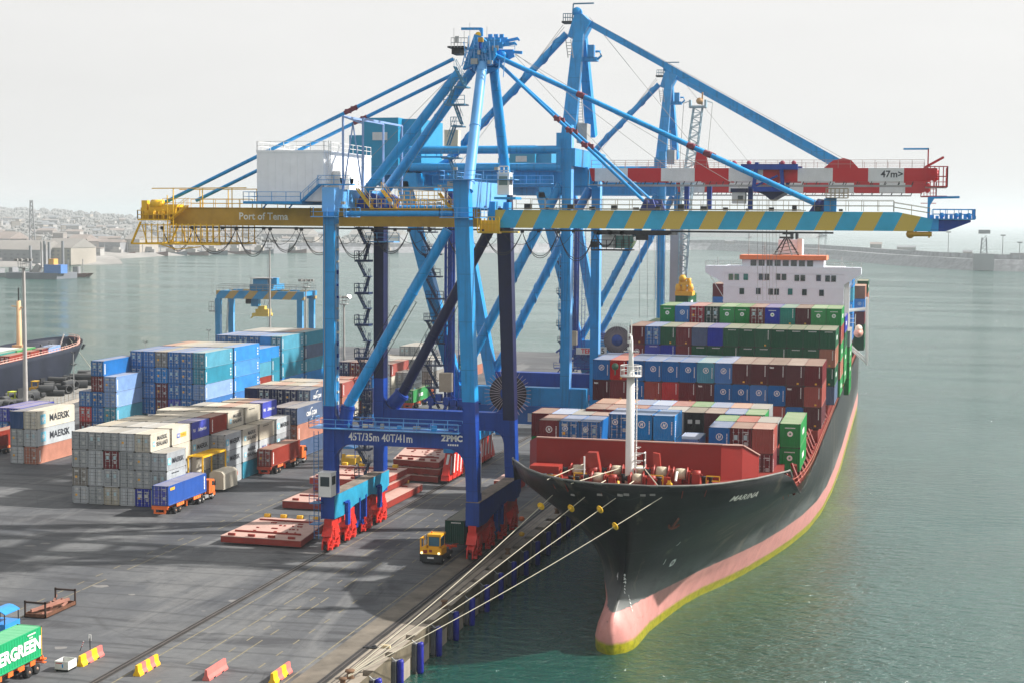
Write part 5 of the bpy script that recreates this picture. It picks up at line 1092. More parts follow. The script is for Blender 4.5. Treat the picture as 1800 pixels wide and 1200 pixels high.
# land legs
ZP = 17.9 # paint changes colour here
def leg(name, xb, xt, yb0, yb1, z0, z1, wb, wt, lower, upper, zs=ZP):
    # box leg between heights; front face at yb0
    def xs(z): k = (z-z0)/(z1-z0); return xb+(xt-xb)*k, wb+(wt-wb)*k
    def seg(a, b_, mat, pn):
        xa, wa = xs(a); xc, wc = xs(b_); m = MB()
        v = [(xa-wa/2, yb0, a), (xa+wa/2, yb0, a), (xa+wa/2, yb1, a), (xa-wa/2, yb1, a), (xc-wc/2, yb0, b_), (xc+wc/2, yb0, b_), (xc+wc/2, yb1, b_), (xc-wc/2, yb1, b_)]
        m.add(v, [(0, 1, 5, 4), (1, 2, 6, 5), (2, 3, 7, 6), (3, 0, 4, 7), (4, 5, 6, 7), (3, 2, 1, 0)]); return m.build(pn, mat, c1)
    seg(z0, zs, lower, 'leg_base'); seg(zs, z1, upper, 'leg')
leg('', -68.35, -68.35, YF, YF+1.75, 4.2, 44.4, 1.5, 1.38, DBLUE, BLUE)
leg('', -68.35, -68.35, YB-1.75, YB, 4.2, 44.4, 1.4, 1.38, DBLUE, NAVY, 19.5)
leg('', -49.95, -51.75, YF, YF+1.75, 4.2, 45.4, 1.4, 1.85, DBLUE, BLUE, 19.0)
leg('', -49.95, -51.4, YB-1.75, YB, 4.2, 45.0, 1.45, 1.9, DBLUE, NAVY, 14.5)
# leg feet flare into the sill beams (land sill turquoise)
def sillbeam(X, w, ya, yb, z0, z1, mat, top):
    m = MB(); m.prism([(ya, z0+.1), (ya, z1), (yb, z1), (yb, z0+.9), (yb-3.5, z0+.2), (yb-7.5, z0+.9), (ya+7.5, z0+.6), (ya+3.5, z0)], 'x', X-w/2, X+w/2, 0); m.box(X-w/2-.03, X+w/2+.03, ya-.03, yb+.03, z1, z1+.05, 1); return m.build('sill_beam', [mat, top], c1)
DUST = P('dusty_top', .20, .16, .13, rough=.95, var=.5, rust=.3, scale=.8)
sillbeam(-68.35, 1.65, YF-.3, YB+.3, 3.9, 6.9, SILLB, DUST); sillbeam(-49.95, 1.7, YF-.3, YB+.3, 3.9, 6.9, DBLUE, DUST)
MB().box(-69.3, -69.19, YF-.3, YF+2, 3.9, 7).box(-69.25, -67.5, YF-.42, YF-.31, 4.0, 7.0).build('sill_end_plate', DBLUE, c1)
bogies(c1, -68.35, YF-1.4, YB+2.2, 4.0); bogies(c1, -49.95, YF-1.4, YB+2.2, 4.0)
for X in (-68.35,-49.95):
    for yy in (YF+9.0, YF+11.4): MB().box(X-.5, X+.5, yy-.35, yy+.35, 1.2, 4.3).box(X+.1, X+.9, yy-.2, yy+.2, 2.2, 5.1).build('storm_anchor', DBLUE, c1)
for yy in (YF+3.9, YB-4.3): MB().box(-67.5, -67.1, yy-.45, yy+.45, 2.6, 5.4).box(-67.5, -67.25, yy-1, yy+.6, 5.4, 5.6).build('side_buffer', DBLUE, c1)
# portal beams with rounded gussets
def portal(Y0, Y1, z0, z1, mat, xa=-67.66, xb=-51.1, r=2.2):
    m = MB(); m.box(xa, xb, Y0, Y1, z0, z1)
    for x, s in ((xa, 1), (xb, -1)):
        n = 6
        for up in (0, 1):
            zz = z1 if up else z0; sg = 1 if up else -1
            poly = [(x, zz), (x+s*r, zz)]+[(x+s*(r-r*math.sin(math.pi/2*k/n)), zz+sg*(r-r*math.cos(math.pi/2*k/n))) for k in range(1, n+1)]
            if (s*sg) < 0: poly = poly[::-1]
            m.prism(poly, 'y', Y0+.1, Y1-.1)
    return m.build('portal_beam', mat, c1)
portal(YF+.1, YF+1.6, 13.25, 15.2, DBLUE); portal(YB-1.6, YB-.1, 13.0, 15.4, DBLUE, r=1.5)
lettering('45T/35m 40T/41m', (-61.7, YF+.085, 14.22), .98, c1, mat=LETW, bold=.02, squash=.80)
lettering('ZPMC', (-52.65, YF+.085, 14.5), .72, c1, mat=LETW, bold=.05, squash=1.0); putm(flat('small_lettering', [(-.62+i*.28, -.42+i*.28, 0, .22, 0) for i in range(5)], [LETW], 'zrow'), 'small_lettering', Vector((-52.55, YF+.085, 13.62))-Vector(c1['_w']), c1)
m = MB(); m.box(-70.6, -51.6, YF-.9, YF+.1, 15.2, 15.28); m.rail((-70.6, YF-.9, 15.28), (-51.6, YF-.9, 15.28), 1.1, 0, .03); m.rail((-67, YF+2.4, 15.28), (-52, YF+2.4, 15.28), 1.1, 0, .03); m.box(-70.6, -66.8, YF+.1, YF+2.6, 15.2, 15.28); m.rail((-70.6, YF-.9, 15.28), (-70.6, YF+2.6, 15.28), 1.1); m.box(-66.9, -52.4, YF+1.5, YF+2.4, 15.2, 15.28); m.build('portal_walkway', LBLUE, c1)
m = MB(); m.box(-64.6, -63.6, YF+.6, YF+1.2, 15.3, 16.2); m.lathe([(.3, 0), (.3, 1.0)], (-64.0, YF+.9, 16.1), 10, axis='x'); m.lathe([(.32, -.3), (.32, .3)], (-55.6, YF+.8, 15.8), 10, axis='y'); m.build('cable_gear', DBLUE, c1)
# diagonal braces and cross pipes
def pipe(a, b_, r, name, mat, n=14, r2=None):
    m = MB().tube(a, b_, r, n, r2=r2); L_ = (b_-a).length; k = max(1, int(L_/6.5)); d = (b_-a).normalized(); r2 = r2 or r
    for i in range(k+1):
        c = a.lerp(b_, (i+.15)/(k+.3)); rr = (r+(r2-r)*i/k)
        m.tube(c-d*.07, c+d*.07, rr*1.10, n)
    return m.build(name, mat, c1)
d0, d1 = PY(612, 712, YF+.9), PY(787, 405, YF+.9); k = d0.lerp(d1, .06)
pipe(Vector((-66.6, YF+.9, 15.2)), d0.lerp(d1, .0), .85, 'brace_foot', DBLUE); pipe(d0, d1, .64, 'diagonal_brace', BLUE)
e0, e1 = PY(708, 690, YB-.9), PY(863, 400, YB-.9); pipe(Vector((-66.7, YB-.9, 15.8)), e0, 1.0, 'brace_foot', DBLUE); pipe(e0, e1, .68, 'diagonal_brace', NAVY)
for a, b_ in ((d0, d1), (e0, e1)):
    dd = (b_-a).normalized(); nrm = Vector((-dd.z, 0, dd.x)); m = MB()
    for s in (1, -1):
        pts = [a.lerp(b_, q)+nrm*s*(1.05) for q in ((.12, .55) if s > 0 else (.18, .62))]; m.beam(pts[0], pts[1], .07)
        for q in range(9): c_ = pts[0].lerp(pts[1], q/8); m.beam(c_, c_-nrm*s*.5, .05)
    m.build('brace_hand_line', DKM, c1)
p0, p1 = PY(607, 376, YF+.5), PY(796, 376, YF+.5); pipe(p0, p1, .34, 'tie_pipe', BLUE); pipe(PY(700, 366, YB-.8)-Vector((3, 0, 0)), PY(868, 366, YB-.8), .34, 'tie_pipe', BLUE)
# top cross beams running along the quay
MB().box(-68.95, -67.64, YF+1.7, YB-.2, 42.0, 44.3).box(-69.15, -67.6, YF-.06, YF+1.8, 41.6, 44.5).build('upper_cross_beam', LBLUE, c1)
MB().box(-52.7, -50.75, YF+1.7, YB-.2, 42.2, 45.3).build('upper_cross_beam', LBLUE, c1)
for X0 in (-69.6, -53.3):
    m = MB(); z = 40.9; m.box(X0-.7, X0+3.6, YF-1.0, YF+.0, z, z+.1); m.rail((X0-.7, YF-1, z+.1), (X0+3.6, YF-1, z+.1), 1.1); m.rail((X0-.7, YF-1, z+.1), (X0-.7, YF, z+.1), 1.1, n=1); m.box(X0+3.0, X0+3.9, YF-1, YF+4, z, z+.1); m.rail((X0+3.9, YF-1, z+.1), (X0+3.9, YF+4, z+.1), 1.1); m.build('leg_platform', LBLUE, c1)
m = MB(); z = 45.4; m.box(-54, -44.8, YF-1.2, YF+1.0, z, z+.08); m.rail((-54, YF-1.2, z), (-45, YF-1.2, z), 1.1); m.rail((-54, YF-1.2, z), (-54, YF+1, z), 1.1); m.rail((-54, YB, z), (-45, YB, z), 1.1); m.box(-54, -45, YB-1.2, YB, z, z+.08); m.rail((-53.6, YF+5, z), (-53.6, YB-4, z), 1.1); m.build('upper_walkway', LBLUE, c1)
# land girders (ochre), boom (striped)
gx0, gx1 = PY(262, 370, GF).x, -51.2; ZG0, ZG1 = 39.75, 41.95
for Yg in (GF, GB):
    MB().box(gx0+3, gx1-2.2, Yg, Yg+1.2, ZG0, ZG1).box(gx0-1.2, gx0+3, Yg, Yg+1.2, ZG0+.6, ZG1).box(gx0+3, gx1-2.2, Yg-.12, Yg+1.32, ZG1, ZG1+.08).build('land_girder', YEL, c1)
    MB().box(gx0+3, PY(1465, 404, Yg).x, Yg+.2, Yg+.5, ZG0-.38, ZG0-.22).build('trolley_rail', DKM, c1)
lettering('Port of Tema', (PY(463, 384, GF).x, GF-.02, (ZG0+ZG1)/2+.05), .92, c1, mat=P('faded_white_letters', .82, .80, .70), bold=.02, squash=.98)
STR = stripes('boom_stripes', (.03, .38, .62), (.58, .42, .08), 4.52, .50, .5, 1.0)
bx0, bx1, bx2 = PY(866, 380, GF).x, PY(1578, 380, GF).x, PY(1650, 380, GF).x
for Yg in (GF, GB):
    m = MB(); m.prism([(bx0, ZG0), (bx2, ZG0), (bx2, ZG0+1.3), (bx1, ZG1), (bx0, ZG1)], 'y', Yg, Yg+1.2); m.build('boom', STR, c1)
    m = MB(); q = PY(862, 380, GF).x; m.prism([(q-.5, ZG0), (q+.6, ZG0), (q+.6, ZG1+1), (q-.1, ZG1+1)], 'y', Yg-.1, Yg+1.3); m.build('boom_hinge', BLUE, c1)
    tip = PY(1715, 372, GF).x
    MB().prism([(bx2, ZG0), (bx2+.8, ZG0), (tip-.5, ZG0+1.1), (tip-.5, ZG0+1.35), (bx2, ZG0+1.35)], 'y', Yg+.1, Yg+1.1).build('boom_nose', DBLUE, c1)
    MB().prism([(bx2-.9, ZG0-.01), (bx2+.02, ZG0-.01), (bx2+.02, ZG0+1.36), (bx2-.6, ZG0+1.46)], 'y', Yg-.01, Yg+1.21).build('boom_end_box', BLUE, c1)
for xx in (bx0+4, bx0+15, bx0+27, bx0+38, bx2-1): MB().box(xx, xx+.5, GF+1.2, GB, ZG0+.5, ZG1-.3).build('cross_tie', BLUE, c1)
# yellow hinge cage under the water leg, tie rod drop
m = MB(); q0, q1 = PY(823, 395, YF+2).x, PY(862, 395, YF+2).x
m.box(q0, q1, GF-1.4, GF-.1, ZG0-.7, ZG0-.55); m.rail((q0, GF-1.4, ZG0-.5), (q1, GF-1.4, ZG0-.5), 1.8, 0, .05, 6, 3); m.box(q0, q1-.2, GF-.4, GF-.1, ZG0-.6, ZG0+.9); m.build('hinge_platform', BYEL, c1); MB().box(q0, q1, GB+1.3, GB+2.2, ZG0-.7, ZG0-.5).build('hinge_platform', BYEL, c1)
# railings on top of girder and boom
m = MB()
for Yg in (GF-.1, GB+1.3):
    m.rail((gx0+2, Yg, ZG1+.08), (-81.5, Yg, ZG1+.08), 1.1, 0, .03); m.rail((-72, Yg, ZG1+.08), (-54, Yg, ZG1+.08), 1.15, 0, .035, 16)
for s in (0, 1):
    for i in range(4): xx = gx0+3.5+i*4.1; m.beam((xx, GF-.1+s*8, ZG1), (xx, GF-.1+s*8, ZG1+2.6), .1)
    m.beam((gx0+.5, GF-.1+s*8, ZG1+2.5), (-82.3, GF-.1+s*8, ZG1+2.6), .12)
m.build('girder_railing', BYEL, c1)
m = MB()
for Yg in (GF-.1, GB+1.3):
    m.rail((bx0+3, Yg, ZG1+.1), (bx1-.5, Yg, ZG1+.1), 1.25, 0, .028); m.rail((bx1-.5, Yg, ZG1+.05), (bx2-1, Yg, ZG0+1.6), 1.1, 0, .028)
    m.beam((bx0+2, Yg-.15, ZG1+.18), (bx1-11, Yg-.15, ZG1+.18), .16, .1)
m.build('boom_railing', P('rail_dull', .30, .26, .18, rough=.6), c1)
random.seed(2)
for i in range(15): xx = bx0+4+i*2.7; m = MB(); m.box(xx, xx+random.uniform(.3, .9), GF-.1, GF+.5, ZG1+.05, ZG1+random.uniform(.3, .8)); m.build('boom_fitting', DKM, c1)
# stairs up both sides of the ochre walkway
m = MB()
a = PY(628, 332, GF-1.2); b_ = PY(655, 368, GF-1.2); m.stairs(a, b_, .9, 0, (0, 1, 0), step=.45); a = PY(672, 335, GF-1.2); b_ = PY(695, 366, GF-1.2); m.stairs(a, b_, .9); a = PY(700, 353, GF-1.2); m.beam(a, PY(774, 353, GF-1.2), .14); m.beam(PY(700, 353, GF-1.2), PY(692, 368, GF-1.2), .12); a = PY(774, 345, GF-1.2); m.stairs(PY(772, 340, GF-1.2), PY(792, 366, GF-1.2), .9); m.rail(PY(700, 352, GF-1.2), PY(774, 352, GF-1.2), 1.1, 0, .035, 7)
m.box(PY(652, 370, GF-1.2).x, PY(795, 370, GF-1.2).x, GF-1.7, GF-.7, ZG1+.0, ZG1+.1); m.build('girder_stairs', BYEL, c1)
# machinery house
hx0, hx1 = PY(451.5, 300, 187).x, PY(569, 300, 187).x; hz0, hz1 = PY(451, 354, 187).z, (PY(451, 271, 187).z+PY(567, 262, 187).z)/2+.05
m = MB(); m.box(hx0, hx1, 187, 205, hz0, hz1); m.box(hx0-.06, hx1+.06, 186.94, 205.06, hz1-.18, hz1+.1)
for i in range(9): xx = hx0+(hx1-hx0)*(i+.5)/9; m.box(xx-.03, xx+.03, 186.96, 187, hz0, hz1-.2)
for i in range(9): yy = 188+i*2; m.box(hx1, hx1+.035, yy-.03, yy+.03, hz0, hz1-.2)
m.build('machinery_house', P('house_white', .84, .86, .90, rough=.6, var=.06, rust=.05, streak=True, rcol=(.35, .28, .2)), c1)
m = MB()
for yy in (190.5, 194.2): m.lathe([(.95, 0), (.95, .9), (.75, 1.1)], (hx1, yy, hz0+3.0), 16, axis='x'); m.box(hx1, hx1+1.1, yy-.95, yy+.95, hz0+1.4, hz0+3.0)
m.build('ventilation_cowl', WHT, c1)
for yy, w_ in ((188.9, .8), (197.5, .9), (201.5, .7)): MB().box(hx1+.03, hx1+.08, yy-w_/2, yy+w_/2, hz0+.2, hz0+2.2).build('door', P('house_door', .20, .28, .30), c1)
m = MB(); m.rail((hx0, 187.1, hz1+.1), (hx1, 187.1, hz1+.1), 1.1, 0, .03); m.rail((hx1, 187.1, hz1+.1), (hx1, 204.9, hz1+.1), 1.1, 0, .03); m.rail((hx0, 187.1, hz1+.1), (hx0, 204.9, hz1+.1), 1.1, 0, .03)
m.ladder((hx1+.4, 188.1, hz0), (hx1+.4, 188.1, hz1+1.3), .7, 0, .04, (0, 1, 0)); m.build('house_railing', WHT, c1)
m = MB(); m.box(hx0-1.3, hx1-2.4, 185.6, 206, hz0-.35, hz0-.02); m.rail((hx0-1.3, 185.7, hz0), (hx1-2.6, 185.7, hz0), 1.15, 0, .03); m.rail((hx0-1.3, 185.7, hz0), (hx0-1.3, 200, hz0), 1.15); m.stairs((hx1-2.6, 186.3, hz0), (hx1-.2, 186.3, hz0+2.1), .8); m.box(hx1-.3, -66.7, 185.6, 187.0, hz0+2.0, hz0+2.15); m.rail((hx1-.3, 185.7, hz0+2.1), (-66.9, 185.7, hz0+2.1), 1.1); m.box(hx1, hx1+1.6, 187, 203, hz0+.0, hz0+.12); m.rail((hx1+1.6, 187, hz0+.1), (hx1+1.6, 203, hz0+.1), 1.1)
for xx in (hx0+1, hx0+4.5): m.beam((xx-.6, 188, ZG1), (xx, 188, hz0-.2), .15)
m.build('house_walkway', BLUE, c1)
# girder end: winch deck and hanging cage in yellow
m = MB(); xa, xb = PY(250, 370, GF).x, PY(330, 370, GF).x; z = ZG0+.75
m.box(xa, xb-2, GF-1.3, GB+2.4, z-.2, z); m.stairs((xb-1.8, GF-1, z), (xb+.4, GF-1, ZG1+.3), .8); m.rail((xa, GF-1.3, z), (xb-2, GF-1.3, z), 1.1, 0, .05, 6); m.rail((xa, GF-1.3, z), (xa, GB+2.4, z), 1.1, 0, .05)
m.box(xa+1.2, xa+5, GF-.6, GF+1.9, z+.6, z+1.9); m.lathe([(.6, 0), (.6, 1.6)], (xa+1.5, GF-.2, z+1.9), 12, axis='x'); m.box(xa+.1, xa+.9, GF-.4, GF+.4, z+1, z+2.4)
for xx in (xa+1, xa+2.2, xa+3.4): m.lathe([(.25, 0), (.3, .9), (.12, 1.2)], (xx, GF-.9, z), 8)
m.build('winch_deck', BYEL, c1)
m = MB(); x0_, x1_, x2_ = PY(232, 428, GF-1.5).x, PY(388, 400, GF-1.5).x, PY(248, 395, GF-1.5).x; zt, zb_ = PY(300, 396, GF-1.5).z, PY(300, 429, GF-1.5).z
for Yc in (GF-1.6, GB+2.8):
    m.beam((x0_, Yc, zb_), (x1_, Yc, zb_), .22); m.beam((x2_, Yc, zt), (x1_-.3, Yc, zt), .12); m.beam((x0_, Yc, zb_), (x2_, Yc, zt+.4), .22); m.beam((x2_+.2, Yc, zt), (x2_+.9, Yc, zb_), .12)
    for i in range(13): xx = x2_+.7+(x1_-x2_-.9)*i/12; m.beam((xx, Yc, zt+.2), (xx, Yc, zb_), .11)
    for q in (.33, .66): m.beam((x2_-.2, Yc, zt+(zb_-zt)*q), (x1_, Yc, zt+(zb_-zt)*q), .06)
for i in range(8): xx = x0_+(x1_-x0_)*i/7; m.beam((xx, GF-1.6, zb_), (xx, GB+2.8, zb_), .14)
m.beam((x0_+3.5, GF-1, zb_), (x0_+6, GF-1, zb_-.7), .12); m.beam((x0_+6, GF-1, zb_-.7), (x1_-3, GF-1, zb_-.35), .12); m.ladder((x0_+5.6, GF-1.8, zb_), (x0_+5.6, GF-1.8, ZG1+1.6), .8, 0, .05); m.build('hanging_cage', BYEL, c1)
# festoon cables
FM = P('festoon_cable', .03, .03, .035, rough=.7)
hang = [345, 353]; hooks = [285, 340, 415, 474.5, 529.5, 592, 655, 718.5, 784, 850, 918, 981.5, 1046, 1083]
for j, Yg in enumerate((GF-.35, GB+1.6)):
    m = MB()
    for i in range(len(hooks)-1):
        a = PY(hooks[i], 404, GF-.35); b_ = PY(hooks[i+1], 404, GF-.35)
        for dr in (1.0, .92) if j == 0 else (.6,):
            D = (2.9+(i % 3)*.3)*dr*min(1, (b_.x-a.x)/4.2); pts = []
            for q in range(13): u = q/12; pts.append((a.x+(b_.x-a.x)*u, Yg, ZG0-.45-D*(1-abs(2*u-1)**2.2)))
            m.path(pts, .045 if j == 0 else .03, 4)
        m.box(a.x-.2, a.x+.2, Yg-.1, Yg+.2, ZG0-.6, ZG0-.2)
    m.build('festoon_cable', FM, c1)
# mast (A-frame) and apex head
AP = Vector((PY(862, 90, 193.6).x, 193.6, PY(862, 100, 193.6).z))
mf0, mf1 = PY(822, 336, YF+1.2), PY(848, 112, 191.3); mb0, mb1 = PY(889, 305, YB-2), PY(867, 112, 195.6)
pipe(mf0, mf1, .68, 'mast_pipe', LBLUE, 18, .62); pipe(Vector((-50.9, YB-1.3, 45)), mb1, .66, 'mast_pipe', BLUE, 18, .62)
pipe(PY(640, 342, GF+.4), PY(806, 128, 192), .62, 'back_strut', BLUE, 16, .58); pipe(PY(664, 356, GB+.6), PY(830, 124, 194.4), .62, 'back_strut', BLUE, 16, .58)
MB().prism([(-67.5, 41.9), (-64.6, 41.9), (-64.2, 43.3), (-65.2, 43.9), (-66.9, 43.9)], 'y', GF-.1, GF+1.0).build('strut_foot', DBLUE, c1)
MB().prism([(-67.5, 41.9), (-64.6, 41.9), (-64.2, 43.3), (-65.2, 43.9), (-66.9, 43.9)], 'y', GB, GB+1.1).build('strut_foot', DBLUE, c1)
hd = [PY(x, y, 192.4) for x, y in ((817, 124), (838, 116), (866, 116), (876, 98), (866, 82), (850, 66), (838, 62), (831, 82))]
m = MB(); m.prism([(p.x, p.z) for p in hd][::-1], 'y', 191.3, 192.5); m.prism([(p.x, p.z) for p in hd][::-1], 'y', 194.9, 196.0); m.box(hd[0].x+.6, hd[3].x-.4, 192.4, 195, hd[0].z+.8, hd[4].z); m.prism([(PY(x, y, 193).x, PY(x, y, 193).z) for x, y in ((838, 118), (868, 119), (841, 133))][::-1], 'y', 192.5, 194.9)
m.build('mast_head', BLUE, c1)
h2 = lambda x, y, Y=193.5: PY(x, y, Y)
for Y_, dx, dy in ((191.5, 0, 6), (195.9, 8, -2)):
    m = MB()
    a, b_ = h2(852, 74+dy, Y_), h2(884+dx, 74+dy, Y_); m.beam(a, b_, .5, .8); c_ = h2(906+dx*.6, 70+dy, Y_); m.beam(b_, c_, .3, .35); m.beam(c_, h2(908+dx*.6, 74+dy, Y_), .2)
    for q in (.25, .5, .75): p = a.lerp(b_, q); m.cbox((p.x, p.y, p.z+.5), .5, .4, .6)
    m.build('head_outrigger', BLUE, c1)
m = MB(); m.beam(h2(862, 92), h2(903, 92), .6, .6); m.beam(h2(903, 92), h2(918, 93), .35, .35); m.beam(h2(870, 112), h2(903, 96), .5, .6); m.lathe([(.5, -.3), (.5, .3)], (h2(885, 98).x, 193, h2(885, 98).z), 12, axis='y')
m.build('head_platform', BLUE, c1); MB().rail(h2(860, 88, 191), h2(905, 88, 191), .9, 0, .03).build('head_railing', BLUE, c1)
m = MB(); m.beam(h2(847, 64), h2(847, 50), .3); m.beam(h2(847, 51), h2(811, 51), .26, .3); m.prism([(h2(847, 51).x, h2(847, 51).z), (h2(841, 51).x, h2(841, 51).z), (h2(846, 60).x, h2(846, 60).z)], 'y', 193.4, 193.6); m.build('service_davit', BLUE, c1)
MB().lathe([(.38, -.2), (.38, .2)], (h2(841, 63).x, 193.5, h2(841, 62).z), 12, axis='y').build('sheave', BYEL, c1)
m = MB(); m.box(h2(793, 84).x, h2(822, 84).x, 191.8, 195.2, h2(793, 85).z-.12, h2(793, 84).z); m.box(h2(798, 84).x, h2(812, 84).x, 192.4, 194.6, h2(793, 97).z, h2(793, 85).z); m.build('lookout_floor', DKM, c1)
m = MB(); m.rail(h2(793, 84, 191.8), h2(822, 84, 191.8), 1.2, 0, .03, 5); m.rail(h2(793, 84, 195.2), h2(822, 84, 195.2), 1.2, 0, .03, 5)
for px, top in ((798, 50), (816, 55), (826, 40), (856, 47)): m.beam(h2(px, 84), h2(px, top), .05)
m.cbox(h2(804, 70), .5, .5, .8); m.build('lookout_railing', GALV, c1)
m = MB(); m.ladder(h2(823, 100, 191), h2(829, 76, 191), .7, 0, .05); m.ladder(h2(817, 116, 191), h2(824, 86, 191), .7, 0, .05); m.ladder(h2(845, 84, 191), h2(855, 110, 191), .6, 0, .05); m.build('head_ladder', LBLUE, c1)
# zigzag stair inside the mast
zz = [(808, 116), (826, 151), (795, 152), (806, 182), (787, 184), (806, 220), (796, 190), (792, 226), (804, 262), (785, 262), (800, 277), (792, 280), (806, 322)]
m = MB()
seq = [((800, 118), (816, 150)), ((798, 152), (789, 182)), ((800, 186), (812, 219)), ((800, 220), (788, 256)), ((791, 280), (804, 318))]
for a, b_ in seq: m.stairs(h2(*a, 188.2), h2(*b_, 188.2), 1.0, 0, (0, 1, 0), step=.45)
for px, py, w_ in ((810, 152, 22), (800, 183, 38), (803, 221, 20), (792, 277, 32), (802, 320, 22)):
    a = h2(px-w_/2, py, 187.6); m.box(a.x, a.x+w_/14.5, 187.4, 189.4, a.z-.16, a.z); m.rail((a.x, 187.4, a.z), (a.x+w_/14.5, 187.4, a.z), 1.0, 0, .035)
m.build('mast_stairs', P('stair_steel', .06, .20, .32, rough=.5), c1)
a = h2(781, 257, 192.2); MB().box(a.x, a.x+1.7, 192.2, 193.6, a.z, a.z+2.0).build('switch_cabin', CREAM, c1)
a = h2(786, 332, 190); MB().box(a.x, a.x+.9, 190, 191, a.z, a.z+.9).build('switch_box', GREYM, c1)
random.seed(44)
for k in range(16):
    a = h2(828+random.uniform(0, 62), 70+random.uniform(0, 40), random.choice([190.6, 191, 196.4])); MB().cbox(a, random.uniform(.2, .9), .4, random.uniform(.2, .8)).build('head_fitting', random.choice([BLUE, BLUE, GREYM, DBLUE, YEL]), c1)
for k in range(9):
    a = h2(815+k*9, 60+random.uniform(0, 50), 190.7); MB().beam(a, a+Vector((random.uniform(-.3, .3), 0, -random.uniform(1.5, 3.5))), .09).build('head_strut', LBLUE, c1)
m = MB()
for px, p1, p2 in ((838, 66, 112), (846, 70, 116), (858, 80, 116)): m.ladder(h2(px, p2, 190.9), h2(px-2, p1, 190.9), .5, 0, .04)
m.build('head_ladder', LBLUE, c1)
# pipework and cable trays between the portal tops
for k in range(7): MB().beam((-66+k*.5, YF+5+k*1.8, 44.6), (-53, YF+5+k*1.8, 44.6+.15*k), .12).build('cable_tray', random.choice([BLUE, GREYM]), c1)
for k in range(12):
    xx = -65+k*1.1; MB().rail((xx, GF-2, 42.2), (xx+.9, GF-2, 42.2), random.uniform(.8, 2.2), 0, .03, 1).build('service_rail', random.choice([BLUE, GREYM, WHT]), c1)
# stays
def stay(a, b_, r, name, Yp=None, joints=()):
    m = MB(); m.tube(a, b_, r, 8); m.build(name, BLUE, c1)
    if joints:
        m = MB()
        for q in joints: p = a.lerp(b_, q); d = (b_-a).normalized(); m.tube(p-d*.5, p+d*.5, r*1.25, 8); m.cbox(p, .7, r*2.6, .5)
        m.build('stay_joint', P('joint_maroon', .16, .03, .05, rough=.5, rust=.2), c1)
ya, yb_ = GF+.6, GB+.6
stay(PY(797, 104, 192.2), PY(290, 356, ya), .24, 'back_stay', joints=(.335, .355)); stay(PY(797, 131, 194.8), PY(345, 353, yb_), .24, 'back_stay', joints=(.335, .36))
for Y_, yy in ((ya, 192.2), (yb_, 194.8)):
    a = PY(866, 96, yy); b_ = Vector((PY(1440, 362, ya).x, Y_, PY(1440, 362, ya).z)); stay(a, b_, .30, 'outer_forestay', joints=(.28, .62, .67))
    a = PY(868, 104, yy); b_ = Vector((PY(1137, 359, ya).x, Y_, PY(1137, 359, ya).z)); stay(a, b_, .20, 'inner_forestay', joints=(.42, .5, .6))
m = MB()
for (a, b_) in (((858, 92), (1420, 352)), ((905, 96), (1300, 330)), ((905, 98), (1140, 352)), ((856, 70), (600, 330)), ((820, 118), (700, 330)), ((905, 94), (1180, 300))): m.tube(PY(*a, 193), PY(*b_, 193.5), .028, 4)
m.build('hoist_wires', P('wire_rope', .25, .25, .24, rough=.5), c1)
# stay anchor brackets on the boom
for px, w_ in ((1446, 1.6), (1142, 1.3)):
    for Yg in (GF, GB):
        p = PY(px, 372, GF); MB().prism([(p.x-w_, ZG1), (p.x+w_*.6, ZG1), (p.x+.3, ZG1+1.4), (p.x-.6, ZG1+1.5)], 'y', Yg+.2, Yg+.9).lathe([(.42, -.3), (.42, .5)], (p.x-.4, Yg+.4, ZG1+.9), 12, axis='y').build('stay_bracket', P('bracket_navy', .03, .05, .22, rough=.5, rust=.15), c1)
p = PY(1462, 372, GF); MB().box(p.x-.9, p.x+.5, GF-.1, GF+1.4, ZG1, ZG1+1.55).build('bracket_box', BLUE, c1)
m = MB(); q = PY(1452, 345, GF-.5); q2_ = PY(1490, 362, GF-.5); m.box(q.x, q2_.x, GF-1, GF+1.3, ZG1+1.55, ZG1+1.65); m.rail((q.x, GF-1, ZG1+1.6), (q2_.x, GF-1, ZG1+1.6), 1.1, 0, .035, 5, 3); m.rail((q.x, GF+1.3, ZG1+1.6), (q2_.x, GF+1.3, ZG1+1.6), 1.1, 0, .035, 5, 3); m.rail((q2_.x, GF-1, ZG1+1.6), (q2_.x, GF+1.3, ZG1+1.6), 1.1); m.build('bracket_platform', P('rail_dull', .30, .26, .18), c1)
# water-side tall post group behind (boom rest posts), trolley parts over the boom
for px, py, h in ((1203, 372, 1.0), (1243, 372, 3.0), (1226, 372, 3.2)):
    pass
# boom tip: deck, davit, underslung yellow bar
p = PY(1632, 386, GF); m = MB(); m.beam((p.x, GF+.3, ZG0+1.5), (p.x, GF+.3, PY(1632, 347, GF).z), .28); e = PY(1687, 347, GF); m.beam((p.x, GF+.3, PY(1632, 348, GF).z), (e.x, GF+.3, e.z), .2, .26); m.prism([(p.x, e.z), (p.x+.7, e.z), (p.x, e.z-1.2)], 'y', GF+.2, GF+.4); m.build('tip_davit', BLUE, c1)
m = MB(); x0_, x1_ = PY(1640, 380, GF).x, PY(1714, 380, GF).x; z = ZG0+1.36
m.box(x0_, x1_, GF-.3, GB+1.5, z, z+.12); m.rail((x0_, GF-.3, z+.1), (x1_, GF-.3, z+.1), 1.1, 0, .035, 6); m.rail((x1_, GF-.3, z+.1), (x1_, GB+1.5, z+.1), 1.1, 0, .035); m.rail((x0_, GB+1.5, z+.1), (x1_, GB+1.5, z+.1), 1.1, 0, .035)
for i in range(9): xx = x0_+.3+i*.52; m.box(xx, xx+.35, GF+.1+(i % 3)*.5, GF+1.1+(i % 3)*.6, z+.1, z+.45+(i*7 % 4)*.12)
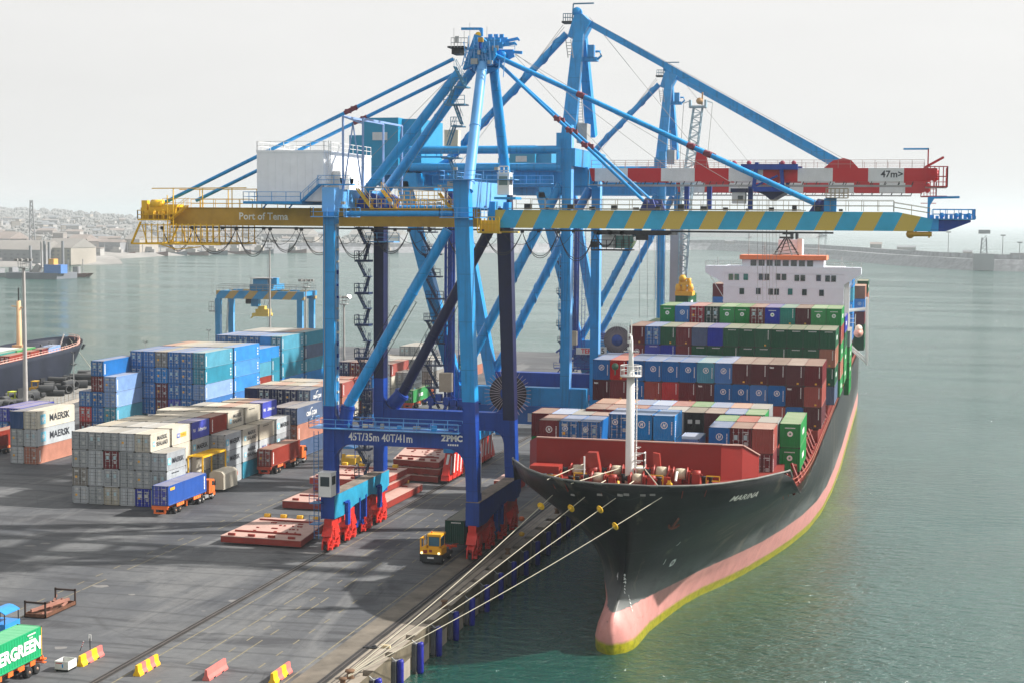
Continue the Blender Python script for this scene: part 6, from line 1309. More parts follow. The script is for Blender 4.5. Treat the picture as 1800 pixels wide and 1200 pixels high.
for xx in (x0_+1, x0_+2.6, x0_+4): m.lathe([(.3, 0), (.3, .6)], (xx, GF+.5, z+.5), 10, axis='y')
m.build('tip_deck', BLUE, c1)
m = MB(); a = PY(1597, 412, GF); b_ = PY(1638, 412, GF); m.tube((a.x, GF+.3, a.z), (b_.x, GF+.3, b_.z), .28, 10); m.beam((a.x+.2, GF+.3, a.z-.3), (a.x+.9, GF+.3, ZG0), .25); m.beam((b_.x-.3, GF+.3, a.z-.4), (b_.x-.3, GF+.3, ZG0), .22); m.lathe([(.5, -.2), (.5, .2)], (a.x+.2, GF+.3, a.z), 10, axis='y'); m.build('underslung_bar', YEL, c1)
# trolley with operator's cab
cx0, cx1 = PY(1056, 420, 191).x, PY(1117, 420, 191).x; m = MB(); m.box(cx0-.4, cx1+4.2, GF+.2, GB+1.0, ZG0-.75, ZG0-.4); m.box(cx1-1.0, cx1+4.6, GF, GF+.5, ZG0-.62, ZG0-.25); m.box(cx1+.3, cx1+1.8, GF-.2, GF+.2, ZG0-1.35, ZG0-.7)
for i in range(6): m.lathe([(.28, -.15), (.28, .15)], (cx0+i*1.4, GF+.35, ZG0-.5), 10, axis='y')
m.build('trolley', DKM, c1)
z1_ = ZG0-.8; z0_ = PY(1085, 441, 191).z; m = MB()
m.box(cx0+.2, cx0+1.9, 190.4, 192.6, z0_+.35, z1_); m.build('cab_rear_wall', P('cab_grey', .55, .56, .56), c1)
MB().prism([(cx0+1.95, z0_+.3), (cx1-.6, z0_+.3), (cx1-.1, z0_+1.2), (cx1-.2, z1_), (cx0+1.95, z1_)], 'y', 190.4, 192.6).build('cab_glazing', TGL, c1)
m = MB(); m.box(cx0-.9, cx1-.5, 189.6, 193.4, z0_+.0, z0_+.14); m.rail((cx0-.9, 189.6, z0_+.1), (cx1-.5, 189.6, z0_+.1), 1.2, 0, .04, 5); m.rail((cx0-.9, 189.6, z0_+.1), (cx0-.9, 193.4, z0_+.1), 1.2, 0, .04)
for xx in (cx0+1.95, cx0+2.9, cx1-.7): m.beam((xx, 190.38, z0_+.3), (xx, 190.38, z1_), .09)
m.beam((cx0+1.95, 190.38, (z0_+z1_)/2+.1), (cx1-.15, 190.38, (z0_+z1_)/2+.1), .09); m.box(cx0-1.1, cx0-.2, 190, 190.8, z0_+.4, z0_+1.1); m.build('cab_frame', DKM, c1)
# small white cabins
def cabin(px0, px1, py0, py1, Y, d, par, tint=GLS):
    a = PY(px0, py1, Y); b_ = PY(px1, py0, Y); m = MB(); m.box(a.x, b_.x, Y, Y+d, a.z, b_.z); m.box(a.x-.06, b_.x+.06, Y-.06, Y+d+.06, b_.z, b_.z+.1); o = m.build('control_cabin', WHT, par); h = b_.z-a.z; w_ = b_.x-a.x
    MB().box(a.x+w_*.14, b_.x-w_*.14, Y-.03, Y-.005, a.z+h*.45, a.z+h*.86).box(b_.x+.005, b_.x+.03, Y+d*.15, Y+d*.85, a.z+h*.5, a.z+h*.86).build('cabin_window', tint, par); return o
cabin(560, 582, 832, 872, 180.2, 1.7, c1)
cabin(874, 895, 305, 343, 181.2, 1.8, c1, P('cab_pane', .12, .20, .20, rough=.1))
a = PY(885, 296, 182); MB().rail((a.x-.4, 181.6, a.z-.8), (a.x+.7, 181.6, a.z-.8), 1.0, 0, .06, 2).build('cabin_top_frame', WHT, c1); a = PY(870, 347, 181); MB().box(a.x, a.x+2.6, 180.6, 183.5, a.z-.25, a.z+.02).build('cabin_shelf', BLUE, c1)
m = MB(); a = PY(562, 875, 181); m.ladder((a.x-.4, 180.9, 1.6), (a.x-.4, 180.9, 14.9), .6, 0, .035); m.box(a.x-1.1, a.x+.2, 180.3, 182, 6.0, 6.1); m.rail((a.x-1.1, 180.3, 6.1), (a.x+.2, 180.3, 6.1), 1.1); m.box(a.x-1.1, a.x+.2, 180.3, 182, 3.4, 3.5); m.rail((a.x-1.1, 180.3, 3.5), (a.x+.2, 180.3, 3.5), 1.1); m.build('leg_ladder', P('ladder_blue', .03, .14, .34, rough=.5), c1)
# zigzag stairs on the rear land leg
STB = P('stair_navy', .012, .03, .09, rough=.5)
X1 = -69.05; Ys = YB-2.6; zs = [PX(640, y, X1).z for y in (405, 461, 519, 577, 636, 700)]; zs = [39.6, 35.3, 31.0, 26.8, 22.4, 18.2, 14.2, 10.2, 6.4]
m = MB()
for i, z in enumerate(zs):
    m.box(X1-2.0, X1, Ys-1.1, Ys+.6, z-.28, z); m.rail((X1-2.0, Ys-1.1, z), (X1, Ys-1.1, z), 1.15, 0, .04, 3); m.rail((X1-2.0, Ys-1.1, z), (X1-2.0, Ys+.6, z), 1.15, 0, .04, 1)
    if i+1 < len(zs): zm = (z+zs[i+1])/2; m.stairs((X1-1.7, Ys-.7, z), (X1-.6, Ys-.7, zm), .7, 0, (0, 1, 0), step=.35); m.box(X1-.9, X1, Ys-1.0, Ys+.4, zm-.12, zm); m.stairs((X1-.3, Ys+.1, zm), (X1-1.0, Ys+.1, zs[i+1]), .6, 0, (0, 1, 0), step=.35)
m.build('leg_stairs', STB, c1)
MB().ladder((-67.4, YB-.4, 16), (-67.4, YB-.4, 41), .5, 0, .035, (0, 1, 0)).build('leg_side_ladder', P('ladder_pale', .3, .34, .36), c1)
m = MB(); a = PY(655, 432, YB); m.box(-69.8, -66, YB-2.6, YB-.0, 37.6, 37.75); m.rail((-69.8, YB-2.7, 37.75), (-65.2, YB-2.7, 37.75), 1.1, 0, .035); m.build('leg_ring_platform', LBLUE, c1)
random.seed(14)
for (X, Y, z0, z1, sx) in ((-67.6, YF+.4, 16, 40, 1), (-67.6, YF+1.2, 16, 40, 1), (-49.2, YF+.6, 8, 14, 1), (-68.9, YF-.06, 18, 40, 0)):
    MB().beam((X+.05, Y, z0), (X+.05, Y, z1), .07).build('conduit', GREYM, c1)
for k in range(16):
    z = 18+k*1.45; MB().box(-67.62, -67.45, YF+.9, YF+.9+random.uniform(.2, .45), z, z+random.uniform(.2, .5)).build('junction_box', random.choice([GREYM, DBLUE, CREAM]), c1)
for k in range(7): a = Vector((-66+k*2.2, YF+.02, 15.36)); MB().cbox(a+Vector((0, .4, .25)), random.uniform(.3, 1.0), .4, random.uniform(.3, .7)).build('deck_locker', random.choice([GREYM, BLUE, CREAM, DBLUE]), c1)
for k in range(10): xx = -66.5+k*1.45; MB().beam((xx, YF+.1, 13.3), (xx, YF+.1, 15.15), .05, .05).build('web_stiffener', DBLUE, c1)
for xx, zz_ in ((-66.0, 41.2), (-60, 41.2), (-54, 41.2), (-47, 45.3), (-52, 45.3)): MB().cbox((xx, YF-1.2, zz_+1.4), .45, .35, .35).build('floodlight', GREYM, c1)
# maintenance gantry over the machinery house
m = MB(); g0, g1, g2 = PY(603, 345, 187.4), PY(603, 205, 187.4), PY(638, 205, 187.4)
for Yq, o_ in ((187.4, 0), (203, 0)):
    m.beam((g0.x, Yq, 44), (g0.x, Yq, g1.z), .22); m.beam((g2.x, Yq, 44), (g2.x, Yq, g1.z-.3), .22)
m.beam((g0.x, 187.4, g1.z), (g2.x, 187.4, g1.z-.9), .2); m.beam((g0.x, 187.4, g1.z), (g0.x, 203, g1.z), .24); m.beam((g2.x, 187.4, g1.z-.3), (g2.x, 203, g1.z-.3), .24)
mx2 = (g0.x+g2.x)/2; m.beam((mx2, 187.4, g1.z-.9), (g0.x+.1, 187.4, 44.5), .14); m.beam((mx2, 187.4, g1.z-.9), (g2.x-.1, 187.4, 44.5), .14); m.build('maintenance_gantry', P('gantry_lilac', .22, .34, .60, rough=.5), c1)

# ================= the taller cranes behind
def big_crane(dy, label, first):
    Q = lambda x, y, Y: PY(x, y, Y)+Vector((0, dy, 0))
    c = thing('quay_crane', label, 'crane', (-59, 246+dy, 0), 'ship-to-shore quay cranes')
    F_, B2 = 235.0, 258.0; G1, G2 = 243.0, 251.0
    REDW = stripes('red_white_boom', (.66, .67, .68), (.50, .008, .015), 10.35, 0, .5, 10.35*.5-(PY(1589, 307, 243).x+59))
    def bx(name, mat, *a, **k): m = MB(); m.box(*a); return m.build(name, mat, c)
    for Y_ in (F_, B2):
        # water leg (vertical) land leg (leaning outwards)
        x0 = Q(985, 600, F_).x if Y_ == F_ else Q(1037, 600, B2).x
        m = MB(); m.beam((x0+.7, Y_+dy+.9, 4.5), (x0+.7, Y_+dy+.9, 55 if Y_ == F_ else 48), 1.4, 1.9); m.build('leg', BLUE, c)
        bx('sunlit_leg_sheet', LBLUE, x0+1.4, x0+1.43, Y_+dy+.02, Y_+dy+1.8, 12, 54 if Y_ == F_ else 47)  # pale sheet paints sunlight onto the sunward face of the leg
        tp = Q(728, 402, F_) if Y_ == F_ else Q(829, 480, B2); bt = Q(789, 640, F_) if Y_ == F_ else Q(860, 649, B2)
        d = (tp-bt); T_ = bt+d*((46.5-bt.z)/d.z); Bm = bt+d*((4.5-bt.z)/d.z)
        m = MB(); v = []
        for p in (Bm, T_):
            v += [(p.x-1.0, Y_+dy, p.z), (p.x+.9, Y_+dy, p.z), (p.x+.9, Y_+dy+1.9, p.z), (p.x-1.0, Y_+dy+1.9, p.z)]
        m.add(v, [(0, 1, 5, 4), (1, 2, 6, 5), (2, 3, 7, 6), (3, 0, 4, 7), (4, 5, 6, 7), (3, 2, 1, 0)]); m.build('leaning_leg', BLUE, c)
        # portal beam and diagonal
        bx('portal_beam', DBLUE if Y_ != F_ else BLUE, -68.5, -46.8 if Y_ == F_ else -49, Y_+dy+.1, Y_+dy+1.9, 12.2 if Y_ == F_ else 11.8, 15.2)
        if Y_ == F_: bx('lower_beam', P('panel_blue', .012, .12, .42, rough=.4, var=.08), -68.5, -49.6, F_+dy-.4, F_+dy+.1, 9.6, 12.4)
        a = Vector((-67.2, Y_+dy+1, 15.4)); b_ = Vector((-51.3, Y_+dy+1, 46)); m = MB(); m.tube(a, b_, .72, 14)
        dd = b_-a; n = 60; pts = []
        f1, f2 = m.frame(a, b_)
        for i in range(n+1): t_ = i/n; an = t_*2*math.pi*7; pts.append(a+dd*t_+(f1*math.cos(an)+f2*math.sin(an))*.74)
        m.path(pts, .13, 5); m.build('diagonal_brace', BLUE, c)
    if first:
        for k, px in enumerate((940, 975)):
            p = Q(px, 703, F_-.5); MB().box(p.x-1.1, p.x+1.1, F_-.46, F_-.42, 10.0, 11.3).build('notice_board', P('board_pale', .55, .58, .60), c)
        p = Q(968, 703, F_-.5); m = MB(); m.add([(p.x+a*.5, F_-.48, 10.65+b2*.5) for a, b2 in ((-.9, .8), (.1, 1.0), (.6, .4), (1.0, .1), (.5, -.3), (.3, -1.1), (-.1, -1.1), (-.3, -.2), (-1.0, -.1), (-1.1, .4))], [tuple(range(10))[::-1]]); m.build('green_emblem', P('emblem_green', .03, .35, .25), c)
    for X in (-68.45, -49.95):
        m = MB(); m.prism([(F_+dy-.3, 4.6), (F_+dy-.3, 7), (B2+dy+2.2, 7), (B2+dy+2.2, 4.6)], 'x', X-.8, X+.8); m.build('sill_beam', BLUE, c)
        # bogies: white and red chevroned blocks
        for ya in (F_+dy-2.5, B2+dy-6.5):
            m = MB(); m.prism([(ya, .6), (ya+10, .6), (ya+7.2, 5), (ya+2.8, 5)], 'x', X-.55, X+.55, 0)
            for q in range(4): yy = ya+1.3+q*1.9; m.add([(X+.57, yy, .9), (X+.57, yy+.55, .9), (X+.57, yy+1.2, 4.2), (X+.57, yy+.65, 4.2)], [(0, 1, 2, 3)], 1)
            m.add([(X-.3, ya+.85-.02, 1.6), (X+.1, ya+.85-.02, 1.6), (X+.3, ya+2.2, 4.4), (X-.1, ya+2.2, 4.4)], [(0, 1, 2, 3)], 1)
            for q in range(8): m.lathe([(.2, -.22), (.4, -.2), (.4, .2), (.2, .22)], (X, ya+.8+q*1.2, .45), 10, 2, 'x')
            for q in range(4): m.box(X-.65, X+.65, ya+.4+q*2.4, ya+2.2+q*2.4, .5, 1.4, 0)
            m.build('bogie', [REDP, WHT, DKM], c)
    # girders
    zt, zb = 48.75, 46.75
    for G in (G1, G2):
        xh = Q(1031, 300, G1).x; xe = Q(1640, 300, G1).x
        m = MB(); m.prism([(xh+.4, zt), (xh+.9, zb), (xe-1, zb), (xe+.6, zt-1.4), (xe+.6, zt)][::-1], 'y', G+dy, G+dy+1.3); m.build('boom', REDW, c)
        bx('land_girder', BLUE, Q(700, 330, G1).x-6, xh+.2, G+dy, G+dy+1.5, 46.0, 48.9)
        m = MB(); m.tube((Q(700, 330, G1).x+2, G+dy-.3, 49.0), (xh-3, G+dy-.3, 49.0), .55, 12); m.build('cable_tray_pipe', BLUE, c)
        bx('trolley_rail', GREYM, xh-24, xe-3, G+dy+.2, G+dy+.5, zb-.65, zb-.5)
        m = MB()
        for i in range(26): xx = xh+1+i*2.0; m.beam((xx, G+dy+.4, zb-.6), (xx+.25, G+dy+.4, zb), .12)
        m.build('rail_hangers', DKM, c)
    m = MB(); m.rail((Q(1040, 300, G1).x, G1+dy-.1, zt), (Q(1625, 300, G1).x, G1+dy-.1, zt), 1.2, 0, .03); m.rail((Q(1040, 300, G1).x, G2+dy+1.4, zt), (Q(1625, 300, G1).x, G2+dy+1.4, zt), 1.2, 0, .03); m.build('boom_railing', P('rail_rose', .42, .26, .24), c)
    xt = Q(1640, 300, G1).x
    m = MB(); m.box(xt-.2, xt+2, G1+dy-.3, G1+dy-.1, zb-.1, zb); m.rail((xt-1, G1+dy-.4, zb-.7), (xt+2.1, G1+dy-.4, zb-.7), 2.9, 0, .07, 5, 4); m.rail((xt+2.1, G1+dy-.4, zb-.7), (xt+2.1, G2+dy+1.5, zb-.7), 2.9, 0, .07, 5, 3); m.box(xt-1, xt+2.1, G1+dy-.4, G2+dy+1.5, zb-.8, zb-.68)
    for i in range(3): m.lathe([(.6, -.2), (.6, .2)], (xt+.3, G1+dy+.4+i*.5, zb+.6+i*.4), 10, axis='y')
    m.beam((xt-1.3, G1+dy+.2, zt), (xt+1.5, G1+dy+.2, zt+1.6), .5, .35); m.build('boom_tip_frame', RED, c)
    p = Q(1632, 262, G1); m = MB(); m.beam((p.x, G1+dy+.3, zt), (p.x, G1+dy+.3, p.z), .2); m.build('tip_davit_post', RED, c); m = MB(); m.beam((p.x+.1, G1+dy+.3, p.z), (Q(1588, 262, G1).x, G1+dy+.3, p.z), .2, .25); m.build('tip_davit_arm', BLUE, c)
    p = Q(1485, 289, G1)
    for G in (G1, G2): m = MB(); m.prism([(p.x-3.1, zt), (p.x+2.0, zt), (p.x+.9, zt+1.2), (p.x-.2, zt+1.5), (p.x-1.8, zt+1.1)], 'y', G+dy+.3, G+dy+1.0); m.build('stay_bracket', RED, c)
    p = Q(1232, 280, G1)
    m = MB(); m.prism([(p.x-1.1, zt), (p.x+1.2, zt), (p.x+.6, zt+2.5), (p.x-.7, zt+2.5)], 'y', G1+dy+.3, G1+dy+1.0); m.build('mid_bracket', RED, c)
    # mast: two posts meeting at the apex, strut to the land side, forestays
    m = MB(); m.beam(Q(1000, 240, G1), Q(1020, 40, 245.5), 2.2, 1.6, w2=1.5, h2=1.4); m.build('mast_post', BLUE, c)
    m = MB(); m.beam(Q(1040, 240, 254), Q(1022, 40, 247.5), 1.6, 1.5, w2=1.2, h2=1.3); m.build('mast_post', BLUE, c)
    m = MB(); m.prism([(Q(x, y, 246).x, Q(x, y, 246).z) for x, y in ((1000, 66), (1012, 28), (1026, 26), (1040, 40), (1024, 70))][::-1], 'y', 244.8+dy, 248.2+dy); m.lathe([(.75, -.5), (.75, .5)], (Q(1015, 22, 246).x, 246+dy, Q(1015, 22, 246).z), 14, axis='y'); m.build('mast_head', BLUE, c)
    m = MB(); p = Q(1008, 7, 246); m.beam(Q(1006, 34, 246), p, .18); m.beam(p, Q(1044, 6, 246), .18, .22); m.rail(Q(990, 38, 245), Q(1006, 38, 245), 1.2, 0, .05, 4, 3); m.build('service_davit', P('dull_blue', .10, .22, .32), c)
    MB().box(Q(990, 40, 246).x, Q(1008, 40, 246).x, 244.8+dy, 247+dy, Q(990, 42, 246).z, Q(990, 39, 246).z).build('lookout_floor', DKM, c)
    m = MB(); q1_ = Q(1028, 105, 246); m.box(q1_.x-1.2, q1_.x+2, 245.4+dy, 247+dy, q1_.z-.3, q1_.z+.3); m.cbox((q1_.x+1.0, 246+dy, q1_.z+1.2), 1.0, 1.2, 2.0); m.path([(q1_.x+2, 246+dy, q1_.z), (q1_.x+2.6, 246+dy, q1_.z+.5), (q1_.x+2.4, 246+dy, q1_.z+1.2), (q1_.x+1.7, 246+dy, q1_.z+1.2)], .2, 6); m.build('latch_platform', BLUE, c)
    MB().ladder(Q(999, 70, 243.5), Q(1003, 102, 243.5), .8, 0, .06).build('mast_ladder', GREYM, c); m = MB(); m.ladder(Q(1018, 170, 244), Q(1022, 232, 244), .8, 0, .06); m.box(Q(1016, 232, 244).x, Q(1034, 220, 244).x, 243+dy, 246+dy, Q(1020, 252, 244).z, Q(1020, 218, 244).z); m.build('mast_ladder', GREYM, c)
    for G in (G1+3.4,):
        a = Q(996, 60, 246); b_ = Q(728, 330, G1); b_ = Vector((b_.x, G+dy+.6, b_.z)); a = Vector((a.x, 246+dy+0, a.z)); m = MB(); m.tube(a, b_, .60, 12)
        if True:
            f1, f2 = m.frame(a, b_); pts = []
            for i in range(61): t_ = i/60; an = t_*2*math.pi*5; pts.append(a+(b_-a)*t_+(f1*math.cos(an)+f2*math.sin(an))*.66)
            m.path(pts, .11, 5)
        m.build('back_strut', BLUE, c)
        a = Q(1030, 38, 246); b_ = Q(1482, 289, G1); m = MB(); m.beam(Vector((a.x, 246+dy, a.z)), Vector((b_.x, G+dy+.6, b_.z)), .95, .95); m.build('forestay', BLUE, c)
    m = MB()
    for a, b_ in (((1034, 34), (1490, 283)), ((1036, 30), (1230, 270)), ((992, 48), (760, 330)), ((990, 44), (800, 300))): m.tube(Q(*a, 246), Q(*b_, 246), .035, 4)
    m.build('hoist_wires', P('wire_rope', .25, .25, .24), c)
    # head frame joining the legs at girder height
    bx('upper_cross_beam', BLUE, -51.8, -48.9, F_+dy, B2+dy+1.8, 48.8, 51.5); bx('upper_cross_beam', BLUE, -76.5, -73.8, F_+dy, B2+dy+1.8, 45.3, 47.8)
    m = MB(); p = Q(990, 235, G1-6); m.box(p.x-.6, p.x+1.5, F_+dy-.1, F_+dy+2, 48, p.z); m.ladder((p.x+.4, F_+dy-.3, 24), (p.x+.4, F_+dy-.3, 53), .6, 0, .05); m.build('leg_head', BLUE, c)
    for Y_, zz_ in ((F_-.6, 49.2), (F_-.6, 52.3)):
        m = MB(); m.tube((-75, Y_+dy+1, zz_-.6 if zz_ < 50 else zz_-1), (-51, Y_+dy+1, zz_-.6 if zz_ < 50 else zz_-1), .62, 14); m.build('tie_pipe', BLUE, c)
    # machinery houses
    a, b_ = Q(640, 300, 241), Q(700, 207, 241); m = MB(); m.box(a.x, b_.x, 241+dy, 255+dy, a.z-.5, b_.z); m.box(b_.x, b_.x+3.2, 243+dy, 255+dy, a.z-.5, b_.z-.1); m.box(Q(613, 240, 241).x, a.x, 241.2+dy, 254+dy, a.z-.5, Q(613, 238, 241).z); m.build('machinery_house', P('house_blue', .012, .25, .44, rough=.5, var=.06), c)
    MB().box(Q(655, 240, 241).x, Q(681, 240, 241).x, 240.9+dy, 240.97+dy, Q(655, 247, 241).z, Q(655, 233, 241).z).build('notice_board', P('board_pale', .55, .58, .60), c)
    if not first:
        pass
    m = MB(); w0 = Q(640, 300, 240); m.box(w0.x-1, w0.x+14, 239.4+dy, 241+dy, w0.z-.7, w0.z-.5); m.rail((w0.x-1, 239.4+dy, w0.z-.5), (w0.x+14, 239.4+dy, w0.z-.5), 1.1, 0, .04); m.rail((w0.x+5, 239.4+dy, w0.z+2.2), (w0.x+14, 239.4+dy, w0.z+2.2), 1.1, 0, .04); m.box(w0.x+5, w0.x+14, 239.4+dy, 241+dy, w0.z+2.0, w0.z+2.2)
    m.rail((-71, F_+dy-.8, 46.2), (-52, F_+dy-.8, 46.2), 1.1, 0, .04); m.box(-71, -52, F_+dy-.9, F_+dy-.1, 46.0, 46.15); m.build('service_walkway', BLUE, c)
    # trolley on the boom
    q0, q1 = Q(1302, 300, G1-1), Q(1402, 300, G1-1)
    if first:
        m = MB(); m.box(q0.x, q1.x, G1-1.0, G1+.0, 48.5, 49.3); m.box(q0.x, q1.x, G2+1.4, G2+2.2, 48.5, 49.3)
        for px in (1330, 1372): s = Q(px, 300, G1-1).x; t_ = Q(px+(-6 if px == 1330 else 4), 335, G1-1).x; m.beam((s, G1-.6, 49.6), (t_, G1-.6, 45.6), .55); m.beam((s, G2+1.8, 49.6), (t_, G2+1.8, 45.6), .55)
        a1, a2 = Q(1324, 333, G1-1), Q(1378, 333, G1-1); m.box(a1.x, a2.x, G1-.9, G2+2.1, 45.2, 45.9); m.beam((a1.x, G1-.6, 45.9), (a2.x-1, G1-.6, 47.6), .3); m.build('trolley_frame', DBLUE, c)
        m = MB(); m.prism([(a1.x+.4, 45.2), (a1.x+1.6, 44.7), (a1.x+2.6, 43.9), (a2.x-.6, 44.7), (a2.x+.2, 45.2)][::-1], 'y', G1, G2+1); m.build('trolley_belly', NAVY, c)
        p = Q(1287, 345, G1); MB().box(p.x-.1, p.x+1.9, G1+.5, G1+2.8, 43.4, 45.1).build('trolley_cab', P('cab_grey', .55, .56, .56), c); MB().box(p.x+.8, p.x+1.6, G1+.46, G1+.49, 43.9, 44.6).build('cab_window', GLS, c); MB().box(p.x-.3, p.x+2.3, G1+.3, G1+3, 45.1, 45.7).build('cab_roof', NAVY, c)
        for px in (1243, 1203, 1316): s = Q(px, 345, G1); MB().box(s.x-.3, s.x+.4, G1+2, G1+2.8, 42.4, 46).build('catch_post', DBLUE, c)
        for px in (1290, 1316, 1375, 1395):
            s = Q(px, 295, G1-1); MB().lathe([(.35, -.3), (.35, .3)], (s.x, G1-.6, 49.5), 10, axis='y').build('sheave', P('sheave_rose', .35, .05, .10), c)
    # cable reel and elevator tower on the land side
    r0 = Q(895, 690, 233) if first else Q(1085, 598, 325)-Vector((0, dy, 0))
    rr = 2.55
    return c, r0
cb, reel = big_crane(0, 'middle taller blue crane with red and white boom marked 47m', True)
cc2, _ = big_crane(95, 'farthest blue crane, partly hidden behind the red and white boom', False)
lettering('47m>', (PY(1568, 307, 243).x, 242.97, PY(1568, 307, 243).z), 1.0, cb, mat=LETK, bold=.02, squash=1.0)
lettering('TERM', (PY(1035, 617, 326).x, 325.8, PY(1035, 617, 326).z), .95, cc2, mat=P('sign_red', .55, .03, .05), bold=.03, squash=1.0)
p = PY(1034, 617, 326); MB().box(p.x-2.6, p.x+2.6, 325.9, 326, p.z-.7, p.z+.7).build('sign_board', P('board_pale', .55, .58, .60), cc2); p = PY(1059, 617, 326); MB().box(p.x-.7, p.x+.9, 325.9, 326, p.z-.9, p.z+.9).build('sign_board', P('board_pale', .55, .58, .60), cc2); lettering('5', (p.x+.1, 325.86, p.z), 1.2, cc2, mat=LETK)
def reel_(c, ctr, r, spokes=36):
    m = MB(); m.lathe([(r*.96, -.12), (r*.96, .12)], (ctr.x, ctr.y, ctr.z), 30, 0, 'y'); m.lathe([(r*.38, -.3), (r*.38, .2)], (ctr.x, ctr.y, ctr.z), 16, 1, 'y')
    for i in range(spokes):
        t_ = 2*math.pi*i/spokes; d = Vector((math.cos(t_), 0, math.sin(t_))); m.beam(ctr+d*r*.4+Vector((0, -.16, 0)), ctr+d*r*1.22+Vector((0, -.22, 0)), .07, .07, 2)
    m.build('cable_reel', [P('reel_dark', .02, .018, .03, rough=.6), DBLUE, P('spoke_rose', .40, .34, .40)], c)
reel_(cb, PY(893, 691, 232.4), 3.0); reel_(cc2, PY(1085, 598, 327), 3.0, 48)
for (Q0, c) in ((0, cb), (95, cc2)):
    ps = PY(790, 500, 234)+Vector((0, Q0, 0)); m = MB()
    for s in (0, 1.3): m.beam((ps.x+s-.6, 234+Q0, 12), (ps.x+s-.6, 234+Q0, 45), .35)
    m.ladder((ps.x+1.9, 233.8+Q0, 12), (ps.x+1.9, 233.8+Q0, 45), .7, 0, .05, step=1.3)
    m.box(ps.x-.35, ps.x+.35, 234.2+Q0, 235.0+Q0, 12, 45)
    for i in range(22): m.beam((ps.x-.6, 234+Q0, 12+i*1.5), (ps.x+.7, 234+Q0, 13.5+i*1.5), .1)
    m.build('elevator_shaft', DBLUE, c)
    q = PY(785, 672, 233)+Vector((0, Q0, 0)); MB().box(q.x-1.1, q.x+.8, 232.6+Q0, 234+Q0, q.z-1.4, q.z+1.5).build('elevator_car', P('lift_tan', .36, .32, .26, rough=.6), c)
    m = MB()
    for i in range(9):
        z = 15+i*3.4; xx = ps.x-1.6-(i % 2)*.3-max(0, (z-30))*.12; m.box(xx-1.8, xx+1.0, 232.8+Q0, 234.4+Q0, z-.2, z); m.rail((xx-1.8, 232.8+Q0, z), (xx+1.0, 232.8+Q0, z), 1.1, 0, .045, 3); m.stairs((xx-1.6, 233.4+Q0, z), (xx+.2, 233.4+Q0, z-3.3), .7, 0, (0, 1, 0), step=.45)
    m.build('leg_stairs', STB, c)
    m = MB(); random.seed(7)
    for i in range(30): a = Vector((ps.x-3+random.uniform(0, 8), 232+random.uniform(0, 3)+Q0, 8+random.uniform(0, 7))); m.beam(a, a+Vector((random.uniform(-2, 2), 0, random.uniform(-2, 2))), random.choice([.12, .2, .4]))
    for i in range(6): a = Vector((ps.x-2.5+i*1.2, 233+Q0, 9.5+random.uniform(0, 4))); m.cbox(a, .9, 1, 1.1)
    m.box(ps.x-4, ps.x+6, 232+Q0, 235+Q0, 9.3, 9.5); m.rail((ps.x-4, 232+Q0, 9.5), (ps.x+6, 232+Q0, 9.5), 1.1, 0, .05); m.build('reel_gear', DBLUE, c)
# pale service panels
# ------------------------------------------------------------- vehicles
TYRE = P('tyre_black', .018, .018, .019, rough=.85, var=.2); RIM = P('rim_pale', .50, .48, .44, rough=.5, var=.1)
def wheel(x, y, r, w, par, rim=None, name='wheel'):
    o = MB().lathe([(r*.62, -w/2), (r*.95, -w/2), (r, -w*.3), (r, w*.3), (r*.95, w/2), (r*.62, w/2)], (x, y, r), 18, axis='x').build(name, TYRE, par)
    s = 1 if x > par['_w'][0] else -1
    r2 = MB().lathe([(r*.60, -.04), (r*.52, .0), (r*.25, .03), (r*.22, .09), (r*.10, .1)], (x+s*w/2*.9, y, r), 14, axis='x').build('rim', rim or RIM, par); r2.parent = o; r2.location = (0, 0, 0); return o
def trailer(x, y, L, par, mat, wheels=True):
    m = MB()
    for s in (-.5, .5): m.box(x+s-.09, x+s+.09, y, y+L, .95, 1.3)
    for yy in (y+.1, y+L*.33, y+L*.66, y+L-.3): m.box(x-1.22, x+1.22, yy-.1, yy+.1, 1.2, 1.42)
    m.box(x-1.2, x+1.2, y-.12, y+.02, .95, 1.4); m.box(x-.9, x-.6, y-.1, y, .35, 1.0); m.box(x+.6, x+.9, y-.1, y, .35, 1.0); m.box(x-.9, x+.9, y-.12, y, .35, .55)
    m.build('chassis', mat, par)
    LP = P('reflector_orange', .95, .30, .08, rough=.4)
    for a in (.22*L, .66*L):
        m = MB()
        m.box(x+1.12, x+1.20, y+a, y+a+L*.19, .95, 1.42, 0)
        for k in range(4): yy = y+a+.15+k*(L*.19)/4; m.box(x+1.2, x+1.215, yy, yy+L*.025, 1.02, 1.36, 1)
        m.build('side_guard', [mat, LP], par)
    for s in (-1, 1):
        for yy in (y+L*.10+1.2, y+L*.10+2.5): wheel(x+s*.95, yy, .5, .5, par, P('rim_rust', .32, .20, .14))
    MB().box(x+.55, x+.75, y+L*.55, y+L*.55+.2, .3, 1.0).box(x-.75, x-.55, y+L*.55, y+L*.55+.2, .3, 1.0).build('landing_leg', mat, par)
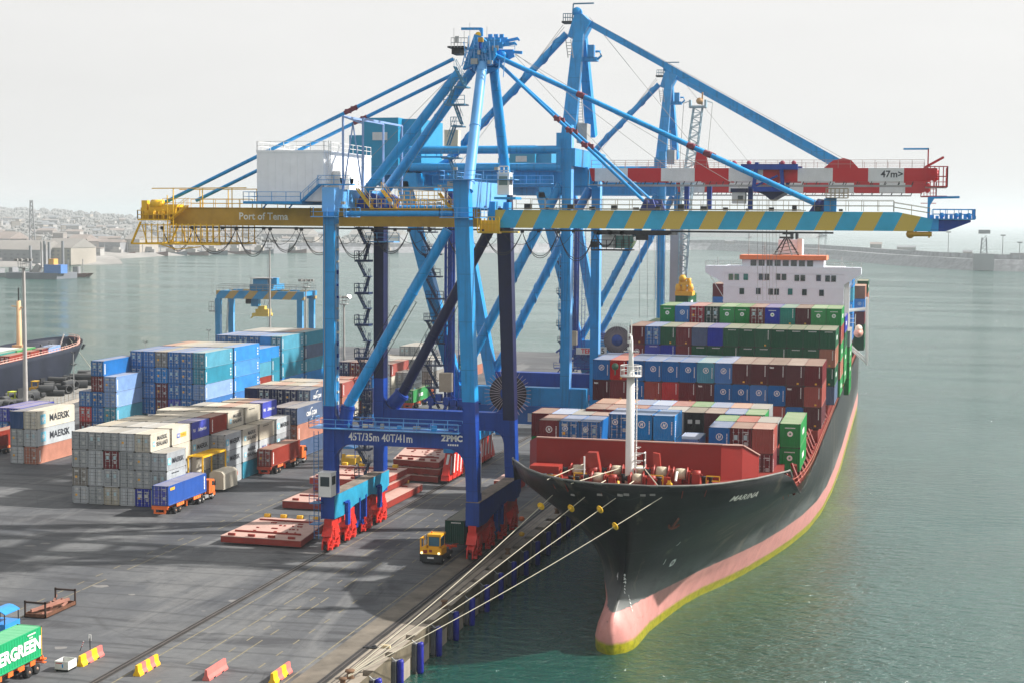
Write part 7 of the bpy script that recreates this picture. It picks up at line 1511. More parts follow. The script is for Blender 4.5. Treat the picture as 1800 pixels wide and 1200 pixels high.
def cab(x, y, par, mat, fwd=1):
    # cab-over tractor; y is the rear of the cab, facing +Y when fwd = 1
    F2 = fwd; Y = lambda v: y+F2*v
    def bx(a, b_, c_, d, e, f_, mt, nm, lst=None):
        m = MB(); m.box(a, b_, min(c_, d), max(c_, d), e, f_); return m.build(nm, mt, par)
    bx(x-.45, x+.45, Y(-3.4), Y(1.9), .75, 1.1, DKM, 'chassis')
    pr = [(Y(0), 1.0), (Y(2.0), 1.0), (Y(2.05), 2.0), (Y(1.8), 2.9), (Y(.1), 2.95)]
    m = MB(); m.prism(pr if F2 < 0 else pr[::-1], 'x', x-1.2, x+1.2); m.box(x-1.2, x+1.2, min(Y(1.4), Y(2.15)), max(Y(1.4), Y(2.15)), .55, 1.05); m.build('cab', mat, par)
    m = MB(); m.prism([(Y(1.0), 2.05), (Y(1.85), 2.05), (Y(1.68), 2.7), (Y(1.0), 2.7)], 'x', x+1.205, x+1.22); m.prism([(Y(1.0), 2.05), (Y(1.85), 2.05), (Y(1.68), 2.7), (Y(1.0), 2.7)], 'x', x-1.22, x-1.205); m.build('side_window', GLS, par)
    m = MB(); a = Y(2.07); b_ = Y(1.86); m.add([(x-1.05, a, 2.0), (x+1.05, a, 2.0), (x+1.0, b_, 2.78), (x-1.0, b_, 2.78)], [(0, 1, 2, 3) if F2 < 0 else (3, 2, 1, 0)]); m.build('windscreen', GLS, par)
    m = MB()
    for s in (-1, 1): m.box(x+s*1.28-.08, x+s*1.28+.08, min(Y(1.9), Y(2.05)), max(Y(1.9), Y(2.05)), 1.95, 2.6); m.beam((x+s*1.18, Y(1.9), 2.6), (x+s*1.3, Y(2.0), 2.6), .05)
    m.build('wing_mirror', DKM, par)
    MB().tube((x-.95, Y(-.25), 1.0), (x-.95, Y(-.25), 3.3), .08, 8).build('exhaust_stack', GALV, par)
    bx(x-.7, x+.7, Y(2.055), Y(2.09), 1.15, 1.75, DKM, 'radiator_grille'); bx(x+1.2, x+1.215, Y(.35), Y(.40), 1.1, 2.7, DKM, 'door_gap'); bx(x+1.2, x+1.215, Y(.95), Y(1.0), 1.1, 2.0, DKM, 'door_gap'); bx(x+1.0, x+1.25, Y(.3), Y(.9), .55, .65, GREYM, 'cab_step')
    bx(x-.6, x+.6, Y(-.1), Y(-.3), 1.0, 1.7, DKM, 'air_tank')
    for s in (-.85, .85): bx(x+s-.14, x+s+.14, Y(2.15), Y(2.19), .75, .95, emit('headlamp_glass', (.9, .85, .7), .3), 'headlamp')
    bx(x-1.2, x+1.2, Y(2.1), Y(2.25), .4, .62, DKM, 'bumper'); bx(x+1.0, x+1.4, Y(-.6), Y(-1.7), .6, 1.0, GREYM, 'fuel_tank')
    for s in (-1, 1):
        wheel(x+s*1.02, Y(1.35), .52, .32, par)
        for yy in (-1.9, -3.1): wheel(x+s*.98, Y(yy), .52, .5, par)
def truck(x, y, L, H, ccol, cabm, chm, name, label, clabel, side='', clogo='', heading=0):
    t = thing(name, label, 'truck', (x, y, 0), 'container trucks'); trailer(x, y, L, t, chm); cab(x, y+L+.9, t, cabm)
    container(x-1.22, y+.05, 1.44, L, H, ccol, True, clabel, 'containers carried by trucks', clogo, side)
    return t
truck(-98.35, 196.6, 12.19, 2.75, 'royal blue', ORNG, ORNG, 'container_truck', 'orange cab truck carrying a long blue container beside the grey stack', 'long blue container with small yellow panel on the orange truck', side='')
for ch in [o for o in bpy.data.objects if o.get('label', '').startswith('long blue container')]:
    putm(flat('yellow_panel', [(-.7, .7, -.2, .2, 0)], [PATY], 'ypl'), 'yellow_panel', (2.45, 1.3, 2.25), ch, '+X'); putm(flat('vertical_lettering', [(-.16, .16, i*.21, i*.21+.15, 0) for i in range(9)], [LETW], 'vcol'), 'vertical_lettering', (2.45, 11.5, .5), ch, '+X')
    for s in (0,): ch.material_slots[0].material = paint('container_cobalt', (.02, .09, .38), rough=.55, var=.1, dust=.6, rust=.08); pass
truck(-98.2, 232.5, 12.19, 2.75, 'brick red', ORNG, P('chassis_red', .55, .07, .03, rough=.5, rust=.1), 'container_truck', 'truck carrying a long red container beyond the blue trailer', 'long red container on the second truck along the stack', side='k')
# green container truck cut by the bottom left corner
gx, gy = PZ(75, 1180).x-1.3, PZ(75, 1180).y+.2
t = thing('container_truck', 'orange trailer with a green container at the bottom left corner', 'truck', (gx, gy-12.4, 0), 'container trucks')
# this one is seen from its far end: the trailer runs towards the camera
m = MB()
for s in (-.5, .5): m.box(gx+s-.09, gx+s+.09, gy-12.4, gy, .95, 1.3)
for yy in (gy-12.2, gy-8, gy-4, gy-.3): m.box(gx-1.22, gx+1.22, yy-.12, yy+.12, 1.2, 1.42)
m.box(gx-1.2, gx+1.2, gy, gy+.14, .9, 1.42); m.box(gx+.4, gx+1.3, gy+.1, gy+.5, 1.0, 1.15); m.box(gx+.4, gx+1.3, gy+.1, gy+.5, .7, .78)
for yy in range(6): m.box(gx+1.05, gx+1.18, gy-11+yy*1.8, gy-10.2+yy*1.8, .95, 1.42)
m.build('chassis', ORNG, t)
for s in (-1, 1):
    for yy in (gy-.9, gy-2.2): wheel(gx+s*.95, yy, .5, .5, t, P('rim_rust', .32, .20, .14))
gc_ = container(gx-1.22, gy-12.3, 1.44, 12.19, 2.75, 'green', False, 'bright green container with big white letters at the bottom left corner', 'containers carried by trucks')
gm = paint('container_fresh_green', (.012, .33, .13), rough=.5, var=.07, dust=.35, rust=.05, dcol=(.35, .55, .38), spec=.3)
gc_.material_slots[0].material = gm
put_text('EVERGREEN', (2.46, 6.1+1.6, 1.3), 1.12, gc_, '+X', bold=.045, squash=1.05); putm(flat('small_side_lettering2', [(-1.2+i*.17, -1.08+i*.17, 0, .14, 0) for i in range(8)]+[(-.9+i*.2, -.78+i*.2, -.28, -.14, 0) for i in range(3)], [LETW], 'sl2'), 'small_lettering', (2.46, 11.0, 2.35), gc_, '+X')
putm(flat('yellow_stripe', [(0, .09, .05, 2.7, 0)], [PATY], 'yst'), 'yellow_stripe', (2.45, 12.08, 0), gc_, '+X')
# blue canopied cart behind it
q = PZ(8, 1110); bx_ = PZ(20, 1120); x0, y0 = -85.2, 133.5
t = thing('canopy_truck', 'bright blue tug with a curved canopy roof at the left edge', 'tug', (x0-1, y0, 0))
CB = P('canopy_blue', .03, .25, .62, rough=.4); zt = PY(10, 1065, y0).z; m = MB(); n = 8
xr = PY(25, 1075, y0).x
m.prism([(xr-2.2+2.2*k/n, zt-.35+.4*math.sin(math.pi*k/n)) for k in range(n+1)]+[(xr-2.2+2.2*k/n, zt-.43+.4*math.sin(math.pi*k/n)) for k in range(n, -1, -1)], 'y', y0-1.6, y0+1.0); m.build('canopy', CB, t)
m = MB()
for xx in (xr-2.1, xr-.12):
    for yy in (y0-1.5, y0+.9): m.beam((xx, yy, zt-1.6), (xx, yy, zt-.3), .08)
m.build('canopy_post', DKM, t); MB().box(xr-2.2, xr, y0-1.6, y0+1.0, .7, zt-1.35).build('body', CB, t)
for s in (-2.0, -.25):
    for yy in (y0-1.1, y0+.6): wheel(xr+s, yy, .45, .3, t)
# yellow terminal tractor with dark green container
yx, yy0 = -53.9, 177.6
t = thing('terminal_tractor', 'yellow terminal tractor facing the viewer under the near crane', 'tractor', (yx, yy0, 0))
YT = P('tractor_yellow', .85, .42, .01, rough=.4, var=.06)
MB().box(yx-1.35, yx+1.35, yy0, yy0+4.6, .55, 1.05).box(yx-1.35, yx+1.35, yy0-.1, yy0+.1, .35, 1.25).build('chassis', DKM, t)
m = MB(); m.box(yx-1.35, yx+1.3, yy0+.0, yy0+2.2, 1.15, 1.95); m.prism([(yx-1.35, 1.95), (yx-.55, 1.95), (yx-.55, 2.35)], 'y', yy0, yy0+1.8); m.build('hood', YT, t)
m = MB(); m.box(yx-.42, yx+1.12, yy0+.15, yy0+.25, 1.9, 2.2)
for xx in (yx-.40, yx+1.06): m.box(xx-.05, xx+.07, yy0+.15, yy0+1.9, 1.9, 3.45)
m.box(yx-.48, yx+1.2, yy0+.1, yy0+2.2, 3.35, 3.62); m.box(yx-.42, yx+1.12, yy0+1.85, yy0+1.98, 1.9, 3.4); m.box(yx-1.38, yx-1.24, yy0+.1, yy0+.3, 1.9, 3.1); m.box(yx-1.38, yx-1.24, yy0+1.5, yy0+1.7, 1.9, 3.1); m.box(yx-1.38, yx-1.24, yy0+.1, yy0+1.7, 3.0, 3.12); m.build('cab', YT, t)
MB().box(yx-.30, yx+1.0, yy0+.13, yy0+.16, 2.25, 3.3).box(yx+1.13, yx+1.15, yy0+.35, yy0+1.7, 2.2, 3.3).build('windscreen', P('screen_blue', .05, .14, .20, rough=.08, spec=.8), t)
MB().box(yx-.95, yx-.45, yy0-.03, yy0-.01, 1.35, 1.75).box(yx-.2, yx+.15, yy0-.03, yy0-.01, 1.5, 1.8).build('radiator_grille', P('grille_red', .28, .03, .02), t)
for s in (-1.12, 1.0): MB().lathe([(.15, -.05), (.15, .03)], (yx+s, yy0-.02, 1.4), 12, axis='y').build('headlamp', emit('lit_headlamp', (1., .85, .45), 1.2), t)
MB().tube((yx-.85, yy0+.6, 1.9), (yx-.85, yy0+.6, 3.5), .09, 8).lathe([(.18, 0), (.18, .9)], (yx-.85, yy0+.6, 1.9), 10).build('exhaust_stack', GALV, t)
MB().lathe([(.12, 0), (.1, .2)], (yx-.2, yy0+1, 3.62), 8).build('beacon', P('beacon_orange', .8, .2, .02), t); MB().box(yx-.4, yx+.4, yy0-.13, yy0-.115, .75, .95).build('number_plate', LETW, t)
for s in (-1.1, 1.1):
    for q_ in (.9, 3.8): wheel(yx+s, yy0+q_, .5, .4, t)
m = MB()
for s in (-.5, .5): m.box(yx+.5+s-.09, yx+.5+s+.09, yy0+4.6, yy0+18, 1.0, 1.35)
for q_ in range(6): m.box(yx-.75, yx+1.75, yy0+5+q_*2.5, yy0+5.2+q_*2.5, 1.2, 1.42)
m.beam((yx+1.75, yy0+3.2, 1.9), (yx+1.75, yy0+5.8, 1.5), .1); m.build('trailer_chassis', P('chassis_red', .55, .07, .03), t)
for s in (-.5, 1.5):
    for q_ in (13.5, 15): wheel(yx+s, yy0+q_, .5, .4, t)
a = PY(782, 905, yy0+5.6); container(a.x+.02, yy0+5.6, 1.44, 12.19, 2.9, 'bottle green', False, 'dark green container with pale roof behind the yellow tractor', 'containers carried by trucks', 'e')
# distant lorries
def far_truck(px, py, rot, col, label, clabel, side='', L=12.19):
    p = PZ(px, py); t = thing('container_truck', label, 'truck', p, 'container trucks'); trailer(p.x, p.y, L, t, P('chassis_red', .55, .07, .03)); cab(p.x, p.y+L+.9, t, ORNG)
    if col: container(p.x-1.22, p.y, 1.44, L, 2.7, col, True, clabel, 'containers carried by trucks', '', side)
far_truck(717, 719, 0, 'green', 'truck with a green container seen between the near crane legs', 'green container with white lettering seen between the near crane legs', 'EG')
# truck at the left edge: red box and cream cab
p = PZ(-14, 800); t = thing('container_truck', 'truck with cream cab half cut by the left edge beside the small stack', 'truck', p, 'container trucks'); trailer(p.x, p.y, 12.19, t, P('chassis_red', .55, .07, .03)); cab(p.x, p.y+13.1, t, CREAM); container(p.x-1.22, p.y, 1.44, 12.19, 2.7, 'brick red', True, 'red container on the truck cut by the left edge', 'containers carried by trucks')
p = PZ(-34, 778); grid(p.x-3.0, p.y+10, 12.19, 2.6, 2.5, [['royal blue', 'royal blue'], ['blue', 'blue']], 'left edge behind the truck', 'containers at the left edge')
# straddling yellow frame beside the grey stack
a = PY(332, 800, 213); b_ = PY(393, 800, 219.5); t = thing('spreader_frame', 'yellow steel portal frame standing between the grey stacks', 'frame', (a.x+2, 214, 0)); m = MB(); zf = PY(332, 802, 213).z
xa, xb = PY(331, 800, 213).x, PY(331, 800, 213).x+2.3; ya_, yb2 = 212.9, 221.0
for xx in (xa, xb): m.beam((xx, ya_, zf), (xx, yb2, zf), .2, .24)
for i in range(6): yy = ya_+(yb2-ya_)*i/5; m.beam((xa, yy, zf+.1), (xb, yy, zf+.1), .15)
for i in range(5): yy = ya_+(yb2-ya_)*i/5; m.beam((xa, yy, zf+.1), (xb, yy+1.5, zf+.1), .12)
m.build('top_frame', BYEL, t)
for xx in (xa, xb):
    for yy in (ya_, yb2): MB().beam((xx, yy, 0), (xx, yy, zf), .2).build('leg', BYEL, t)
# cream roofed box behind the blue trailer
p = PY(368, 836, 216.5); zc = PY(380, 826, 217).z; t = tag(MB().prism([(p.x, 0.4), (p.x+2.3, .4), (p.x+2.3, zc-.5), (p.x+1.9, zc-.1), (p.x+.5, zc), (p.x, zc-.4)][::-1], 'y', 216.5, 221.5).build('covered_van', CREAM), 'cream roofed van parked between the blue trailer and grey containers', 'van')

# ------------------------------------------------------------- hatch covers lying on the quay
HC_ = P('hatch_dusty_pink', .50, .32, .27, rough=.75, var=.14, scale=.4, rust=.14, rcol=(.20, .05, .035)); HCR = P('hatch_edge_red', .26, .028, .018, rough=.6, var=.2, rust=.1)
def hatch(corn, z0, h, label, n=1, fitt=True):
    # corn: near-left, near-right, far-right, far-left (x, y)
    cx_ = sum(c[0] for c in corn)/4; cy_ = sum(c[1] for c in corn)/4
    t = thing('hatch_cover', label, 'hatch cover', (cx_, cy_, z0), 'ship hatch covers lying on the quay')
    m = MB(); m.prism([(c[0], c[1]) for c in corn], 'z', z0+.06, z0+h-.1); m.build('cover_edge', HCR, t)
    m = MB(); m.prism([(cx_+(c[0]-cx_)*1.004, cy_+(c[1]-cy_)*1.004) for c in corn], 'z', z0+h-.1, z0+h); m.build('cover_plate', HC_, t)
    A, B_, C_, D = [Vector((c[0], c[1], z0+h)) for c in corn]
    at = lambda u, v: (A.lerp(B_, u)).lerp(D.lerp(C_, u), v)
    m = MB()
    for v_ in (.22, .82): MB().beam(at(.06, v_)+Vector((0, 0, .12)), at(.92, v_)+Vector((0, 0, .12)), .12, .22).build('cover_rail', HCR, t)
    random.seed(int(abs(cx_*7)))
    for k in range(4): p = at(.12+.25*k, .035); MB().cbox(p+Vector((0, 0, .15)), .9, .3, .3).build('cover_lug', HCR, t)
    for k in range(22): p = at(random.choice([.3, .5, .7, .78])+random.uniform(-.06, .06), random.choice([.3, .45, .6, .72])); MB().cbox(p+Vector((0, 0, .06)), random.uniform(.15, .5), random.uniform(.15, .4), .13).build('lashing_socket', HCR, t)
    if fitt:
        for k in range(4): p = at(.07+k*.25, 1.0)+Vector((0, .1, .0)); MB().cbox(p+Vector((0, 0, .1)), .75, .55, .65).lathe([(.3, -.4), (.3, .4)], (p.x, p.y, p.z+.15), 10, axis='x').build('yellow_lug', BYEL, t)
    return t
hz_ = 1.15
def ztp(px, py, z): q = PZ(px, py, z); return (q.x, q.y)
hatch([ztp(388, 940, hz_), ztp(529, 949, hz_), ztp(577, 914, hz_), ztp(462, 907, hz_)], .25, .9, 'pinkish hatch cover lying flat left of the near crane bogies')
hatch([(-84.5, 206.5), (-70.2, 206.5), (-69.8, 225.5), (-84.1, 225.5)], .1, 1.1, 'lowest hatch cover of the pile behind the small white cabin')
hatch([(-83.0, 214.5), (-72.3, 214.5), (-72.0, 226.5), (-82.7, 226.5)], 1.3, 1.0, 'second hatch cover of the pile behind the near crane', fitt=False)
hatch([(-83.3, 213.9), (-72.6, 213.9), (-72.3, 225.9), (-83.0, 225.9)], 2.4, 1.0, 'topmost hatch cover of the pile behind the near crane')
hq = [ztp(690, 806, 3.3), ztp(770, 812, 3.3), ztp(800, 786, 3.3), ztp(712, 785, 3.3)]
for k in range(3): hatch([(c[0]+.25*(k % 2), c[1]+.2*k) for c in hq], .1+k*1.1, 1.0, '%s hatch cover of the distant pile under the portal beam' % ['lowest', 'middle', 'topmost'][k], fitt=(k == 2))
p = PZ(868, 862); tag(MB().box(p.x, p.x+3.4, p.y, p.y+6.2, .02, 1.5).box(p.x-.05, p.x+3.45, p.y-.05, p.y+6.25, 1.5, 1.6, 1).box(p.x+.3, p.x+.5, p.y-.06, p.y, .1, 1.4).box(p.x+2.9, p.x+3.1, p.y-.06, p.y, .1, 1.4).build('steel_bin', [P('bin_red', .45, .05, .03, rough=.5, rust=.1), HC_]), 'low red steel bin beyond the water side sill of the near crane', 'bin')
# canopied yellow/blue machine behind the cabin
p = PZ(612, 822); t = thing('yard_tractor', 'small yellow machine with blue canopy behind the near crane leg', 'tractor', p); MB().box(p.x-1.2, p.x+1.2, p.y, p.y+3.2, .6, 1.7).box(p.x-1.1, p.x-.6, p.y, p.y+.4, 1.7, 2.3).build('body', BYEL, t); MB().prism([(p.x-1.3+2.6*k/6, 3.3+.3*math.sin(math.pi*k/6)) for k in range(7)]+[(p.x+1.3, 3.2), (p.x-1.3, 3.2)], 'y', p.y, p.y+2.4).build('canopy', CB, t); MB().beam((p.x-1.2, p.y, 1.7), (p.x-1.2, p.y, 3.3), .1).beam((p.x+1.2, p.y, 1.7), (p.x+1.2, p.y, 3.3), .1).beam((p.x+1.2, p.y+2.3, 1.7), (p.x+1.2, p.y+2.3, 3.3), .1).build('post', DBLUE, t)
for s in (-1.1, 1.1):
    for yy in (.5, 2.6): wheel(p.x+s, p.y+yy, .45, .35, t)

# ------------------------------------------------------------- barriers, crate, posts, rusty frame
BP = [P('barrier_yellow', .80, .46, .01, rough=.5, var=.08, rust=.03), P('barrier_red', .62, .16, .14, rough=.55, var=.1)]
def barrier(px, py, label, cols):
    p = PZ(px, py); t = thing('traffic_barrier', label, 'barrier', p, 'plastic traffic barriers'); n = len(cols); L_ = 4.0; prof = [(-.34, 0), (-.34, .16), (-.16, .46), (-.11, .98), (.11, .98), (.16, .46), (.34, .16), (.34, 0)]
    for i, c in enumerate(cols):
        a = p.y+L_*i/n; m = MB(); m.prism([(p.x+q[0], q[1]) for q in prof][::-1], 'y', a, a+L_/n); m.build('barrier_segment', BP[c], t)
    m = MB()
    for k in (.22, .66): m.box(p.x+.335, p.x+.345, p.y+L_*k, p.y+L_*k+.45, .0, .13)
    m.build('forklift_slot', DKM, t); return t
barrier(140, 1171, 'yellow and red barrier beside the white crate', [0, 1, 0, 1])
barrier(240, 1188, 'yellow and red barrier beside the landward rail, second from the left', [0, 1, 0, 1, 0])
barrier(362, 1196, 'plain faded red barrier between the two crane rails', [1, 1])
barrier(478, 1202, 'yellow and red barrier nearest the waterside rail', [0, 1, 0, 1])
p = PZ(120, 1181); t = thing('pallet_crate', 'open white crate standing beside the leftmost barrier', 'crate', p); w_, l_, h_ = 1.35, 1.5, .95; WH = P('crate_white', .62, .62, .60, rough=.7, var=.12, rust=.06)
m = MB(); x_, y_ = p.x-w_, p.y
for a in ((x_, x_+w_, y_, y_+.06), (x_, x_+w_, y_+l_-.06, y_+l_), (x_, x_+.06, y_+.06, y_+l_-.06), (x_+w_-.06, x_+w_, y_+.06, y_+l_-.06)): m.box(*a, .12, h_)
m.box(x_, x_+w_, y_, y_+l_, .12, .2); m.build('crate_body', WH, t)
for a in (x_+.1, x_+w_-.2): MB().box(a, a+.12, y_+.05, y_+.2, 0, .12).box(a, a+.12, y_+l_-.2, y_+l_-.05, 0, .12).build('foot', DKM, t)
MB().box(x_+.1, x_+.75, y_-.01, y_, h_*.78, h_*.86).build('red_strip', RED, t); MB().box(x_+.72, x_+.85, y_-.01, y_, h_*.4, h_*.75).build('blue_strip', BLUE, t)
p = PZ(150, 1150); t = thing('marker_post', 'narrow white framed marker post behind the leftmost barrier', 'post', (p.x+.2, p.y, 0)); m = MB(); zt1 = PY(157, 1115, p.y+1).z; xq = PY(158, 1130, p.y+1).x; m.box(xq-.13, xq-.08, p.y+1, p.y+1.04, 1.1, zt1); m.box(xq+.08, xq+.13, p.y+1, p.y+1.04, 1.1, zt1); m.box(xq-.13, xq+.13, p.y+1, p.y+1.04, zt1, zt1+.06); m.build('post_frame', WHT, t); MB().box(xq-.04, xq+.04, p.y+1, p.y+1.05, 0, 1.3).build('post_stem', DKM, t)
xq = PY(146, 1126, p.y+1).x; t = thing('hazard_pole', 'leaning red and white striped thin pole behind the leftmost barrier', 'pole', (xq-.3, p.y+1, 0)); a = Vector((xq-.35, p.y+1, 0)); b_ = PY(147, 1126, p.y+1)
MB().tube(a, a.lerp(b_, .45), .03, 6).build('pole', DKM, t)
m = MB()
for k in range(6): m.tube(a.lerp(b_, .45+.092*k), a.lerp(b_, .45+.092*(k+1)), .04, 6, k % 2)
m.build('striped_top', [RED, WHT], t)
# rusty flat rack
RS = P('rusty_steel', .13, .055, .03, rough=.85, var=.4, rust=.3, rcol=(.04, .03, .025), scale=1.5); p = PZ(43, 1084); q = PZ(81, 1087)
xa, xb = p.x, p.x+2.45; ya_, yb2 = 142.6, 148.7; t = thing('flat_rack', 'rusty open flat rack frame lying on the asphalt at lower left', 'flat rack', ((xa+xb)/2, 145, 0))
m = MB()
for xx in (xa, xb-.12): m.box(xx, xx+.12, ya_, yb2, .05, .45)
for yy in (ya_, yb2-.12): m.box(xa, xb, yy, yy+.12, .05, .45)
m.box(xa, xb, ya_, yb2, .05, .1); m.build('base', RS, t)
for yy in (ya_, yb2-.14):
    m = MB(); m.box(xa, xa+.16, yy, yy+.14, .3, 1.75); m.box(xb-.16, xb, yy, yy+.14, .3, 1.75); m.box(xa, xb, yy, yy+.14, 1.5, 1.68); m.build('end_frame', P('rust_dark', .045, .025, .018, rough=.8, var=.4), t)
m = MB(); random.seed(12)
for k in range(9): a = Vector((random.uniform(xa+.3, xb-.3), random.uniform(ya_+.4, yb2-.6), random.uniform(.2, .7))); m.beam(a, a+Vector((random.uniform(-1, 1), random.uniform(.5, 2), random.uniform(-.1, .2))), .16, .22)
m.beam((xa+.5, ya_+.5, .6), (xb-.5, yb2-.6, .75), .22, .3); m.build('loose_steel', P('rust_pink', .32, .15, .11, rough=.85, var=.3, rust=.3), t)

# ------------------------------------------------------------- light poles
def pole(px, ptop, pb, Y, label, r=.28, heads=True, zb=0., lit=False):
    b_ = PY(pb[0], pb[1], Y); tt = PY(px, ptop, Y); t = thing('light_mast', label, 'light mast', (b_.x, Y, zb), 'yard light masts')
    MB().tube((b_.x, Y, zb), (b_.x, Y, tt.z), r, 10, r2=r*.6).build('pole', P('mast_grey', .42, .40, .38, rough=.6, var=.1), t)
    m = MB(); z = tt.z; m.lathe([(.9, 0), (1.1, .1), (1.1, .2)], (b_.x, Y, z-.1), 12)
    for k in range(8): an = math.pi*k/4; m.beam((b_.x+1.1*math.cos(an), Y+1.1*math.sin(an), z), (b_.x+1.2*math.cos(an), Y+1.2*math.sin(an), z+1.6), .06)
    m.path([(b_.x+1.15*math.cos(math.pi*k/6), Y+1.15*math.sin(math.pi*k/6), z+.8) for k in range(13)], .05, 4); m.path([(b_.x+1.2*math.cos(math.pi*k/6), Y+1.2*math.sin(math.pi*k/6), z+1.6) for k in range(13)], .05, 4); m.build('head_frame', GREYM, t)
    m = MB()
    for k in range(8): an = math.pi*k/4+.2; m.cbox((b_.x+1.5*math.cos(an), Y+1.5*math.sin(an), z+1.6), .55, .5, .5)
    m.build('floodlight', P('lamp_grey', .25, .25, .24), t)
    if lit: MB().cbox((b_.x+1.5, Y-.8, z+1.75), .7, .3, .6).build('lit_lamp', emit('lit_flood', (1., .9, .75), 12), t)
    MB().ladder((b_.x-.35, Y-.1, zb+1), (b_.x-.35, Y-.1, z), .3, 0, .03, step=1.6).build('ladder', GREYM, t)
pole(37.5, 471, (46, 733), 286, 'tall grey light mast in front of the ship at the left edge', r=.45)
pole(606.5, 535, (605, 700), 337, 'light mast with one bright lamp right of the near crane land leg', lit=True)
pole(474, 436, (475, 600), 345, 'light mast standing before the yard gantry', r=.22)
pole(900, 470, (902, 640), 420, 'light mast beyond the rear water leg', r=.22)
pole(540, 505, (538, 600), 350, 'thin mast by the right leg of the yard gantry', r=.2)
for k, (px, y1, y2, yb2) in enumerate(((130, 620, 641, 700), (256, 601, 999, 640), (367, 581, 999, 600))):
    Y = (318, 400, 430)[k]; p = PY(px, yb2, Y); zt = PY(px, y1, Y).z; t = thing('lamp_post', '%s thin street lamp post from the left along the fence' % ORD[k], 'lamp post', (p.x, Y, 0), 'thin lamp posts along the fence'); MB().tube((p.x, Y, 0), (p.x, Y, zt), .12, 8, r2=.08).build('pole', GREYM, t)
    for yy in (y1, y2):
        if yy > 900: continue
        z = PY(px, yy, Y).z
        for s in (-1, 1): MB().beam((p.x, Y, z-.3), (p.x+s*.5, Y, z), .06).prism([(p.x+s*.3, z), (p.x+s*.6, z+.25), (p.x+s*.6+.0, z+.32), (p.x+s*.25, z+.1)] if s > 0 else [(p.x-.25, z+.1), (p.x-.6, z+.32), (p.x-.6, z+.25), (p.x-.3, z)], 'y', Y-.4, Y+.4).build('lamp_head', DKM, t)

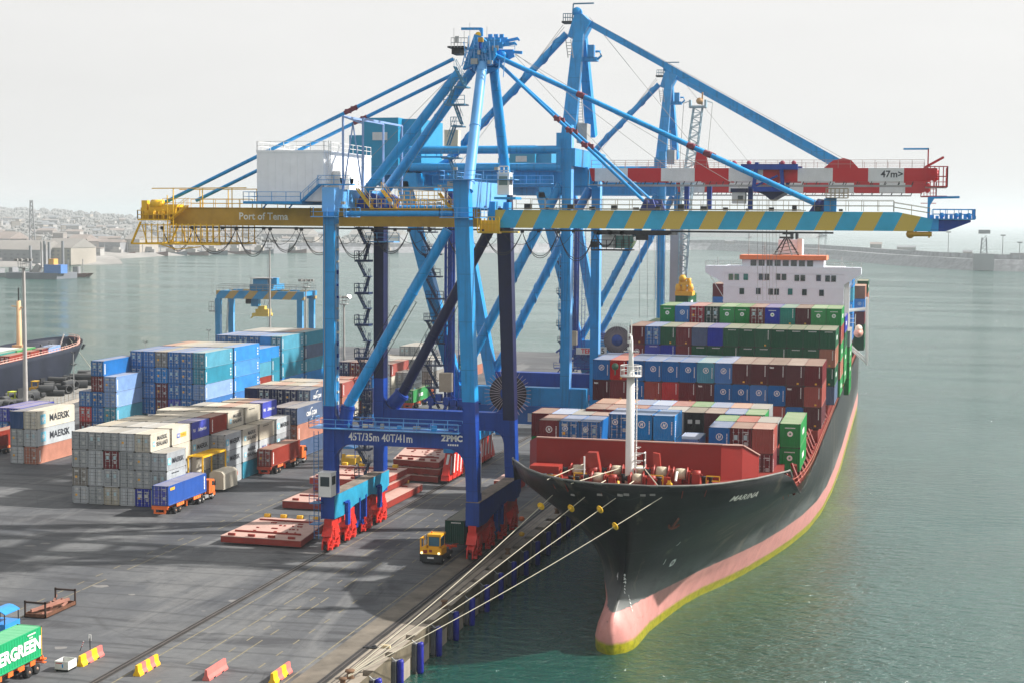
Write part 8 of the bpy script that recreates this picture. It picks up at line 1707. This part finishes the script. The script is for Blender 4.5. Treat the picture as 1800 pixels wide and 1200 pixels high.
# ------------------------------------------------------------- rubber tyred gantry
def rtg(Y):
    t = thing('yard_gantry_crane', 'blue rubber tyred gantry crane with striped beam behind the container stacks', 'gantry crane', (PY(460, 560, Y).x, Y, 0))
    GST = stripes('gantry_stripes', (.03, .24, .48), (.40, .28, .10), 5.2, .9, .55, 0.)
    GB_ = P('gantry_blue', .03, .24, .48, rough=.5, var=.12, rust=.1); Y2 = Y+8
    xs = [PY(382, 540, Y).x, PY(526, 540, Y).x]; zt = PY(450, 512, Y).z; zb_ = PY(450, 526, Y).z
    for Yq in (Y, Y2):
        MB().box(xs[0]-.3, xs[1]+1.2, Yq, Yq+1.2, zb_, zt).build('beam', GST, t)
        for i, x in enumerate(xs): MB().prism([(x-.6, 0), (x+.5, 0), (x+.8, zb_), (x-.7, zb_)], 'y', Yq+.1, Yq+1.1).box(x+.7, x+.74, Yq+.12, Yq+1.08, 3, zb_-.2, 1).build('leg', [GB_, LBLUE], t)  # pale strip on each leg paints its sunward side as lit
    for x in xs: MB().box(x-.6, x+.6, Y-1.5, Y2+2.5, 1.2, 2.2).build('sill_beam', GB_, t); MB().box(x-.5, x+.5, Y+1, Y2, zt-1.2, zt-.2).build('end_beam', GB_, t); [wheel(x, yy, .8, .6, t) for yy in (Y-1, Y+1.5, Y2-.5, Y2+2)]
    m = MB(); m.rail((xs[0], Y-.1, zt), (xs[1]+1, Y-.1, zt), 1.3, 0, .05); m.rail((xs[0], Y2+1.3, zt), (xs[1]+1, Y2+1.3, zt), 1.3, 0, .05); m.beam((xs[0]+1, Y-.2, zt+1.7), (xs[1]+.6, Y-.2, zt+1.7), .12); m.build('railing', GREYM, t)
    a, b_ = PY(438, 510, Y), PY(476, 510, Y); m = MB(); m.box(a.x, b_.x, Y+.2, Y2+1, zt+.2, zt+1.6); m.box(a.x+.8, b_.x-1, Y+.5, Y2, zt+1.6, zt+3); m.box(b_.x-.4, b_.x+1.4, Y+.5, Y+2, zt+1.6, zt+3.4); m.build('trolley', GB_, t)
    m = MB(); m.beam((a.x+.5, Y, zt+1.6), (a.x+.5, Y, PY(445, 489, Y).z), .12); m.beam((b_.x, Y, zt+1.6), (b_.x, Y, PY(445, 489, Y).z), .12); m.box(a.x+.3, b_.x+.3, Y, Y+5, PY(445, 490, Y).z, PY(445, 488.5, Y).z); m.build('trolley_shelter', GREYM, t)
    c_ = PY(433, 528, Y+3); MB().box(c_.x, c_.x+2.2, Y+2.5, Y+4.8, PY(433, 534, Y+3).z, zt-.6).build('operator_cab', DKM, t)
    MB().beam((a.x+.5, Y+3, zt-1), (a.x+.5, Y+3, zb_-2), 2.0, 1.5).build('cab_support', GB_, t)
    s = PY(460, 556, Y+3); m = MB(); m.box(s.x-2.2, s.x+2.2, Y+2, Y+5, s.z, s.z+.8); m.box(s.x-1.4, s.x+2.0, Y+2.3, Y+4.6, s.z+.8, s.z+1.8); m.box(s.x-.8, s.x+1.0, Y+2.5, Y+4, s.z+1.8, s.z+2.6); m.beam((s.x-2.2, Y+3, s.z+.1), (s.x-2.9, Y+3, s.z-.5), .3); m.beam((s.x+2.2, Y+3, s.z+.1), (s.x+2.9, Y+3, s.z+.3), .3); sp = m.build('spreader', P('spreader_yellow', .62, .46, .10, rough=.6, var=.15), t)
    m = MB()
    for dx in (-1.2, -.4, .5, 1.3): m.tube((s.x+dx, Y+3, s.z+2.2), (s.x+dx*2.0, Y+3, zb_+.1), .05, 4)
    m.build('hoist_ropes', DKM, t)
    for x in (PY(373, 500, Y).x, PY(552, 500, Y).x): MB().tube((x, Y, zt-1), (x, Y, PY(373, 489, Y).z), .06, 5).build('aerial', GREYM, t)
    m = MB(); m.stairs((xs[0]+1.4, Y+1, 3), (xs[0]+2.6, Y+1, zb_-1), .7, 0, (0, 1, 0), step=.8); m.box(xs[0]-2.0, xs[0]-.6, Y-.6, Y+1, PY(375, 548, Y).z, PY(375, 546, Y).z); m.rail((xs[0]-2.0, Y-.6, PY(375, 547, Y).z), (xs[0]-.6, Y-.6, PY(375, 547, Y).z), 2.4, 0, .06, 2, 3); m.build('gantry_stairs', GREYM, t)
rtg(372.)

# ------------------------------------------------------------- mobile harbour crane beyond the big cranes
Y = 332.; t = thing('mobile_harbour_crane', 'grey mobile harbour crane with pale lattice jib behind the tall cranes', 'crane', (PY(1190, 560, Y).x, Y, 0)); GT = P('tower_grey', .42, .42, .45, rough=.55, var=.06); LJ = P('lattice_blue_grey', .30, .42, .50, rough=.6)
a, b_ = PY(1177, 500, Y), PY(1199, 500, Y); MB().box(a.x, a.x+2.0, Y, Y+3, 4, PY(1180, 400, Y).z).box(b_.x-.8, b_.x, Y, Y+2, 4, PY(1180, 396, Y).z).build('tower', GT, t); MB().box(a.x-3, b_.x+3, Y-2, Y+8, 1.2, 5).build('base', GT, t)
m = MB(); B0 = PY(1198, 520, Y); B1 = PY(1206, 350, Y); B2_ = PY(1227, 190, Y)
def lattice(m, A, B_, wa, wb, n):
    for sx in (-1, 1):
        for sy in (-1, 1): m.beam(A+Vector((sx*wa, sy*wa, 0)), B_+Vector((sx*wb, sy*wb, 0)), .22)
    for i in range(n):
        u, v_ = i/n, (i+1)/n; p, q = A.lerp(B_, u), A.lerp(B_, v_); w1, w2 = wa+(wb-wa)*u, wa+(wb-wa)*v_; s = 1 if i % 2 else -1
        m.beam(p+Vector((s*w1, -w1, 0)), q+Vector((-s*w2, -w2, 0)), .14); m.beam(p+Vector((s*w1, w1, 0)), q+Vector((-s*w2, w2, 0)), .14); m.beam(p+Vector((-w1, -w1, 0)), p+Vector((w1, -w1, 0)), .12); m.beam(p+Vector((-w1, s*w1, 0)), q+Vector((-w2, -s*w2, 0)), .12); m.beam(p+Vector((w1, s*w1, 0)), q+Vector((w2, -s*w2, 0)), .12)
lattice(m, B0, B1, .7, 1.1, 18); lattice(m, B1, B2_, 1.1, .9, 18); m.build('lattice_jib', LJ, t)
m = MB(); m.box(B2_.x-1.7, B2_.x+1.7, Y-1.2, Y+1.2, B2_.z, B2_.z+.4); m.box(B2_.x-1.8, B2_.x-1.4, Y-1, Y+1, B2_.z, B2_.z+1.6); m.box(B2_.x+1.4, B2_.x+1.8, Y-1, Y+1, B2_.z, B2_.z+1.6); m.beam((B2_.x-1.8, Y, B2_.z+1.4), (B2_.x-3, Y, B2_.z+1), .15); m.beam((B2_.x+1.8, Y, B2_.z+1.4), (B2_.x+3, Y, B2_.z+1), .15); m.build('jib_head', LJ, t)
MB().lathe([(.7, -.3), (.7, .3)], (B2_.x+.3, Y, B2_.z+1.4), 12, axis='y').beam((B2_.x+.8, Y, B2_.z+.6), (B2_.x+.9, Y, B2_.z+3.2), .3).build('head_sheave', P('sheave_tan', .55, .33, .16), t)
m = MB()
for dx in (-3, 3): m.tube((B2_.x+dx, Y, B2_.z+1), (B2_.x+dx*.9-1.5, Y, B2_.z-22), .05, 4)
m.build('hoist_ropes', P('wire_rope', .25, .25, .24), t)
p = PY(1201, 519, 300); t = thing('container_spreader', 'yellow orange spreader gripping a green container above the ship', 'spreader', p)
m = MB(); m.box(p.x-1.6, p.x+1.7, 300, 304, p.z-.1, p.z+.7)
for dx in (-1.1, 0, 1.2): m.lathe([(.5, 0), (.62, .8), (.4, 1.5)], (p.x+dx, 301, p.z+.6), 10)
m.box(p.x-1.0, p.x+1.1, 300.5, 303, p.z+1.9, p.z+2.6); m.lathe([(.6, 0), (.75, .7), (.4, 1.3)], (p.x-.3, 301, p.z+2.5), 10); m.lathe([(.4, 0), (.45, 1.2)], (p.x+.9, 301, p.z+2.0), 8); m.build('spreader_body', P('spreader_orange', .75, .40, .03, rough=.5, var=.1), t)
container(p.x-1.5, 300, p.z-3.0, 12.19, 2.9, 'dark green', False, 'green container hanging from the yellow orange spreader', 'containers lifted by cranes', '', 'EG')
t = MB()
for px in (1124, 1138, 1150, 1155, 1160): a = PY(px, 405, 243); t.tube(a, PY(px, 560, 243), .03, 4)
tag(t.build('hoist_ropes', P('wire_rope', .25, .25, .24)), 'thin vertical hoist wires hanging between the tall cranes and the ship', 'wires')
t = MB()
for px in (1331, 1340, 1347, 1352, 1358, 1364): a = PY(px, 345, 246); t.tube(a, PY(px+1, 528, 246), .028, 4)
tag(t.build('hoist_ropes', P('wire_rope', .25, .25, .24)), 'thin vertical hoist wires crossing in front of the ship bridge', 'wires')

# ------------------------------------------------------------- the left basin: fence, tyres, second ship
FW = P('fence_concrete', .36, .32, .27, rough=.9, var=.25, rust=.15); random.seed(17)
t = thing('perimeter_fence', 'low concrete and wire fence between the yard and the left basin', 'fence', (-178, 300, 0))
fx = lambda Y: -171.5-.142*(Y-275)
m = MB(); m.prism([(fx(236), 236), (fx(236)+.3, 236), (fx(380)+.3, 380), (fx(380), 380)], 'z', 0, .7); m.build('fence_base', FW, t)
m = MB(); m2 = MB()
for i in range(70): Y = 236+i*2.1; m.beam((fx(Y)+.15, Y, .7), (fx(Y)+.15, Y, 2.3), .12)
for z in (1.1, 1.6, 2.1): m2.beam((fx(236)+.15, 236, z), (fx(380)+.15, 380, z), .05)
m.build('fence_post', FW, t); m2.build('fence_wire', GREYM, t)
# basin road surface strip lighter than the yard
mb = MB(); mb.add([(fx(230)-1, 230, .006), (fx(400)-1, 400, .006), (LE(400)+1.2, 400, .006), (LE(230)+1.2, 230, .006)], [(0, 1, 2, 3)][::-1]); struct(mb.build('basin_road', P('pale_concrete', .26, .25, .23, rough=.9, var=.3, scale=.2)))
BR = P('fender_rubber', .03, .032, .036, rough=.8, var=.4, scale=1.2, dust=.35, dcol=(.20, .20, .19)); nf = 0
src = None
for k in range(42):
    u = k/41; Y = 296+u*58; x = LE(Y)+random.uniform(2.2, 8); tall = 44 > k > 14 and k % 3 == 0; z = .95+(1.5 if tall else 0); r = random.uniform(.7, 1.15); L_ = random.uniform(2, 5.5); rz = random.uniform(-.5, .7)+(1.2 if k % 4 == 0 else 0)
    if src is None:
        src = MB().lathe([(.55, -.5), (.95, -.5), (1.0, -.45), (1.0, .45), (.95, .5), (.55, .5), (.55, .4), (.50, 0), (.55, -.4)], (0, 0, 0), 16, 0, 'x').build('rubber_fender', BR); o = src
    else: o = src.copy(); COL.objects.link(o)
    o.location = (x, Y, r if not tall else r+1.5); o.scale = (L_, r, r); o.rotation_euler = (0, 0, rz)
    tag(o, 'old black rubber fender roll in the heap on the left quay, no closer look tells it apart', 'rubber fender', 'heap of old rubber fenders on the left quay')
    o['label'] = 'old black rubber cylinder fender in the heap on the left quay'
for (px, py, c, lb_) in ((60, 692, BYEL, 'small yellow forklift working by the fender heap'), (19, 712, P('lime_yellow', .55, .62, .03), 'lime yellow machine at the left edge by the fence')):
    p = PZ(px, py); t = thing('forklift', lb_, 'forklift', p); MB().box(p.x-1.3, p.x+1.3, p.y, p.y+2.8, .5, 1.5).box(p.x-.9, p.x-.7, p.y+.3, p.y+.5, 1.5, 2.9).box(p.x+.7, p.x+.9, p.y+.3, p.y+.5, 1.5, 2.9).box(p.x-1.0, p.x+1.0, p.y+.2, p.y+2.2, 2.8, 2.95).build('body', c, t); MB().box(p.x+1.3, p.x+1.55, p.y+.3, p.y+2.4, .1, 3.6).box(p.x+1.5, p.x+3.0, p.y+.5, p.y+.7, .1, .25).box(p.x+1.5, p.x+3.0, p.y+1.8, p.y+2.0, .1, .25).build('mast', DKM, t)
    for s in (-.9, .9):
        for yy in (.2, 2.6): wheel(p.x+s, p.y+yy, .42, .3, t)
# second ship: bow points away to the upper right
th = math.atan2(.17, .985); d = Vector((-math.sin(th), math.cos(th), 0)); nrm = Vector((d.y, -d.x, 0)); BOW = Vector((-219.5, 386, 0))
s2 = thing('cargo_ship', 'dark blue hulled cargo ship with tan mast moored at the left edge', 'ship', (BOW-d*60)+Vector((0, 0, WZ)))
lev2 = [(-4.6, 6, 0.0), (-3.5, 5.6, .1), (-1, 4.2, .2), (2, 2.6, .4), (4, 1.4, .7), (6.2, 0, 1.0), (7.3, -.4, 1.1)]
ds = [0, 1, 2.5, 5, 9, 14, 20, 28, 40, 60, 90, 118, 122]; v = []; fcs = []
for sg in (1, -1):
    for z, rk, fl in lev2:
        for dd in ds:
            hb = 9.6*min(1, (dd/ (34-13*fl)))**(.62-.14*fl)+.15
            if dd > 100: hb *= 1-((dd-100)/22)**2*.35
            p = BOW-d*(rk+dd)+nrm*sg*hb; v.append((p.x, p.y, z+(0 if z < 5 or dd > 30 else .9*(1-dd/30))))
ng, nd2 = len(lev2), len(ds); g2 = lambda s, i, j: s*ng*nd2+i*nd2+j
for s in (0, 1):
    for i in range(ng-1):
        for j in range(nd2-1): q = (g2(s, i, j), g2(s, i, j+1), g2(s, i+1, j+1), g2(s, i+1, j)); fcs.append(q if s == 0 else q[::-1])
for i in range(ng-1): fcs.append((g2(1, i, 0), g2(0, i, 0), g2(0, i+1, 0), g2(1, i+1, 0)))
H2 = P('second_hull_navy', .014, .018, .032, rough=.5, var=.3, rust=.15, streak=True, scale=.15, spec=.15, rcol=(.06, .045, .04)); PB = P('second_boot_top', .55, .22, .18, rough=.6, var=.1)
hm2 = MB(); hm2.add(v, fcs, 0, True); hm2.m = [1 if max(v[a][2] for a in f_) <= -.9 else 0 for f_ in fcs]; o2 = hm2.build('hull', [H2, PB], s2); md = o2.modifiers.new('thickness', 'SOLIDIFY'); md.thickness = .15; md.offset = -1
m = MB(); dv = []
for dd in ds: hb = 9.6*min(1, (dd/21))**.5; p = BOW-d*dd; dv += [tuple(p-nrm*(hb-.2)+Vector((0, 0, 5.4))), tuple(p+nrm*(hb-.2)+Vector((0, 0, 5.4)))]
m.add(dv, [(2*i, 2*i+2, 2*i+3, 2*i+1) for i in range(len(ds)-1)]); m.build('deck', P('second_deck_pink', .38, .18, .14, rough=.8, var=.2), s2)
m = MB(); o3 = [BOW-d*dd+nrm*(9.6*min(1, dd/21)**.5-.05)+Vector((0, 0, 7.45+.9*max(0, 1-dd/30))) for dd in ds[:-2]]; m.path(o3, .13, 5); m.path([p+Vector((0, 0, .55)) for p in o3], .06, 4)
for dd in range(1, 100, 2): m.beam(BOW-d*dd+nrm*(9.6*min(1, dd/21)**.5-.1)+Vector((0, 0, 7.3)), BOW-d*dd+nrm*(9.6*min(1, dd/21)**.5-.1)+Vector((0, 0, 8.1+.9*max(0, 1-dd/30))), .1)
m.build('bulwark_rail', P('second_rail_pink', .60, .36, .30, rough=.7), s2)
def s2p(dd, off, z): p = BOW-d*dd+nrm*off; return Vector((p.x, p.y, z))
m = MB(); random.seed(6)
for k in range(40): a = s2p(random.uniform(2, 24), random.uniform(-6, 6)*min(1, 1), 5.4); m.beam(a, a+Vector((random.uniform(-1, 1), random.uniform(-1, 1), random.uniform(.3, 1.6))), random.uniform(.2, .8))
m.build('deck_machinery', P('second_gear', .05, .06, .07, rough=.7, var=.4), s2)
mt = PY(34, 605, s2p(26, 0, 0).y); mz = PY(34, 523, mt.y).z; m = MB(); m.lathe([(.9, 0), (.7, 2), (.55, mz-6.5)], (mt.x, mt.y, 5.6), 12); m.box(mt.x-1.4, mt.x+1.4, mt.y-1.2, mt.y+1.2, 5.5, 8); m.beam((mt.x-2, mt.y, mz-2.2), (mt.x+1.2, mt.y, mz-2.6), .3); m.build('mast', P('mast_tan', .62, .40, .22, rough=.6), s2); MB().tube((mt.x, mt.y, mz-1), (mt.x, mt.y, PY(34, 506, mt.y).z), .2, 6).build('mast_top', DKM, s2)
a = s2p(10, 1, 6); MB().tube(a, a+Vector((1.4, 0, 3.6)), .16, 6).build('bow_davit', WHT, s2)
for k, (dd, off, c, L_) in enumerate(((58, 4.2, 'brick red', 12.19), (58, 1.7, 'teal', 12.19), (38, 4.4, 'maroon', 6.06), (34, 4.6, 'pale blue', 6.06), (48, 2, 'green', 12.19), (46, 4.6, 'brick red', 6.06), (30, 4.0, 'pale blue', 6.06))):
    p = s2p(dd, off, 5.45); container(p.x, p.y, 5.45+(.4 if k in (1, 4) else 0), L_, 2.6, c, True, '%s container on the deck of the left edge ship, %s from its stern' % (c, ORD[k]), 'containers on the left edge ship', rz=th)
m = MB(); a = s2p(40, -3, 5.4); m.box(a.x-8, a.x+2, a.y-20, a.y+6, 5.4, 8.0); m.build('deck_house', P('second_white', .62, .64, .62, rough=.6), s2)
m = MB(); a0 = s2p(1.0, .5, 7.8); m.tube(a0, (a0.x+26, a0.y-32, 1.0), .06, 5); tag(m.build('mooring_line', ROPE), 'thin rope from the left ship bow down to the far quay', 'rope')

# ------------------------------------------------------------- small things on the quay edge
p = Vector((-47.0, 141.5, 0)); t = thing('broken_timber', 'short pale timber beam lying on the quay beside dark scrap', 'timber', p); MB().cbox((p.x-.4, p.y, .15), .9, .35, .28).build('beam', P('pale_timber', .55, .45, .28, rough=.8), t); MB().cbox((p.x-1.8, p.y-.5, .06), 1.3, .4, .12).cbox((p.x-1.5, p.y-.2, .1), .3, .5, .18).build('scrap', DKM, t)
for k, yy in enumerate((158.5, 186, 214)): o = MB().lathe([(.4, 0), (.26, .15), (.25, .5), (.4, .6), (.36, .7)], (-46.6, yy, 0), 12).build('mooring_bollard', P('bollard_rust', .16, .09, .05)); tag(o, 'single quay edge bollard, %s beyond the bow lines' % ORD[k], 'bollard')
for k, (px, py) in enumerate(((917, 911), (917, 938))):
    p = PX(px, py, -46.8); o = MB().lathe([(.1, -.3), (.35, -.15), (.4, .1), (.2, .3)], (p.x, p.y, max(.4, p.z)), 10).build('mooring_buoy', BYEL if k else ORNG); tag(o, ['small orange buoy hanging by the shaded quay edge under the bow', 'small yellow buoy by the shaded quay edge under the bow'][k], 'buoy')

# ------------------------------------------------------------- the smallest far boxes become one mass
bpy.context.view_layer.update()
mass = [o for o in bpy.data.objects if o.get('nc') in MASS and o.name.startswith('shipping_container')]
mm_ = MB(); ml = []
for o in mass:
    for q in [o]+list(o.children):
        mw = q.matrix_world.copy(); mp_ = []
        for s in q.material_slots:
            if s.material not in ml: ml.append(s.material)
            mp_.append(ml.index(s.material))
        b0 = len(mm_.v); mm_.v += [tuple(mw @ v.co) for v in q.data.vertices]
        for p in q.data.polygons: mm_.f.append(tuple(b0+i for i in p.vertices)); mm_.m.append(mp_[min(p.material_index, len(mp_)-1)]); mm_.sm.append(False)
for o in mass:
    for q in list(o.children): bpy.data.objects.remove(q)
    bpy.data.objects.remove(o)
if ml: struct(mm_.build('far_containers', ml), 'stuff')
# ------------------------------------------------------------- haze
m = MB(); m.box(-8000, 5200, -90, 15500, WZ-1.2, 128); hz = m.build('haze', []); struct(hz, 'stuff')
hmz = bpy.data.materials.new('haze_air'); hmz.use_nodes = True; n = hmz.node_tree; n.nodes.remove(n.nodes['Principled BSDF']); pv = n.nodes.new('ShaderNodeVolumePrincipled'); pv.inputs['Color'].default_value = (.88, .95, 1.0, 1); pv.inputs['Density'].default_value = HAZE_D; pv.inputs['Anisotropy'].default_value = .4
n.links.new(pv.outputs[0], n.nodes['Material Output'].inputs['Volume']); hz.data.materials.clear(); hz.data.materials.append(hmz)
